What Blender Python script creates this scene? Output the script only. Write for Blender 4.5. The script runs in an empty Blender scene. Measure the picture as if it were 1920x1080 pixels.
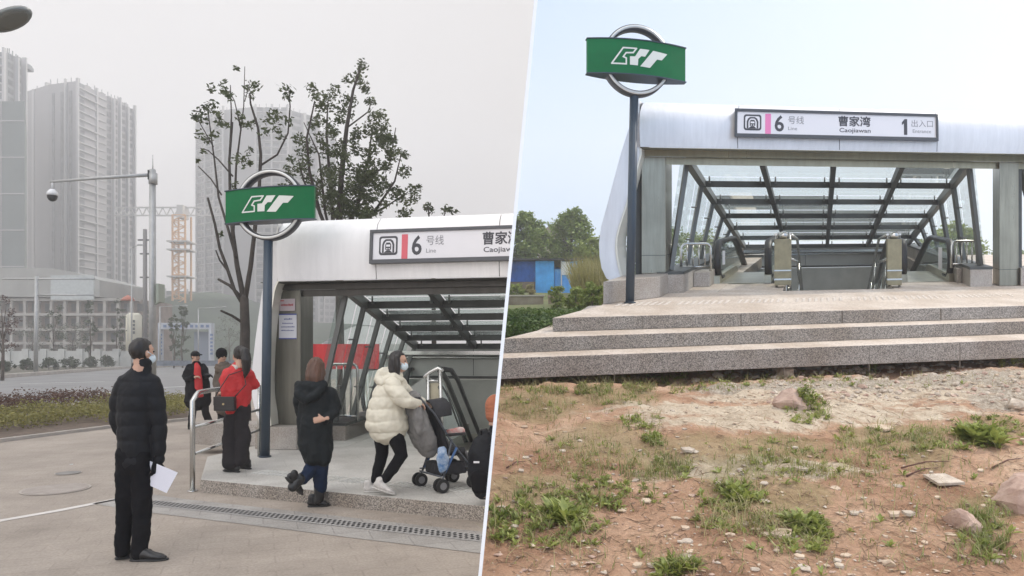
import bpy, bmesh, math, random
from mathutils import Vector, Matrix, noise
random.seed(7)
PI = math.pi
scene = bpy.context.scene
COL = scene.collection
F = 1300.0; HZ = 663.0; CAMZ = 1.62      # lens in pixels of the 1920 photo, eye level line, eye height

def at(px, py, Y):
    """a point of the place at distance Y along the view"""
    return Vector(((px-960)/F*Y, Y, CAMZ + (HZ-py)/F*Y))

# ------------------------------------------------------------------ materials
MATS = {}
def mat(name, col, rough=0.7, metal=0.0, var=0.0, vscale=5.0, bump=0.0, bscale=40.0, col2=None, spec=0.5, coat=0.0, trans=None):
    if name in MATS: return MATS[name]
    m = bpy.data.materials.new(name); m.use_nodes = True
    nt = m.node_tree; b = nt.nodes['Principled BSDF']
    b.inputs['Base Color'].default_value = (*col, 1)
    b.inputs['Roughness'].default_value = rough
    b.inputs['Metallic'].default_value = metal
    b.inputs['Specular IOR Level'].default_value = spec
    if coat: b.inputs['Coat Weight'].default_value = coat
    tc = nt.nodes.new('ShaderNodeTexCoord')
    if var > 0 or col2:
        n = nt.nodes.new('ShaderNodeTexNoise'); n.inputs['Scale'].default_value = vscale; n.inputs['Detail'].default_value = 6; n.inputs['Roughness'].default_value = .62
        nt.links.new(tc.outputs['Object'], n.inputs['Vector'])
        r = nt.nodes.new('ShaderNodeValToRGB')
        c2 = col2 if col2 else tuple(c*(1-var) for c in col)
        c1 = col if col2 else tuple(min(1, c*(1+var*.6)) for c in col)
        r.color_ramp.elements[0].position = .36; r.color_ramp.elements[0].color = (*c2, 1)
        r.color_ramp.elements[1].position = .64; r.color_ramp.elements[1].color = (*c1, 1)
        nt.links.new(n.outputs['Fac'], r.inputs['Fac']); nt.links.new(r.outputs['Color'], b.inputs['Base Color'])
    if bump > 0:
        n2 = nt.nodes.new('ShaderNodeTexNoise'); n2.inputs['Scale'].default_value = bscale; n2.inputs['Detail'].default_value = 5
        nt.links.new(tc.outputs['Object'], n2.inputs['Vector'])
        bp = nt.nodes.new('ShaderNodeBump'); bp.inputs['Strength'].default_value = bump; bp.inputs['Distance'].default_value = .01
        nt.links.new(n2.outputs['Fac'], bp.inputs['Height']); nt.links.new(bp.outputs['Normal'], b.inputs['Normal'])
    MATS[name] = m
    return m

def granite(name, base, dark, light, scale=160):
    m = bpy.data.materials.new(name); m.use_nodes = True; nt = m.node_tree; b = nt.nodes['Principled BSDF']
    b.inputs['Roughness'].default_value = .6
    tc = nt.nodes.new('ShaderNodeTexCoord')
    v = nt.nodes.new('ShaderNodeTexVoronoi'); v.inputs['Scale'].default_value = scale*.45
    n = nt.nodes.new('ShaderNodeTexNoise'); n.inputs['Scale'].default_value = scale*.35; n.inputs['Detail'].default_value = 4
    big = nt.nodes.new('ShaderNodeTexNoise'); big.inputs['Scale'].default_value = 1.7; big.inputs['Detail'].default_value = 5
    for x in (v, n, big): nt.links.new(tc.outputs['Object'], x.inputs['Vector'])
    sep = nt.nodes.new('ShaderNodeSeparateColor'); nt.links.new(v.outputs['Color'], sep.inputs['Color'])
    mx = nt.nodes.new('ShaderNodeMath'); mx.operation = 'MULTIPLY_ADD'; mx.inputs[1].default_value = .55
    nt.links.new(sep.outputs['Red'], mx.inputs[0])
    sc = nt.nodes.new('ShaderNodeMath'); sc.operation = 'MULTIPLY'; sc.inputs[1].default_value = .45
    nt.links.new(n.outputs['Fac'], sc.inputs[0]); nt.links.new(sc.outputs[0], mx.inputs[2])
    r = nt.nodes.new('ShaderNodeValToRGB'); e = r.color_ramp.elements
    e[0].position = .22; e[0].color = (*dark, 1); e[1].position = .78; e[1].color = (*light, 1)
    k = r.color_ramp.elements.new(.5); k.color = (*base, 1)
    nt.links.new(mx.outputs[0], r.inputs['Fac'])
    r2 = nt.nodes.new('ShaderNodeValToRGB'); r2.color_ramp.elements[0].position = .35; r2.color_ramp.elements[0].color = (.72, .66, .6, 1)
    r2.color_ramp.elements[1].position = .65; r2.color_ramp.elements[1].color = (1, 1, 1, 1)
    nt.links.new(big.outputs['Fac'], r2.inputs['Fac'])
    mm = nt.nodes.new('ShaderNodeMixRGB'); mm.blend_type = 'MULTIPLY'; mm.inputs['Fac'].default_value = .8
    nt.links.new(r.outputs['Color'], mm.inputs['Color1']); nt.links.new(r2.outputs['Color'], mm.inputs['Color2'])
    nt.links.new(mm.outputs['Color'], b.inputs['Base Color'])
    MATS[name] = m; return m

def glass_mat(name, tint=(.86, .93, .9), refl=.12, rough=.03, dirt=.12, fk=.9):
    m = bpy.data.materials.new(name); m.use_nodes = True; nt = m.node_tree
    nt.nodes.remove(nt.nodes['Principled BSDF']); out = nt.nodes['Material Output']
    t = nt.nodes.new('ShaderNodeBsdfTransparent'); t.inputs['Color'].default_value = (*tint, 1)
    g = nt.nodes.new('ShaderNodeBsdfGlossy'); g.inputs['Roughness'].default_value = rough; g.inputs['Color'].default_value = (.9, .95, .93, 1)
    fr = nt.nodes.new('ShaderNodeFresnel'); fr.inputs['IOR'].default_value = 1.45
    ad = nt.nodes.new('ShaderNodeMath'); ad.operation = 'MULTIPLY_ADD'; ad.inputs[1].default_value = fk; ad.inputs[2].default_value = refl*.3
    nt.links.new(fr.outputs[0], ad.inputs[0])
    mx = nt.nodes.new('ShaderNodeMixShader'); nt.links.new(ad.outputs[0], mx.inputs['Fac'])
    nt.links.new(t.outputs[0], mx.inputs[1]); nt.links.new(g.outputs[0], mx.inputs[2])
    d = nt.nodes.new('ShaderNodeBsdfDiffuse'); d.inputs['Color'].default_value = (.62, .7, .67, 1)
    tr = nt.nodes.new('ShaderNodeBsdfTranslucent'); tr.inputs['Color'].default_value = (.75, .85, .82, 1)
    dm = nt.nodes.new('ShaderNodeMixShader'); nt.links.new(d.outputs[0], dm.inputs[1]); nt.links.new(tr.outputs[0], dm.inputs[2])
    tc = nt.nodes.new('ShaderNodeTexCoord'); n = nt.nodes.new('ShaderNodeTexNoise'); n.inputs['Scale'].default_value = 2.5; n.inputs['Detail'].default_value = 6
    nt.links.new(tc.outputs['Object'], n.inputs['Vector'])
    mr = nt.nodes.new('ShaderNodeMapRange'); mr.inputs[1].default_value = .3; mr.inputs[2].default_value = .75; mr.inputs[3].default_value = dirt*.4; mr.inputs[4].default_value = dirt*1.8
    nt.links.new(n.outputs['Fac'], mr.inputs[0])
    m2 = nt.nodes.new('ShaderNodeMixShader'); nt.links.new(mr.outputs[0], m2.inputs['Fac'])
    nt.links.new(mx.outputs[0], m2.inputs[1]); nt.links.new(dm.outputs[0], m2.inputs[2])
    nt.links.new(m2.outputs[0], out.inputs['Surface'])
    MATS[name] = m; return m

def leaf_mat(name, c1, c2, scale=1.5):
    m = bpy.data.materials.new(name); m.use_nodes = True; nt = m.node_tree; b = nt.nodes['Principled BSDF']
    b.inputs['Roughness'].default_value = .55
    tc = nt.nodes.new('ShaderNodeTexCoord'); n = nt.nodes.new('ShaderNodeTexNoise'); n.inputs['Scale'].default_value = scale; n.inputs['Detail'].default_value = 8; n.inputs['Roughness'].default_value = .8
    nt.links.new(tc.outputs['Object'], n.inputs['Vector'])
    r = nt.nodes.new('ShaderNodeValToRGB'); r.color_ramp.elements[0].position = .35; r.color_ramp.elements[0].color = (*c1, 1)
    r.color_ramp.elements[1].position = .66; r.color_ramp.elements[1].color = (*c2, 1)
    nt.links.new(n.outputs['Fac'], r.inputs['Fac']); nt.links.new(r.outputs['Color'], b.inputs['Base Color'])
    tr = nt.nodes.new('ShaderNodeBsdfTranslucent'); nt.links.new(r.outputs['Color'], tr.inputs['Color'])
    mx = nt.nodes.new('ShaderNodeMixShader'); mx.inputs['Fac'].default_value = .3
    nt.links.new(b.outputs[0], mx.inputs[1]); nt.links.new(tr.outputs[0], mx.inputs[2]); nt.links.new(mx.outputs[0], nt.nodes['Material Output'].inputs['Surface'])
    MATS[name] = m; return m

# ------------------------------------------------------------------ mesh builder
class MB:
    def __init__(s): s.v = []; s.f = []; s.smooth = []
    def add(s, vs, fs, smooth=False):
        o = len(s.v); s.v += [Vector(p) for p in vs]
        for f in fs: s.f.append(tuple(i+o for i in f)); s.smooth.append(smooth)
        return s
    def box(s, a, b, T=None):
        (x0, y0, z0), (x1, y1, z1) = a, b
        P = [(x0,y0,z0),(x1,y0,z0),(x1,y1,z0),(x0,y1,z0),(x0,y0,z1),(x1,y0,z1),(x1,y1,z1),(x0,y1,z1)]
        if T: P = [T(*p) for p in P]
        return s.add(P, [(0,3,2,1),(4,5,6,7),(0,1,5,4),(1,2,6,5),(2,3,7,6),(3,0,4,7)])
    def bar(s, p, q, w, d, side=None):
        """square bar between two points, w across 'side', d the other way"""
        p = Vector(p); q = Vector(q); t = (q-p).normalized()
        sd = Vector(side) if side else Vector((1,0,0))
        if abs(sd.normalized().dot(t)) > .98: sd = Vector((0,1,0))
        a = (sd - t*sd.dot(t)).normalized(); b = t.cross(a)
        P = []
        for c in (p, q):
            for (i, j) in ((-1,-1),(1,-1),(1,1),(-1,1)): P.append(c + a*i*w/2 + b*j*d/2)
        return s.add(P, [(0,3,2,1),(4,5,6,7),(0,1,5,4),(1,2,6,5),(2,3,7,6),(3,0,4,7)])
    def tube(s, pts, r, n=10, ref=None, closed=False, caps=True, smooth=True):
        """tapered tube; r a number, a list, or a list of (r1, r2); rounded ends when caps == 'round'"""
        pts = [Vector(p) for p in pts]
        R = list(r) if isinstance(r, (list, tuple)) else [r]*len(pts)
        R = [x if isinstance(x, (list, tuple)) else (x, x) for x in R]
        if caps == 'round':
            t0 = (pts[0]-pts[1]).normalized(); t1 = (pts[-1]-pts[-2]).normalized()
            P0, P1, R0, R1 = [], [], [], []
            m0 = min(R[0]); m1 = min(R[-1])
            for k in (85, 60, 30):
                c, sn = math.cos(math.radians(k)), math.sin(math.radians(k))
                P0.append(pts[0]+t0*m0*sn); R0.append((R[0][0]*c, R[0][1]*c))
                P1.insert(0, pts[-1]+t1*m1*sn); R1.insert(0, (R[-1][0]*c, R[-1][1]*c))
            pts = P0+pts+P1; R = R0+R+R1
        N = len(pts); vs = []
        rf = Vector(ref) if ref else None
        prev = None
        for i, p in enumerate(pts):
            if closed: t = (pts[(i+1) % N]-pts[i-1]).normalized()
            else: t = ((pts[min(i+1, N-1)]-pts[max(i-1, 0)])).normalized()
            if rf is not None: a = rf - t*rf.dot(t)
            elif prev is not None: a = prev - t*prev.dot(t)
            else: a = Vector((1,0,0)) - t*t.x
            if a.length < .15:
                a = Vector((0,1,0)) - t*t.y if prev is None else prev - t*prev.dot(t)
            a.normalize(); prev = a; b = t.cross(a)
            for k in range(n):
                q = 2*PI*k/n
                vs.append(p + a*R[i][0]*math.cos(q) + b*R[i][1]*math.sin(q))
        fs = []
        M = N if closed else N-1
        for i in range(M):
            for k in range(n):
                j = (i+1) % N
                fs.append((i*n+k, i*n+(k+1) % n, j*n+(k+1) % n, j*n+k))
        s.add(vs, fs, smooth)
        if not closed and caps:
            o = len(s.v)-len(vs)
            s.f.append(tuple(o+k for k in reversed(range(n)))); s.smooth.append(False)
            s.f.append(tuple(o+(N-1)*n+k for k in range(n))); s.smooth.append(False)
        return s
    def ball(s, c, r, n=12, m=8, rot=None, smooth=True, fn=None):
        c = Vector(c); rx, ry, rz = (r if isinstance(r, (tuple, list)) else (r, r, r))
        vs = [Vector((0,0,-rz))]
        for j in range(1, m):
            ph = -PI/2+PI*j/m
            for k in range(n):
                q = 2*PI*k/n; vs.append(Vector((rx*math.cos(ph)*math.cos(q), ry*math.cos(ph)*math.sin(q), rz*math.sin(ph))))
        vs.append(Vector((0,0,rz)))
        if fn: vs = [fn(v) for v in vs]
        if rot is not None: vs = [rot @ v for v in vs]
        vs = [c+v for v in vs]
        fs = [(0, 1+(k+1) % n, 1+k) for k in range(n)]
        for j in range(m-2):
            for k in range(n):
                a = 1+j*n
                fs.append((a+k, a+(k+1) % n, a+n+(k+1) % n, a+n+k))
        a = 1+(m-2)*n
        fs += [(a+k, a+(k+1) % n, len(vs)-1) for k in range(n)]
        return s.add(vs, fs, smooth)
    def prism(s, poly, f0, f1, smooth=False):
        """poly: list of 2-tuples; f0/f1 map them to the two ends"""
        n = len(poly); A = [Vector(f0(*p)) for p in poly]; B = [Vector(f1(*p)) for p in poly]
        o = len(s.v); s.v += A+B
        s.f.append(tuple(o+i for i in range(n))); s.smooth.append(False)
        s.f.append(tuple(o+n+i for i in reversed(range(n)))); s.smooth.append(False)
        for i in range(n):
            j = (i+1) % n
            s.f.append((o+j, o+i, o+n+i, o+n+j)); s.smooth.append(smooth)
        return s
    def merge(s, o): return s.add(o.v, o.f, False) if not o.smooth or not o.smooth[0] else s.add(o.v, o.f, True)
    def xform(s, fn): s.v = [Vector(fn(p)) for p in s.v]; return s

def wloc(o):
    L = Vector((0,0,0))
    while o is not None: L += o.location; o = o.parent
    return L

# the two halves of the place meet at this plane (the face of the added dividing wall)
PLN = Vector((1, .01497, -.0972)).normalized(); PLP = Vector((0, 0, CAMZ))
def side(p): return (Vector(p)-PLP).dot(PLN)

def build(name, mb, m, parent=None, base=None, bevel=0, clip=0, smooth=None, auto=0):
    """link an MB (world coordinates) as ONE mesh object"""
    me = bpy.data.meshes.new(name)
    off = wloc(parent) if parent is not None else (Vector(base) if base is not None else Vector((0,0,0)))
    me.from_pydata([v-off for v in mb.v], [], mb.f); me.validate(clean_customdata=False)
    if len(mb.smooth) == len(me.polygons): me.polygons.foreach_set('use_smooth', [bool(x) for x in mb.smooth])
    o = bpy.data.objects.new(name, me); COL.objects.link(o)
    if parent is not None: o.parent = parent
    else: o.location = off
    bm = bmesh.new(); bm.from_mesh(me)
    bmesh.ops.recalc_face_normals(bm, faces=bm.faces)
    if bevel:
        ed = [e for e in bm.edges if len(e.link_faces) == 2 and e.calc_face_angle(0) > .5]
        bmesh.ops.bevel(bm, geom=ed, offset=bevel, segments=2, affect='EDGES', profile=.6, clamp_overlap=True)
    if clip:
        n = PLN*clip
        r = bmesh.ops.bisect_plane(bm, geom=bm.verts[:]+bm.edges[:]+bm.faces[:], plane_co=PLP-off, plane_no=n, clear_outer=True)
        eds = [g for g in r['geom_cut'] if isinstance(g, bmesh.types.BMEdge) and g.is_boundary]
        if eds:
            try: bmesh.ops.holes_fill(bm, edges=eds)
            except Exception: pass
    bm.to_mesh(me); bm.free()
    if smooth is not None: me.polygons.foreach_set('use_smooth', [smooth]*len(me.polygons))
    if auto:
        me.polygons.foreach_set('use_smooth', [True]*len(me.polygons)); me.set_sharp_from_angle(angle=auto)
    me.materials.append(m)
    return o

def tag(o, label=None, cat=None, group=None, kind=None):
    if label: o['label'] = label
    if cat: o['category'] = cat
    if group: o['group'] = group
    if kind: o['kind'] = kind
    return o
def thing(name, label, cat, loc=(0,0,0), group=None):
    o = bpy.data.objects.new(name, None); COL.objects.link(o); o.location = loc; o.empty_display_size = .2
    return tag(o, label, cat, group)
def solid(name, mb, m, label, cat, base=None, group=None, **k):
    if base is None:
        n = len(mb.v); zs = min(v.z for v in mb.v)
        base = (sum(v.x for v in mb.v)/n, sum(v.y for v in mb.v)/n, zs)
    return tag(build(name, mb, m, base=base, **k), label, cat, group)
def struct(name, mb, m, **k): return tag(build(name, mb, m, **k), kind='structure')

def cull(mb, clip):
    """drop loose leaves etc. that lie past the partition"""
    keepf = []; sm = []
    for f, q in zip(mb.f, mb.smooth):
        if all(side(mb.v[i])*clip < 0 for i in f): keepf.append(f); sm.append(q)
    mb.f = keepf; mb.smooth = sm
    return mb

def text_mb(body, x0, x1, y0, y1, T, ext=.003, bold=0.0):
    cu = bpy.data.curves.new('writing', 'FONT'); cu.body = body; cu.size = 1; cu.extrude = 0; cu.offset = bold; cu.resolution_u = 3
    o = bpy.data.objects.new('writing', cu); COL.objects.link(o)
    dg = bpy.context.evaluated_depsgraph_get(); dg.update()
    me = bpy.data.meshes.new_from_object(o.evaluated_get(dg))
    vs = [v.co.copy() for v in me.vertices]; fs = [tuple(p.vertices) for p in me.polygons]
    bpy.data.objects.remove(o); bpy.data.curves.remove(cu); bpy.data.meshes.remove(me)
    ax, bx = min(v.x for v in vs), max(v.x for v in vs); ay, by = min(v.y for v in vs), max(v.y for v in vs)
    mb = MB()
    mb.add([T(x0+(v.x-ax)/(bx-ax)*(x1-x0), y0+(v.y-ay)/(by-ay)*(y1-y0), ext) for v in vs], fs)
    return mb

# ------------------------------------------------------------------ camera, sun, sky
cam = bpy.data.cameras.new('camera'); co = bpy.data.objects.new('camera', cam); COL.objects.link(co)
co.location = (0, 0, CAMZ); co.rotation_euler = (PI/2, 0, 0)
cam.sensor_width = 36; cam.lens = 36*F/1920; cam.shift_y = (HZ-540)/1920; cam.clip_end = 3000; cam.clip_start = .05
scene.camera = co
SUN_EL, SUN_AZ = math.radians(50), math.radians(78)      # azimuth clockwise from +Y
sd = Vector((math.sin(SUN_AZ)*math.cos(SUN_EL), math.cos(SUN_AZ)*math.cos(SUN_EL), math.sin(SUN_EL)))
sl = bpy.data.lights.new('sun', 'SUN'); so = bpy.data.objects.new('sun', sl); COL.objects.link(so)
so.rotation_euler = sd.to_track_quat('Z', 'Y').to_euler(); so.location = sd*50
sl.energy = 3.0; sl.angle = math.radians(2); sl.color = (1, .92, .80)

w = bpy.data.worlds.new('World'); scene.world = w; w.use_nodes = True; nt = w.node_tree
bg = nt.nodes['Background']
tc = nt.nodes.new('ShaderNodeTexCoord')
sky = nt.nodes.new('ShaderNodeTexSky'); sky.sky_type = 'NISHITA'; sky.sun_disc = False; sky.sun_elevation = SUN_EL; sky.sun_rotation = SUN_AZ
sky.air_density = 1.2; sky.dust_density = 4.5; sky.ozone_density = 1.0
sc_ = nt.nodes.new('ShaderNodeVectorMath'); sc_.operation = 'SCALE'; sc_.inputs['Scale'].default_value = SKY_S if 'SKY_S' in globals() else .75
nt.links.new(sky.outputs[0], sc_.inputs[0])
# thin bright summer haze over the clear sky on the sunny side
addw = nt.nodes.new('ShaderNodeVectorMath'); addw.operation = 'ADD'; addw.inputs[1].default_value = (1.2, 2.8, 5.2)
nt.links.new(sc_.outputs[0], addw.inputs[0])
sepx = nt.nodes.new('ShaderNodeSeparateXYZ'); nt.links.new(tc.outputs['Generated'], sepx.inputs[0])
glx = nt.nodes.new('ShaderNodeMapRange'); glx.inputs[1].default_value = .0; glx.inputs[2].default_value = .6; glx.inputs[3].default_value = 0; glx.inputs[4].default_value = 1; nt.links.new(sepx.outputs['X'], glx.inputs[0])
glv = nt.nodes.new('ShaderNodeVectorMath'); glv.operation = 'SCALE'; glv.inputs[0].default_value = (2.2, 1.8, 1.2); nt.links.new(glx.outputs[0], glv.inputs['Scale'])
add2 = nt.nodes.new('ShaderNodeVectorMath'); add2.operation = 'ADD'; nt.links.new(addw.outputs[0], add2.inputs[0]); nt.links.new(glv.outputs[0], add2.inputs[1])
bkr = nt.nodes.new('ShaderNodeMapRange'); bkr.inputs[1].default_value = .1; bkr.inputs[2].default_value = -.8; bkr.inputs[3].default_value = 1; bkr.inputs[4].default_value = 1.25; nt.links.new(sepx.outputs['Y'], bkr.inputs[0])  # sky boosted behind the camera as added fill for the fascia
addw = nt.nodes.new('ShaderNodeVectorMath'); addw.operation = 'SCALE'; nt.links.new(add2.outputs[0], addw.inputs[0]); nt.links.new(bkr.outputs[0], addw.inputs['Scale'])
# closed grey overcast on the other side
sepd = nt.nodes.new('ShaderNodeSeparateXYZ'); nt.links.new(tc.outputs['Generated'], sepd.inputs[0])
rg = nt.nodes.new('ShaderNodeValToRGB'); e = rg.color_ramp.elements
e[0].position = 0; e[0].color = (.345, .328, .328, 1); e[1].position = .5; e[1].color = (.385, .377, .377, 1); k_ = e.new(1.0); k_.color = (.86, .85, .84, 1)
nt.links.new(sepd.outputs['Z'], rg.inputs['Fac'])
nn = nt.nodes.new('ShaderNodeTexNoise'); nn.inputs['Scale'].default_value = 2.2; nn.inputs['Detail'].default_value = 3
nt.links.new(tc.outputs['Generated'], nn.inputs['Vector'])
mrn = nt.nodes.new('ShaderNodeMapRange'); mrn.inputs[3].default_value = 19.2; mrn.inputs[4].default_value = 20.8
nt.links.new(nn.outputs['Fac'], mrn.inputs[0])
# overcast boosted behind the camera as added fill for the canopy front
bkm = nt.nodes.new('ShaderNodeMapRange'); bkm.inputs[1].default_value = .1; bkm.inputs[2].default_value = -.8; bkm.inputs[3].default_value = 1; bkm.inputs[4].default_value = 2.5; nt.links.new(sepd.outputs['Y'], bkm.inputs[0])
bkx = nt.nodes.new('ShaderNodeMath'); bkx.operation = 'MULTIPLY'; nt.links.new(bkm.outputs[0], bkx.inputs[0]); nt.links.new(mrn.outputs[0], bkx.inputs[1])
scl = nt.nodes.new('ShaderNodeVectorMath'); scl.operation = 'SCALE'; nt.links.new(rg.outputs[0], scl.inputs[0]); nt.links.new(bkx.outputs[0], scl.inputs['Scale'])
dt = nt.nodes.new('ShaderNodeVectorMath'); dt.operation = 'DOT_PRODUCT'; dt.inputs[1].default_value = PLN
nt.links.new(tc.outputs['Generated'], dt.inputs[0])
gt = nt.nodes.new('ShaderNodeMath'); gt.operation = 'GREATER_THAN'; gt.inputs[1].default_value = 0
nt.links.new(dt.outputs['Value'], gt.inputs[0])
mxs = nt.nodes.new('ShaderNodeMix'); mxs.data_type = 'VECTOR'
nt.links.new(gt.outputs[0], mxs.inputs['Factor']); nt.links.new(scl.outputs[0], mxs.inputs[4]); nt.links.new(addw.outputs[0], mxs.inputs[5])
nt.links.new(mxs.outputs[1], bg.inputs['Color']); bg.inputs['Strength'].default_value = .1
scene.view_settings.view_transform = 'Standard'; scene.view_settings.look = 'None'; scene.view_settings.gamma = 1; scene.view_settings.exposure = .12
cy = scene.cycles; cy.use_denoising = True; cy.max_bounces = 8; cy.transparent_max_bounces = 24; cy.volume_bounces = 1; cy.caustics_reflective = False; cy.caustics_refractive = False; cy.use_adaptive_sampling = True; cy.adaptive_threshold = .015
# ------------------------------------------------------------------ wall added as the white dividing line, made tall to shade the grey half
def line_px(py): return 1005 - .0972*py
def build_shade_wall():
    mb = MB()
    hw = 3.3/F        # half thickness grows with distance: 7 mm at the near edge, solid wall far off
    Y0, Y1 = 2.75, 420
    def pt(Y, z, s): return Vector((-.01497*Y + .0972*(z-CAMZ) + s*hw*Y*(1 if Y < 5 else .93), Y, z))
    zb, zt0, zt1 = -.4, 3.6, 150
    prof = [(Y0, zb), (Y0, zt0), (9, 9.5), (40, 60), (90, 150), (Y1, 150), (Y1, zb)]
    n = len(prof)
    vs = [pt(y, z, -1) for y, z in prof] + [pt(y, z, 1) for y, z in prof]
    fs = [tuple(range(n)), tuple(reversed(range(n, 2*n)))] + [(i, (i+1) % n, n+(i+1) % n, n+i) for i in range(n)]
    mb.add(vs, fs)
    solid('added_shade_wall', mb, mat('white_paint', (.93, .93, .93), .8), 'plain white slanting wall added edge on between the two station entrances, its height shading the grey half', 'wall', base=(0, Y0, 0))
build_shade_wall()

# ------------------------------------------------------------------ frames of the two entrances
class Frame:
    def __init__(s, O, U, V): s.O = Vector(O); s.U = Vector(U); s.V = Vector(V); s.W = Vector((0,0,1)); s.M = None
    def __call__(s, u, v, h=0): return s.O + s.U*u + s.V*v + s.W*h
    def solve(s, px, py, a, b, fixed):
        ray = Vector(((px-960)/F, 1, (HZ-py)/F)); cam_ = Vector((0, 0, CAMZ))
        M = Matrix((tuple(ray), tuple(-a), tuple(-b))).transposed()
        r = M.inverted() @ (fixed - cam_)
        return r[1], r[2]
    def uh(s, px, py, v): return s.solve(px, py, s.U, s.W, s.O+s.V*v)
    def uv(s, px, py, h): return s.solve(px, py, s.U, s.V, s.O+s.W*h)
KR = .2023
def zR(y, h=0): return .29 + KR*y + h
FR = Frame((2.527, 11.527, zR(11.527)), (.985, .174, .174*KR), (.442, 1, KR))
FL = Frame((-3.77, 10.95, .15), (.983, -.183, 0), (.108, 1, 0))

def clad(name, col, rough, metal, streak):
    m = mat(name, col, rough, metal); nt = m.node_tree; b = nt.nodes['Principled BSDF']; tc = nt.nodes.new('ShaderNodeTexCoord')
    mp = nt.nodes.new('ShaderNodeMapping'); mp.inputs['Scale'].default_value = (7, 7, .5); nt.links.new(tc.outputs['Object'], mp.inputs[0])
    n = nt.nodes.new('ShaderNodeTexNoise'); n.inputs['Scale'].default_value = 1.6; n.inputs['Detail'].default_value = 7; n.inputs['Roughness'].default_value = .7; nt.links.new(mp.outputs[0], n.inputs['Vector'])
    n2 = nt.nodes.new('ShaderNodeTexNoise'); n2.inputs['Scale'].default_value = 1.1; n2.inputs['Detail'].default_value = 5; nt.links.new(tc.outputs['Object'], n2.inputs['Vector'])
    ml = nt.nodes.new('ShaderNodeMath'); ml.operation = 'MULTIPLY'; nt.links.new(n.outputs['Fac'], ml.inputs[0]); nt.links.new(n2.outputs['Fac'], ml.inputs[1])
    r = nt.nodes.new('ShaderNodeValToRGB'); r.color_ramp.elements[0].position = .12; r.color_ramp.elements[0].color = (*[c*(1-streak) for c in col], 1); r.color_ramp.elements[1].position = .36; r.color_ramp.elements[1].color = (*col, 1)
    nt.links.new(ml.outputs[0], r.inputs['Fac']); nt.links.new(r.outputs[0], b.inputs['Base Color'])
    mr = nt.nodes.new('ShaderNodeMapRange'); mr.inputs[3].default_value = rough+.15; mr.inputs[4].default_value = max(.12, rough-.12); nt.links.new(n.outputs['Fac'], mr.inputs[0]); nt.links.new(mr.outputs[0], b.inputs['Roughness'])
    return m
M_white = clad('white_cladding', (.74, .745, .775), .34, .3, .16)
M_whiteL = clad('matt_white_cladding', (.90, .885, .88), .5, .0, .12)
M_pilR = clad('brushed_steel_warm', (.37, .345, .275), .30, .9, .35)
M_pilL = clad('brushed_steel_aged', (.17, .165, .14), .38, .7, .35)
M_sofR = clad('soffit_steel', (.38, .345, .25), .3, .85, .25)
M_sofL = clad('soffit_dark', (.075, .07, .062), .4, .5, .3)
M_white2 = mat('white_cladding_lip', (.72, .70, .62), .4, .2)
M_steel = mat('brushed_steel', (.44, .41, .325), .38, .85, var=.12, vscale=3)
M_steel_d = mat('dull_steel', (.42, .39, .29), .4, .5, var=.2, vscale=3)
M_frame = mat('dark_frame', (.065, .068, .066), .5, .3, var=.2, vscale=4)
M_mull = mat('grey_mullion', (.15, .155, .15), .45, .5)
M_bright = mat('stainless', (.55, .55, .53), .25, .95)
M_rubber = mat('black_rubber', (.015, .015, .017), .45)
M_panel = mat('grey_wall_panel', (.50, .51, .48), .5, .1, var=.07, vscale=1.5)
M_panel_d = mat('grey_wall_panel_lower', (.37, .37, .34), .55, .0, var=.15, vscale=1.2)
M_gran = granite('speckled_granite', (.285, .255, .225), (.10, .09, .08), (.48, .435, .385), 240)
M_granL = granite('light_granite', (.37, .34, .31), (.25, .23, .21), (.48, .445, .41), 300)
M_sunpave = granite('sunlit_paving_stone', (.56, .49, .425), (.44, .38, .325), (.64, .57, .50), 110)
M_glass = glass_mat('canopy_glass', (.93, .975, .955), .08, .03, .07)
M_glassD = glass_mat('dusty_canopy_glass', (.70, .78, .75), .10, .03, .2)
M_glassS = glass_mat('side_glass', (.94, .98, .965), .08, .03, .06, .3)
M_glassSD = glass_mat('dusty_side_glass', (.80, .87, .84), .12, .03, .12, .4)
M_glassB = glass_mat('balustrade_glass', (.8, .87, .84), .2, .03, .08)

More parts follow.
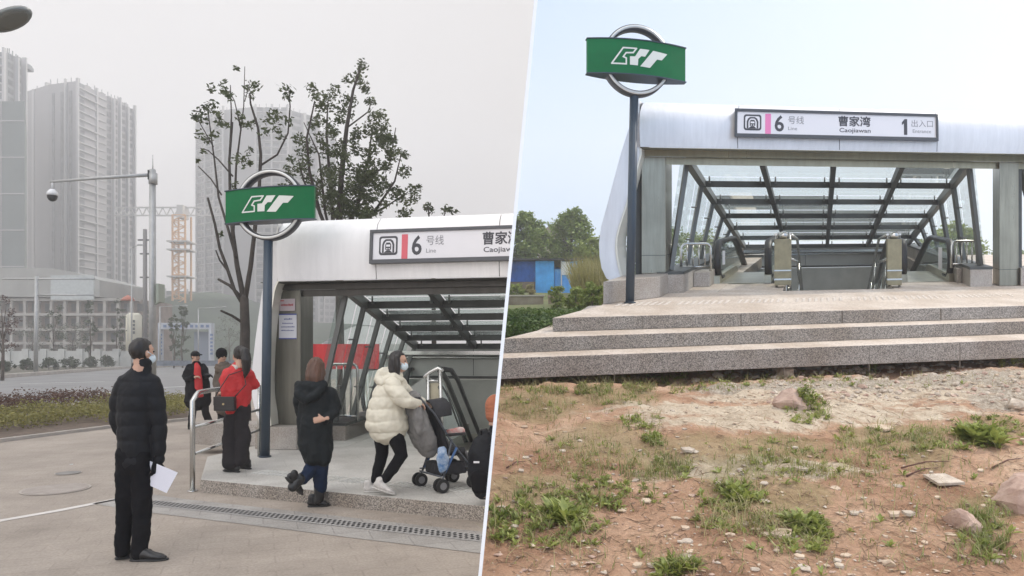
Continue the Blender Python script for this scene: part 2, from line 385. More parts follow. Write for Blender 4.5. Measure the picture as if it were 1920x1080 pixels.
def entrance(T, P, clip, label):
    b = T(0, 0, 0)
    E = thing('station_entrance', label, 'station entrance', b)
    ub = lambda nm, mb, m, bev=0, auto=0: build(nm, mb, m, E, bevel=bev, clip=clip, auto=auto)
    M_pil, M_sof = P['mp']
    hb, ht, u1 = P['hb'], P['ht'], P['u1']
    # fascia panels: curved front cladding with real gaps
    D = ht-hb
    prof = [(-.36, hb), (-.40, hb+.25*D), (-.40, hb+.5*D), (-.37, hb+.68*D), (-.29, hb+.82*D), (-.14, hb+.93*D), (.12, hb+.99*D), (.5, ht), (.5, hb+.12), (-.30, hb+.002)]
    cuts = P['cuts']
    for i in range(len(cuts)-1):
        a, c = cuts[i]+.006, cuts[i+1]-.006
        mb = MB().prism(prof, lambda v, h: T(a, v, h), lambda v, h: T(c, v, h))
        o = ub('fascia_panel', mb, P.get('mw', M_white), 0, .6)
    mb = MB().prism([(v*.96+.012, h-.012 if h > hb+.1 else h+.01) for v, h in prof], lambda v, h: T(cuts[0]+.03, v, h), lambda v, h: T(cuts[-1]-.03, v, h))
    ub('fascia_backing', mb, M_frame)
    # side leg, a wide curved band
    for lg in P['legs']:
        outer, inner = lg
        poly = outer + inner
        mb = MB()
        n = len(outer)
        def strip(ps, v0, v1):
            for i in range(len(ps)-1):
                pass
        # the band has a front face, an outer face and a thin return lip
        k = min(len(outer), len(inner)); 
        for i in range(k-1):
            (uo0, ho0), (uo1, ho1), (ui0, hi0), (ui1, hi1) = outer[i], outer[i+1], inner[i], inner[i+1]
            mb.add([T(uo0, -.36, ho0), T(uo1, -.36, ho1), T(ui1, -.30, hi1), T(ui0, -.30, hi0)], [(0,1,2,3)], True)
            mb.add([T(uo0, .30, ho0), T(uo1, .30, ho1), T(uo1, -.36, ho1), T(uo0, -.36, ho0)], [(0,1,2,3)], True)
            mb.add([T(ui0, .30, hi0), T(ui1, .30, hi1), T(uo1, .30, ho1), T(uo0, .30, ho0)], [(0,1,2,3)], True)
        m2 = MB()
        for i in range(k-1):
            (ui0, hi0), (ui1, hi1) = inner[i], inner[i+1]
            m2.add([T(ui0, -.30, hi0), T(ui1, -.30, hi1), T(ui1, .30, hi1), T(ui0, .30, hi0)], [(0,1,2,3)], True)
            m2.add([T(ui0, -.31, hi0), T(ui1, -.31, hi1), T(ui1+.03, -.31, hi1), T(ui0+.03, -.31, hi0)], [(0,1,2,3)], True)
        o = ub('side_leg', mb, P.get('mw', M_white)); build('leg_lip', m2, M_white2, o, clip=clip)
    # soffit and head beam
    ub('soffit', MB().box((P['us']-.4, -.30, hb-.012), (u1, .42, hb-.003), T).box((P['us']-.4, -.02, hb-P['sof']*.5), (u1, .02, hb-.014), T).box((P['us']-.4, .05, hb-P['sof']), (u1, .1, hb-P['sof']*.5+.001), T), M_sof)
    ub('head_beam', MB().box((P['r0'], P['rv0']-.07, P['rh0']-.06), (P['r1'], P['rv0']+.07, P['rh0']+.07), T), M_frame, .006)
    # pillars
    for (a, c, hbm) in P['pillars']:
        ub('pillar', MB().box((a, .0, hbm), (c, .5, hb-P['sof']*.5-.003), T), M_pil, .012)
        ub('pillar_joint', MB().box((a-.004, -.004, hbm+.30), (c+.004, .504, hbm+.308), T), M_frame)
    for (a, c) in P['posts']:
        ub('corner_post', MB().box((a, .08, .3), (c, .22, hb-.02), T), M_frame, .006)
    # roof
    rv0, rv1, rh0, rh1, r0, r1 = P['rv0'], P['rv1'], P['rh0'], P['rh1'], P['r0'], P['r1']
    nb = P['nb']; nr = P['nr']
    rh = lambda v: rh0+(rh1-rh0)*(v-rv0)/(rv1-rv0)
    vs = [rv0+(rv1-rv0)*i/nb for i in range(nb+1)]
    for i, v in enumerate(vs[1:]):
        ub('roof_beam', MB().box((r0, v-.045, rh(v)-.075), (r1, v+.045, rh(v)+.045), T), M_frame, .005)
    us = [r0+(r1-r0)*j/nr for j in range(nr+1)]
    for j, u in enumerate(us):
        w_ = .055 if 0 < j < nr else .07
        mb = MB(); a = T(u, rv0, rh(rv0)+.0); c = T(u, rv1, rh(rv1)+.0)
        mb.bar(a, c, w_*1.6, .15, side=T.U); ub('roof_rafter' if 0 < j < nr else 'roof_rail', mb, M_frame if 0 < j < nr else M_mull)
    for i in range(nb):
        for j in range(nr):
            a, c = us[j]+.03, us[j+1]-.03; p, q = vs[i]+.03, vs[i+1]-.03
            mb = MB().add([T(a, p, rh(p)+.125), T(c, p, rh(p)+.125), T(c, q, rh(q)+.125), T(a, q, rh(q)+.125)], [(0,1,2,3)])
            ub('roof_pane', mb, P.get('gl', (M_glass, M_glassS))[0])
            # spider clamps
    mb = MB()
    for i in range(1, nb+1):
        for u in us:
            for s in (-1, 1):
                if r0 < u+s*.16 < r1:
                    mb.tube([T(u+s*.16, vs[i]-.1, rh(vs[i])+.02), T(u+s*.16, vs[i]-.1, rh(vs[i])+.13)], .016, 6).box((u+s*.16-.02, vs[i]-.10, rh(vs[i])+.0), (u+s*.16+.02, vs[i]-.04, rh(vs[i])+.035), T)
    o = ub('glass_clamp', mb, M_mull); o['kind'] = 'stuff'
    # side walls: raking mullions, glass and the stone kerb they stand on
    for sgn, ue, uw in P['sides']:
        hc = P['hc']
        for v in vs:
            top = T(ue, v, (rh(v) if v >= rv0 else rh(rv0)+.2)-.02); bot = T(uw, v, hc)
            hh = .11 if v > rv0-.5 else .09
            ub('side_mullion', MB().bar(bot, top, .075, .07, side=T.U), M_mull)
        vv = vs
        for i in range(len(vv)-1):
            p, q = vv[i]+.03, vv[i+1]-.03
            o_ = sgn*.11
            f = lambda u, v: T(u+o_, v, (rh(max(v, rv0))+.12))
            mb = MB().add([T(uw+o_, p, hc+.02), T(uw+o_, q, hc+.02), f(ue, q), f(ue, p)], [(0,1,2,3)])
            ub('side_pane', mb, P.get('gl', (M_glass, M_glassS))[1])
        mb = MB()
        for v in vv[1:]:
            for t in (.3, .7):
                p = Vector((uw+(ue-uw)*t, v, hc+(rh(max(v, rv0))-hc)*t))
                mb.tube([T(p.x, p.y-.05, p.z), T(p.x+o_, p.y-.05, p.z)], .016, 6)
                pass
        o = ub('side_clamp', mb, M_mull); o['kind'] = 'stuff'
        a, c = sorted((uw-sgn*.30, uw+sgn*.16))
        ub('side_kerb', MB().box((a, P['kv0'], P.get('floor', 0)-.3), (c, rv1+.1, hc-.05), T), M_granL, .008)
        ub('side_sill', MB().box((a-.01, P['kv0'], hc-.049), (c+.01, rv1+.1, hc), T), M_frame)
    # well: side walls, back wall, stairs
    for sgn, ue, uw in P['sides']:
        x = uw - sgn*.30
        a, c = sorted((x, x+sgn*.12))
        ub('well_wall', MB().box((a, P['pit0'], -7), (c, rv1, -.302), T), M_panel)
    a, c = P['sides'][0][2]-.2, P['bu1']
    hw0 = rh(rv1)
    s0 = P['seam']
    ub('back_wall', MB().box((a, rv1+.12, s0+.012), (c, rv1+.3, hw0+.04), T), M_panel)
    ub('back_wall_ledge', MB().box((a, rv1+.04, s0-.05), (c, rv1+.13, s0+.01), T), M_frame)
    for q in P['vseams']:
        ub('wall_joint', MB().box((q-.006, rv1+.112, s0+.02), (q+.006, rv1+.121, hw0+.03), T), M_frame)
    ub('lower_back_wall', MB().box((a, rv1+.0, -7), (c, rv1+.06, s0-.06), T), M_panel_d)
    ub('gutter', MB().box((a, rv1-.06, hw0-.2), (c, rv1+.10, hw0-.12), T).tube([T(a, rv1+.0, hw0-.26), T(c, rv1+.0, hw0-.26)], .035, 8), M_bright)
    # stair flight in the middle
    su0, su1, sv = P['stair']
    mb = MB()
    for i in range(14):
        mb.box((su0, sv+i*.3, -.15*(i+1)-2.0), (su1, sv+(i+1)*.3+.002, -.15*(i+1)), T)
    ub('stairs', mb, M_granL)
    return E

def escalator(T, u_out, u_in, v0, sgn, H, clip, label, group, back=6.0, fl=.9, sl=.54):
    """two glass balustrades with black handrails; u_out carries the visible loop"""
    b = T(u_out, v0, 0); P_hr = (.075, .055) if H < 1 else (.05, .04)
    E = thing('escalator', label, 'escalator', b, group)
    for kk, u in enumerate((u_out, u_in)):
        rt = H*.42
        # handrail loop: along the floor, round the newel, flat, then down the slope
        pts = []
        pts.append(T(u, v0+.55, .09)); pts.append(T(u, v0+.25, .09))
        for a in range(0, 181, 20):
            q = math.radians(a); pts.append(T(u, v0+.25-rt*.85*math.sin(q), .09+(H-.09)/2 - (H-.09)/2*math.cos(q)))
        pts.append(T(u, v0+fl, H))
        for (dv, dh) in ((fl+.25, -.03), (fl+.55, -.14*sl/.54), (fl+.9, -.31*sl/.54), (back, -.31*sl/.54-(back-fl-.9)*sl)): pts.append(T(u, v0+dv, H+dh))
        build('handrail', MB().tube(pts, [(P_hr[0], P_hr[1])]*len(pts), 8, ref=T.U), M_rubber, E, clip=clip)
        poly = [p for p in pts[1:]]
        ins = []
        c0 = T(u, v0+.5, H*.5)
        mb = MB()
        top = pts[2:]
        low = [T(u, v0+.28, .12)]*10 + [T(u, v0+fl, .12), T(u, v0+fl+.25, .06), T(u, v0+fl+.55, -.05), T(u, v0+fl+.9, -.22), T(u, v0+back, -.22-(back-fl-.9)*sl)]
        vs = top + low; n = len(top)
        fs = [(i, i+1, n+i+1, n+i) if i >= 9 else (i, i+1, n+i) for i in range(n-1)]
        build('balustrade_glass', MB().add(vs, fs), M_glassB, E, clip=clip)
        mb = MB()
        w2 = .07
        for (p, q) in (((-.15, .0, .16), (1.1, .0, .16)),):
            mb.box((u-w2, v0-.12, 0.0), (u+w2, v0+fl+.2, .15), T)
        A = [T(u-w2, v0+fl+.2, -.1), T(u+w2, v0+fl+.2, -.1), T(u+w2, v0+fl+.2, .15), T(u-w2, v0+fl+.2, .15)]
        bz = (back-fl-.2)*sl
        B = [T(u-w2, v0+back, -.3-bz), T(u+w2, v0+back, -.3-bz), T(u+w2, v0+back, .1-bz), T(u-w2, v0+back, .1-bz)]
        mb.add(A+B, [(0,1,2,3), (4,7,6,5), (0,4,5,1), (1,5,6,2), (2,6,7,3), (3,7,4,0)])
        build('skirt', mb, M_steel, E, clip=clip)
    a, c = sorted((u_out, u_in))
    build('landing_plate', MB().box((a+.08, v0-.1, -.02), (c-.08, v0+fl, .006), T), M_steel, E, clip=clip)
    mb = MB()
    for i in range(12): mb.box((a+.09, v0+fl+i*.38, -.04-.38*sl*i-.25), (c-.09, v0+fl+(i+1)*.38, -.02-.38*sl*i), T)
    build('step_band', mb, M_mull, E, clip=clip)
    return E

def railing(T, u, v0, v1, hb, hh, n, clip, label, rounded=True, across=False):
    f = (lambda s, h: T(s, u, h)) if across else (lambda s, h: T(u, s, h))
    R = thing('railing', label, 'railing', f(v0, hb))
    r = .1
    pts = [f(v0, hb), f(v0, hh-r)] + [f(v0+r-r*math.cos(q), hh-r+r*math.sin(q)) for q in (PI/6, PI/3, PI/2)] + \
          [f(v1-r+r*math.cos(q), hh-r+r*math.sin(q)) for q in (PI/2, PI/3, PI/6)] + [f(v1, hh-r), f(v1, hb)]
    build('frame', MB().tube(pts, .025, 8), M_bright, R, clip=clip)
    build('bottom_rail', MB().tube([f(v0, hb+.08), f(v1, hb+.08)], .018, 8), M_bright, R, clip=clip)
    for i in range(1, n+1):
        x = v0+(v1-v0)*i/(n+1)
        build('baluster', MB().tube([f(x, hb+.08), f(x, hh)], .014, 6), M_bright, R, clip=clip)
    return R

# ------------------------------------------------------------------ the hanging name board
M_signframe = mat('sign_frame', (.075, .078, .085), .4, .5)
M_face = mat('sign_face', (.70, .69, .72), .35)
M_ink = mat('sign_ink', (.045, .045, .055), .5)
M_ink2 = mat('sign_ink_grey', (.22, .22, .24), .5)
M_pinkR = mat('pink_bar', (.72, .2, .42), .45); M_pinkL = mat('red_pink_bar', (.62, .11, .14), .5)
def name_board(T, u0, u1, h0, h1, v, clip, label, pink):
    tilt = .10
    S = lambda x, y, e: T(u0+(u1-u0)*x, v+.06*0 - e - tilt*(1-y)*(h1-h0), h0+(h1-h0)*y)
    B = thing('name_board', label, 'sign', S(.5, 0, 0))
    L = u1-u0; H = h1-h0; bx, by = .045/L, .045/H
    build('casing', MB().box((0, 0, -.16), (1, 1, .0), S), M_signframe, B, bevel=.004, clip=clip)
    fr = MB().box((0, 0, .001), (1, by*1.3, .03), S).box((0, 1-by, .001), (1, 1, .03), S).box((0, by*1.3+.001, .001), (bx, 1-by-.001, .03), S).box((1-bx, by*1.3+.001, .001), (1, 1-by-.001, .03), S)
    build('frame', fr, M_signframe, B, bevel=.003, clip=clip)
    fc = build('face_panel', MB().box((bx+.0005, by*1.3+.002, .002), (1-bx-.0005, 1-by-.002, .008), S), M_face, B, clip=clip)
    e = .011
    def bt(mb, m, nm='lettering'): return build(nm, mb, m, fc, clip=clip)
    def rr(x0, y0, x1, y1, r, k=4):
        rx, ry = r, r*L/H; P = []
        for cx, cy, a0 in ((x1-rx, y1-ry, 0), (x0+rx, y1-ry, 90), (x0+rx, y0+ry, 180), (x1-rx, y0+ry, 270)):
            for i in range(k+1): q = math.radians(a0+90*i/k); P.append((cx+rx*math.cos(q), cy+ry*math.sin(q)))
        return P
    def poly(P, m, e_): return bt(MB().add([S(x, y, e_) for x, y in P], [tuple(range(len(P)))]), m, 'emblem')
    x0, x1, y0, y1 = .042, .125, .24, .80
    W = x1-x0; Hh = y1-y0
    q = lambda a, b_: (x0+a*W, y0+b_*Hh)
    poly(rr(x0, y0, x1, y1, .012), M_ink, e)
    a, b_ = q(.09, .11); c, d = q(.91, .89); poly(rr(a, b_, c, d, .008), M_face, e+.002)
    # tunnel arch and train
    arch = [q(*p) for p in ((.17,.0+.12),(.17,.55),(.24,.74),(.36,.84),(.64,.84),(.76,.74),(.83,.55),(.83,.12))]
    poly(arch, M_ink, e+.004)
    arch2 = [q(*p) for p in ((.27,.12),(.27,.52),(.32,.66),(.40,.74),(.60,.74),(.68,.66),(.73,.52),(.73,.12))]
    poly(arch2, M_face, e+.006)
    poly([q(*p) for p in ((.34,.30),(.34,.55),(.40,.66),(.60,.66),(.66,.55),(.66,.30),(.58,.24),(.42,.24))], M_ink, e+.008)
    poly([q(*p) for p in ((.39,.44),(.39,.55),(.61,.55),(.61,.44))], M_face, e+.010)
    poly([q(*p) for p in ((.40,.30),(.40,.36),(.47,.36),(.47,.30))], M_face, e+.010); poly([q(*p) for p in ((.53,.30),(.53,.36),(.60,.36),(.60,.30))], M_face, e+.010)
    poly([q(*p) for p in ((.27,.12),(.38,.23),(.62,.23),(.73,.12))], M_ink, e+.008)
    bt(MB().add([S(x, y, e) for x, y in ((.143,.10),(.143,.84),(.170,.84),(.170,.10))], [(0,1,2,3)]), pink, 'colour_bar')
    tx = lambda body, a_, b2, c_, d_, m, bold=.0: bt(text_mb(body, a_, b2, c_, d_, S, e, bold), m)
    tx('6', .188, .232, .22, .80, M_ink, .02)
    tx('号线', .252, .328, .50, .78, M_ink2); tx('Line', .252, .295, .28, .40, M_ink2)
    tx('曹家湾', .495, .655, .46, .84, M_ink, .022); tx('Caojiawan', .50, .655, .20, .40, M_ink, .01)
    bt(MB().add([S(x, y, e) for x, y in ((.823,.20),(.840,.20),(.840,.78),(.827,.78),(.813,.66),(.813,.56),(.823,.62))], [(0,1,2,6),(6,2,3,4),(4,5,6)]), M_ink)
    tx('出入口', .862, .972, .50, .76, M_ink2); tx('Entrance', .868, .962, .28, .41, M_ink2)
    return B

# ------------------------------------------------------------------ the green roundel sign on its pole
M_green = mat('green_enamel', (.004, .135, .045), .45, var=.1, vscale=2, spec=.15)
M_navy = mat('slate_pole_paint', (.035, .055, .08), .4, .1)
M_ring = mat('ring_aluminium', (.62, .62, .60), .35, .4)
M_ringd = mat('ring_edge_dark', (.05, .05, .055), .5, .2)
M_logo = mat('logo_cream', (.66, .67, .62), .5)
def roundel(base, pr, rc, R, box, yaw, roll, ptop, clip, label, lsc=1.0):
    """base: foot; pr: pole half width; rc: ring centre; R ring radius; box = (w, h)"""
    S = thing('station_sign', label, 'sign', base)
    base = Vector(base); rc = Vector(rc)
    build('pole', MB().tube([base, base+(Vector(ptop)-base)*.5, ptop], pr, 16), M_navy, S)
    build('base_flange', MB().tube([base+Vector((0,0,.002)), base+Vector((0,0,.02))], pr*1.35, 16), M_navy, S)
    ux = Vector((math.cos(yaw), math.sin(yaw), math.tan(roll))).normalized(); uy = Vector((-math.sin(yaw), math.cos(yaw), 0)); uz = Vector((0,0,1))
    L = lambda x, y, z: rc+ux*x+uy*y+uz*z
    ring = MB(); rd = MB(); N = 56; dp = .07
    for i in range(N):
        a, b_ = 2*PI*i/N, 2*PI*(i+1)/N
        def seg(m, r0, r1, y0, y1):
            P = []
            for q in (a, b_):
                for (r, y) in ((r0, y0), (r1, y0), (r1, y1), (r0, y1)): P.append(L(r*math.cos(q), y, r*math.sin(q)))
            m.add(P, [(0,4,5,1), (1,5,6,2), (2,6,7,3), (3,7,4,0)], True)
        seg(ring, R*.90, R*.975, -dp, dp-.012); seg(rd, R*.87, R*.90, -dp+.015, dp); seg(rd, R*.975, R, -dp+.012, dp)
        seg(rd, R*.9, R*.975, dp-.012, dp)
    build('ring', ring, M_ring, S); build('ring_edge', rd, M_ringd, S)
    wd, hh = box; n = 18; bul = .15*wd*.5; dep = .03
    def cyl(nm, h0, h1, off, m):
        mb = MB(); Pf = []; Pb = []
        for i in range(n+1):
            x = -1+2*i/n; y = -(dep+off+bul*(1-x*x)); Pf.append((x*(wd/2+off), y)); Pb.append((x*(wd/2+off), -y))
        ring_ = Pf+Pb[::-1]
        mb.prism(ring_, lambda x, y: L(x, y, h0), lambda x, y: L(x, y, h1), smooth=False)
        return build(nm, mb, m, S)
    bx = cyl('sign_box', -hh/2+.014, hh/2-.014, 0, M_green)
    cyl('top_trim', hh/2-.013, hh/2, .012, M_navy); cyl('bottom_trim', -hh/2, -hh/2+.013, .012, M_navy)
    # emblem, drawn on the curved face
    W = lambda X, Z: L(X, -(dep+.006+bul*(1-(X/(wd/2))**2)), Z)
    cx, cz, k = 650, 385, wd/1010*lsc
    def patch(P):
        # grid-free polygon, subdivided along x by the builder so that it follows the curve
        bm = bmesh.new(); vs = [bm.verts.new(((x-cx)*k, 0, (cz-y)*k)) for x, y in P]; bm.faces.new(vs)
        for i in range(1, 24):
            xx = -wd/2+wd*i/24
            bmesh.ops.bisect_plane(bm, geom=bm.verts[:]+bm.edges[:]+bm.faces[:], plane_co=(xx, 0, 0), plane_no=(1, 0, 0))
        bm.verts.ensure_lookup_table(); bm.verts.index_update()
        m = MB(); m.add([W(v.co.x, v.co.z) for v in bm.verts], [tuple(v.index for v in f.verts) for f in bm.faces]); bm.free(); return m
    t = 9
    st = [(486,304),(618,304),(585,347),(515,352),(486,392),(516,404),(516,461),(374,461)]
    for i in range(len(st)):
        a = Vector(st[i]); c = Vector(st[(i+1) % len(st)]); d = (c-a).normalized(); nrm = Vector((-d.y, d.x))*t*.82; a2 = a-d*t*.6; c2 = c+d*t*.6
        build('emblem', patch([tuple(a2+nrm), tuple(c2+nrm), tuple(c2-nrm), tuple(a2-nrm)]), M_logo, bx)
    build('emblem', patch([(655,303),(752,305),(706,376),(668,374),(636,404),(632,468),(552,466),(552,385),(604,382)]), M_logo, bx)
    build('emblem', patch([(790,308),(944,320),(882,390),(832,388),(756,480),(656,474)]), M_logo, bx)
    return S
# ================================================================== RIGHT: sunny entrance above a dirt bank
rnd = random.Random(3)
def lin(P, x):
    if x <= P[0][0]: return P[0][1]
    for (a, b), (c, d) in zip(P, P[1:]):
        if x <= c: return b+(d-b)*(x-a)/(c-a)
    return P[-1][1]
def Rpx(px, py, h):          # point at height h over the platform level
    Y = (1.33-h)*F/(py-400); return Vector(((px-960)/F*Y, Y, zR(Y, h)))
# platform and steps
def sunlit_tops(o, m2):  # upward faces get a lighter stone: sunlit tone put into the colour
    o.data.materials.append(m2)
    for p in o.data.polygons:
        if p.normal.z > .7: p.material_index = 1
def slab(name, P, h0, h1):
    mb = MB(); A = [Vector((p.x, p.y, p.z)) for p in P]
    n = len(A); vs = A+[a-Vector((0,0,h0-h1)) for a in A]
    mb.add(vs, [tuple(range(n)), tuple(reversed(range(n, 2*n)))]+[(i, (i+1) % n, n+(i+1) % n, n+i) for i in range(n)])
    o = struct(name, mb, M_gran, base=A[0], bevel=.008, clip=-1); sunlit_tops(o, M_sunpave); return o
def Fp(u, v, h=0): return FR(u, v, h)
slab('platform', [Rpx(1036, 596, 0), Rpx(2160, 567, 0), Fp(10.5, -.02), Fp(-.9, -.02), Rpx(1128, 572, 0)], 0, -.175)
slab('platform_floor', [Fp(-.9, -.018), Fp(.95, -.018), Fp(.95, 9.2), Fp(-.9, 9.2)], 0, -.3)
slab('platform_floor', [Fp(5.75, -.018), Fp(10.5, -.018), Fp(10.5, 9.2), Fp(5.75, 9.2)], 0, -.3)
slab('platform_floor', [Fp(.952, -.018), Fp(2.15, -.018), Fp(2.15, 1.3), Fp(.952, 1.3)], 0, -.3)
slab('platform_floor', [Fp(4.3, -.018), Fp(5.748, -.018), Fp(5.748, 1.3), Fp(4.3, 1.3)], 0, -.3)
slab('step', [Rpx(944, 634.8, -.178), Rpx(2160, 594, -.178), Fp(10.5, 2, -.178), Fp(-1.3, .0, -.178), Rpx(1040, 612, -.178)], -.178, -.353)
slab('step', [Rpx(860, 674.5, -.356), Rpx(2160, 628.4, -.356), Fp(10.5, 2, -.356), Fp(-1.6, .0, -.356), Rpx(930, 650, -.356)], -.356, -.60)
# joints between the riser stones (thin dark mortar set a little proud)
M_mortar = mat('mortar', (.17, .15, .13), .9)
for (h, y0, y1, xs) in ((0, 596, 573.5, (1205, 1390, 1580, 1765)), (-.178, 634.8-3.5, 602, (1175, 1370, 1555, 1735)), (-.356, 668, 637, (1025, 1152, 1470, 1630, 1800))):
    for x in xs:
        t = (x-1036)/(1920-1036); p = Rpx(x, y0+(y1-y0)*t, h)
        hh = .17 if h > -.3 else .33
        tag(build('stone_joint', MB().box((p.x-.003, p.y-.003, p.z-hh), (p.x+.003, p.y+.02, p.z-.012)), M_mortar, base=p), kind='structure')
# warning studs on the platform
mb = MB()
for i in range(64):
    for j in range(3):
        u0 = -.4+i*.105; v = -1.55+j*.14
        if i % 9 == 8 or False: continue
        mb.add([FR(u0, v, .002), FR(u0+.03, v, .002), FR(u0+.07, v+.10, .002), FR(u0+.04, v+.10, .002), FR(u0+.005, v, .010), FR(u0+.025, v, .010), FR(u0+.065, v+.10, .010), FR(u0+.045, v+.10, .010)], [(4,5,6,7), (0,1,5,4), (1,2,6,5), (2,3,7,6), (3,0,4,7)])
solid('tactile_strip', mb, mat('stud_stone', (.62, .56, .5), .6), 'pale strip of slanting raised studs on the sunlit platform', 'tactile paving')

# entrance
U = FR
def PU(l, v): return [U.uh(x, y, v) for x, y in l]
cutsR = [U.uh(1199, 230, -.38)[0], U.uh(1383, 230, -.38)[0], U.uh(1574, 230, -.38)[0], U.uh(1757, 230, -.38)[0], U.uh(1950, 230, -.38)[0], 10.2]
hb = U.uh(1245, 276, -.36)[1]; ht = U.uh(1245, 188, -.1)[1]
outerR = PU([(1199,189),(1188,214),(1176,250),(1163,292),(1150,340),(1138,386),(1127,425),(1123,455),(1124,480),(1128,503),(1137,522),(1147,528)], -.36)
innerR = PU([(1200,278),(1200,290),(1196,305),(1190,330),(1179,365),(1168,400),(1160,425),(1155,445),(1154,465),(1156,485),(1161,508),(1167,528)], -.30)
rv0 = .35; rv1 = 9.3
rh0 = U.uh(1558, 306, rv0)[1]; rh1 = U.uh(1555, 460, rv1)[1]
r0 = U.uh(1290, 306, rv0)[0]; r1 = U.uh(1815, 312, rv0)[0]
hcR = .36; uwL = U.uh(1258, 505, rv0)[0]; uwR = U.uh(1838, 500, rv0)[0]
pl = U.uh(1203, 420, 0)[0], U.uh(1248, 420, 0)[0]; pr_ = U.uh(1874, 420, 0)[0], U.uh(1910, 420, 0)[0]
PR = dict(hb=hb, ht=ht, u1=10.2, us=pl[0]+.3, cuts=cutsR, sof=.25, legs=[(outerR, innerR)], pillars=[(pl[0], pl[1], .33), (pr_[0], pr_[1], .0)],
          posts=[(pl[0]-.13, pl[0]-.01), (pr_[1]+.01, pr_[1]+.10)], rv0=rv0, rv1=rv1, rh0=rh0, rh1=rh1, r0=r0, r1=r1, nb=6, nr=4,
          sides=[(-1, r0-.02, uwL), (1, r1+.02, uwR)], hc=hcR, kv0=-.0, pit0=1.3, bu1=uwR+.2, seam=U.uh(1555, 498, rv1)[1], vseams=[U.uh(1510, 480, rv1)[0]], stair=(2.16, 4.28, -.02), mp=(M_pilR, M_sofR))
entrance(FR, PR, -1, 'silver canopied station entrance with a glass roof at the top of the sunlit steps')
# granite plinth under the side leg and pillar
A = Rpx(1131, 571, 0); B = Rpx(1237, 558, 0)
def plinth(A, B, top, back):
    mb = MB(); bk = FR.V*back; P = [A, B, B+bk, A+bk]
    return mb.add([p+Vector((0,0,.003)) for p in P]+[p+Vector((0,0,top)) for p in P], [(0,3,2,1),(4,5,6,7),(0,1,5,4),(1,2,6,5),(2,3,7,6),(3,0,4,7)])
solid('plinth', plinth(A, B, .33, 1.0), M_granL, 'granite block under the curved silver leg beside the sunlit pole', 'stone block', bevel=.01)
A2 = FR(uwL-.02, -.25, 0); 
mb = MB().box((pr_[1]+.03, -.05, .003), (pr_[1]+2.2, .5, .33), FR)
solid('plinth', mb, M_granL, 'granite block right of the right-hand steel pillar on the sunlit platform', 'stone block', bevel=.01)
# extra raking bars outside the right-hand pillar
mb = MB().bar(FR(pr_[1]+.75, .3, .35), FR(pr_[1]+.1, .3, 2.3), .07, .12, side=FR.U)
solid('raking_bar', mb, M_mull, 'grey raking bar outside the right-hand pillar at the photo edge', 'metal bar')
mb = MB().box((pl[1]+.02, -.02, .003), (pl[1]+.55, .02, .30), FR)
# name board
u0 = U.uh(1377, 229, -.5)[0]; u1 = U.uh(1760, 236, -.5)[0]
h1 = U.uh(1380, 203, -.45)[1]; h0 = U.uh(1373, 256, -.52)[1]
name_board(FR, u0, u1, h0, h1, -.43, -1, 'grey framed name board with a pink bar on the sunlit silver fascia', M_pinkR)
# escalators
M_card = mat('brown_board', (.28, .25, .16), .6, .3, var=.2, vscale=5)
ub_l = U.uv(1345, 531, 0); ub_r = U.uv(1783, 527, 0)
HL = .78
escalator(FR, ub_l[0], ub_l[0]+1.05, ub_l[1], -1, HL, -1, 'left escalator of the sunlit entrance with black looped handrail', 'escalators of the sunlit entrance', back=6.6, fl=2.3, sl=.36)
escalator(FR, ub_r[0], ub_r[0]-1.05, ub_r[1], 1, HL, -1, 'right escalator of the sunlit entrance with black looped handrail', 'escalators of the sunlit entrance', back=6.6, fl=2.3, sl=.36)
# white notices on the escalator glass
for (x, y0, y1, w_, u_, nm) in ((1357, 470, 496, 5, ub_l, 'left'), (1763, 464, 505, 7, ub_r, 'right')):
    v = u_[1]+.25; a = U.uh(x-w_/2, y0, v); c = U.uh(x+w_/2, y1, v)
    solid('notice', MB().box((a[0], v, c[1]), (c[0], v+.006, a[1]), FR), mat('notice_white', (.8, .8, .8), .6), 'narrow white notice on the glass of the %s escalator' % nm, 'notice')
# stair handrail posts with brown boards
def stair_post(px0, px1, pyt, pyb, lean, label):
    v = U.uv((px0+px1)/2, pyb, 0)[1]
    a = U.uh(px0, pyb, v); c = U.uh(px1, pyt, v); u0, u1, hh = a[0], c[0], c[1]
    S = thing('stair_rail', label, 'handrail', FR((u0+u1)/2, v, 0))
    build('board_wrap', MB().box((u0, v, .05), (u1, v+.28, hh-.06), FR), M_card, S, bevel=.01)
    build('strap', MB().box((u0-.006, v-.006, .14), (u1+.006, v+.286, .17), FR).box((u0-.006, v-.006, .30), (u1+.006, v+.286, .325), FR), M_bright, S)
    for u in (u0+.03, u1-.03): build('post', MB().tube([FR(u, v+.14, 0), FR(u, v+.14, hh)], .022, 8), M_bright, S)
    build('cap', MB().ball(FR((u0+u1)/2, v+.14, hh), (.09, .09, .075), 12, 8), M_bright, S)
    for uu in (u0+.02, u1-.02):
        for top in (hh+.02, hh*.55):
            build('rail', MB().tube([FR(uu, v+.14, top), FR(uu+lean, v+.7, top-.1), FR(uu+lean*1.5, v+4.5, top-.1-3.8*.5)], .024, 8), M_bright, S)
        for k in range(1, 4):
            build('rail_post', MB().tube([FR(uu+lean, v+.7+k*1.0, hh-.1-k*.5), FR(uu+lean, v+.7+k*1.0, -.35-k*.5-.3)], .018, 8), M_bright, S)
stair_post(1452, 1483, 442, 540, .12, 'left stair handrail of the sunlit entrance wrapped in brown board')
stair_post(1664, 1691, 442, 540, -.12, 'right stair handrail of the sunlit entrance wrapped in brown board')
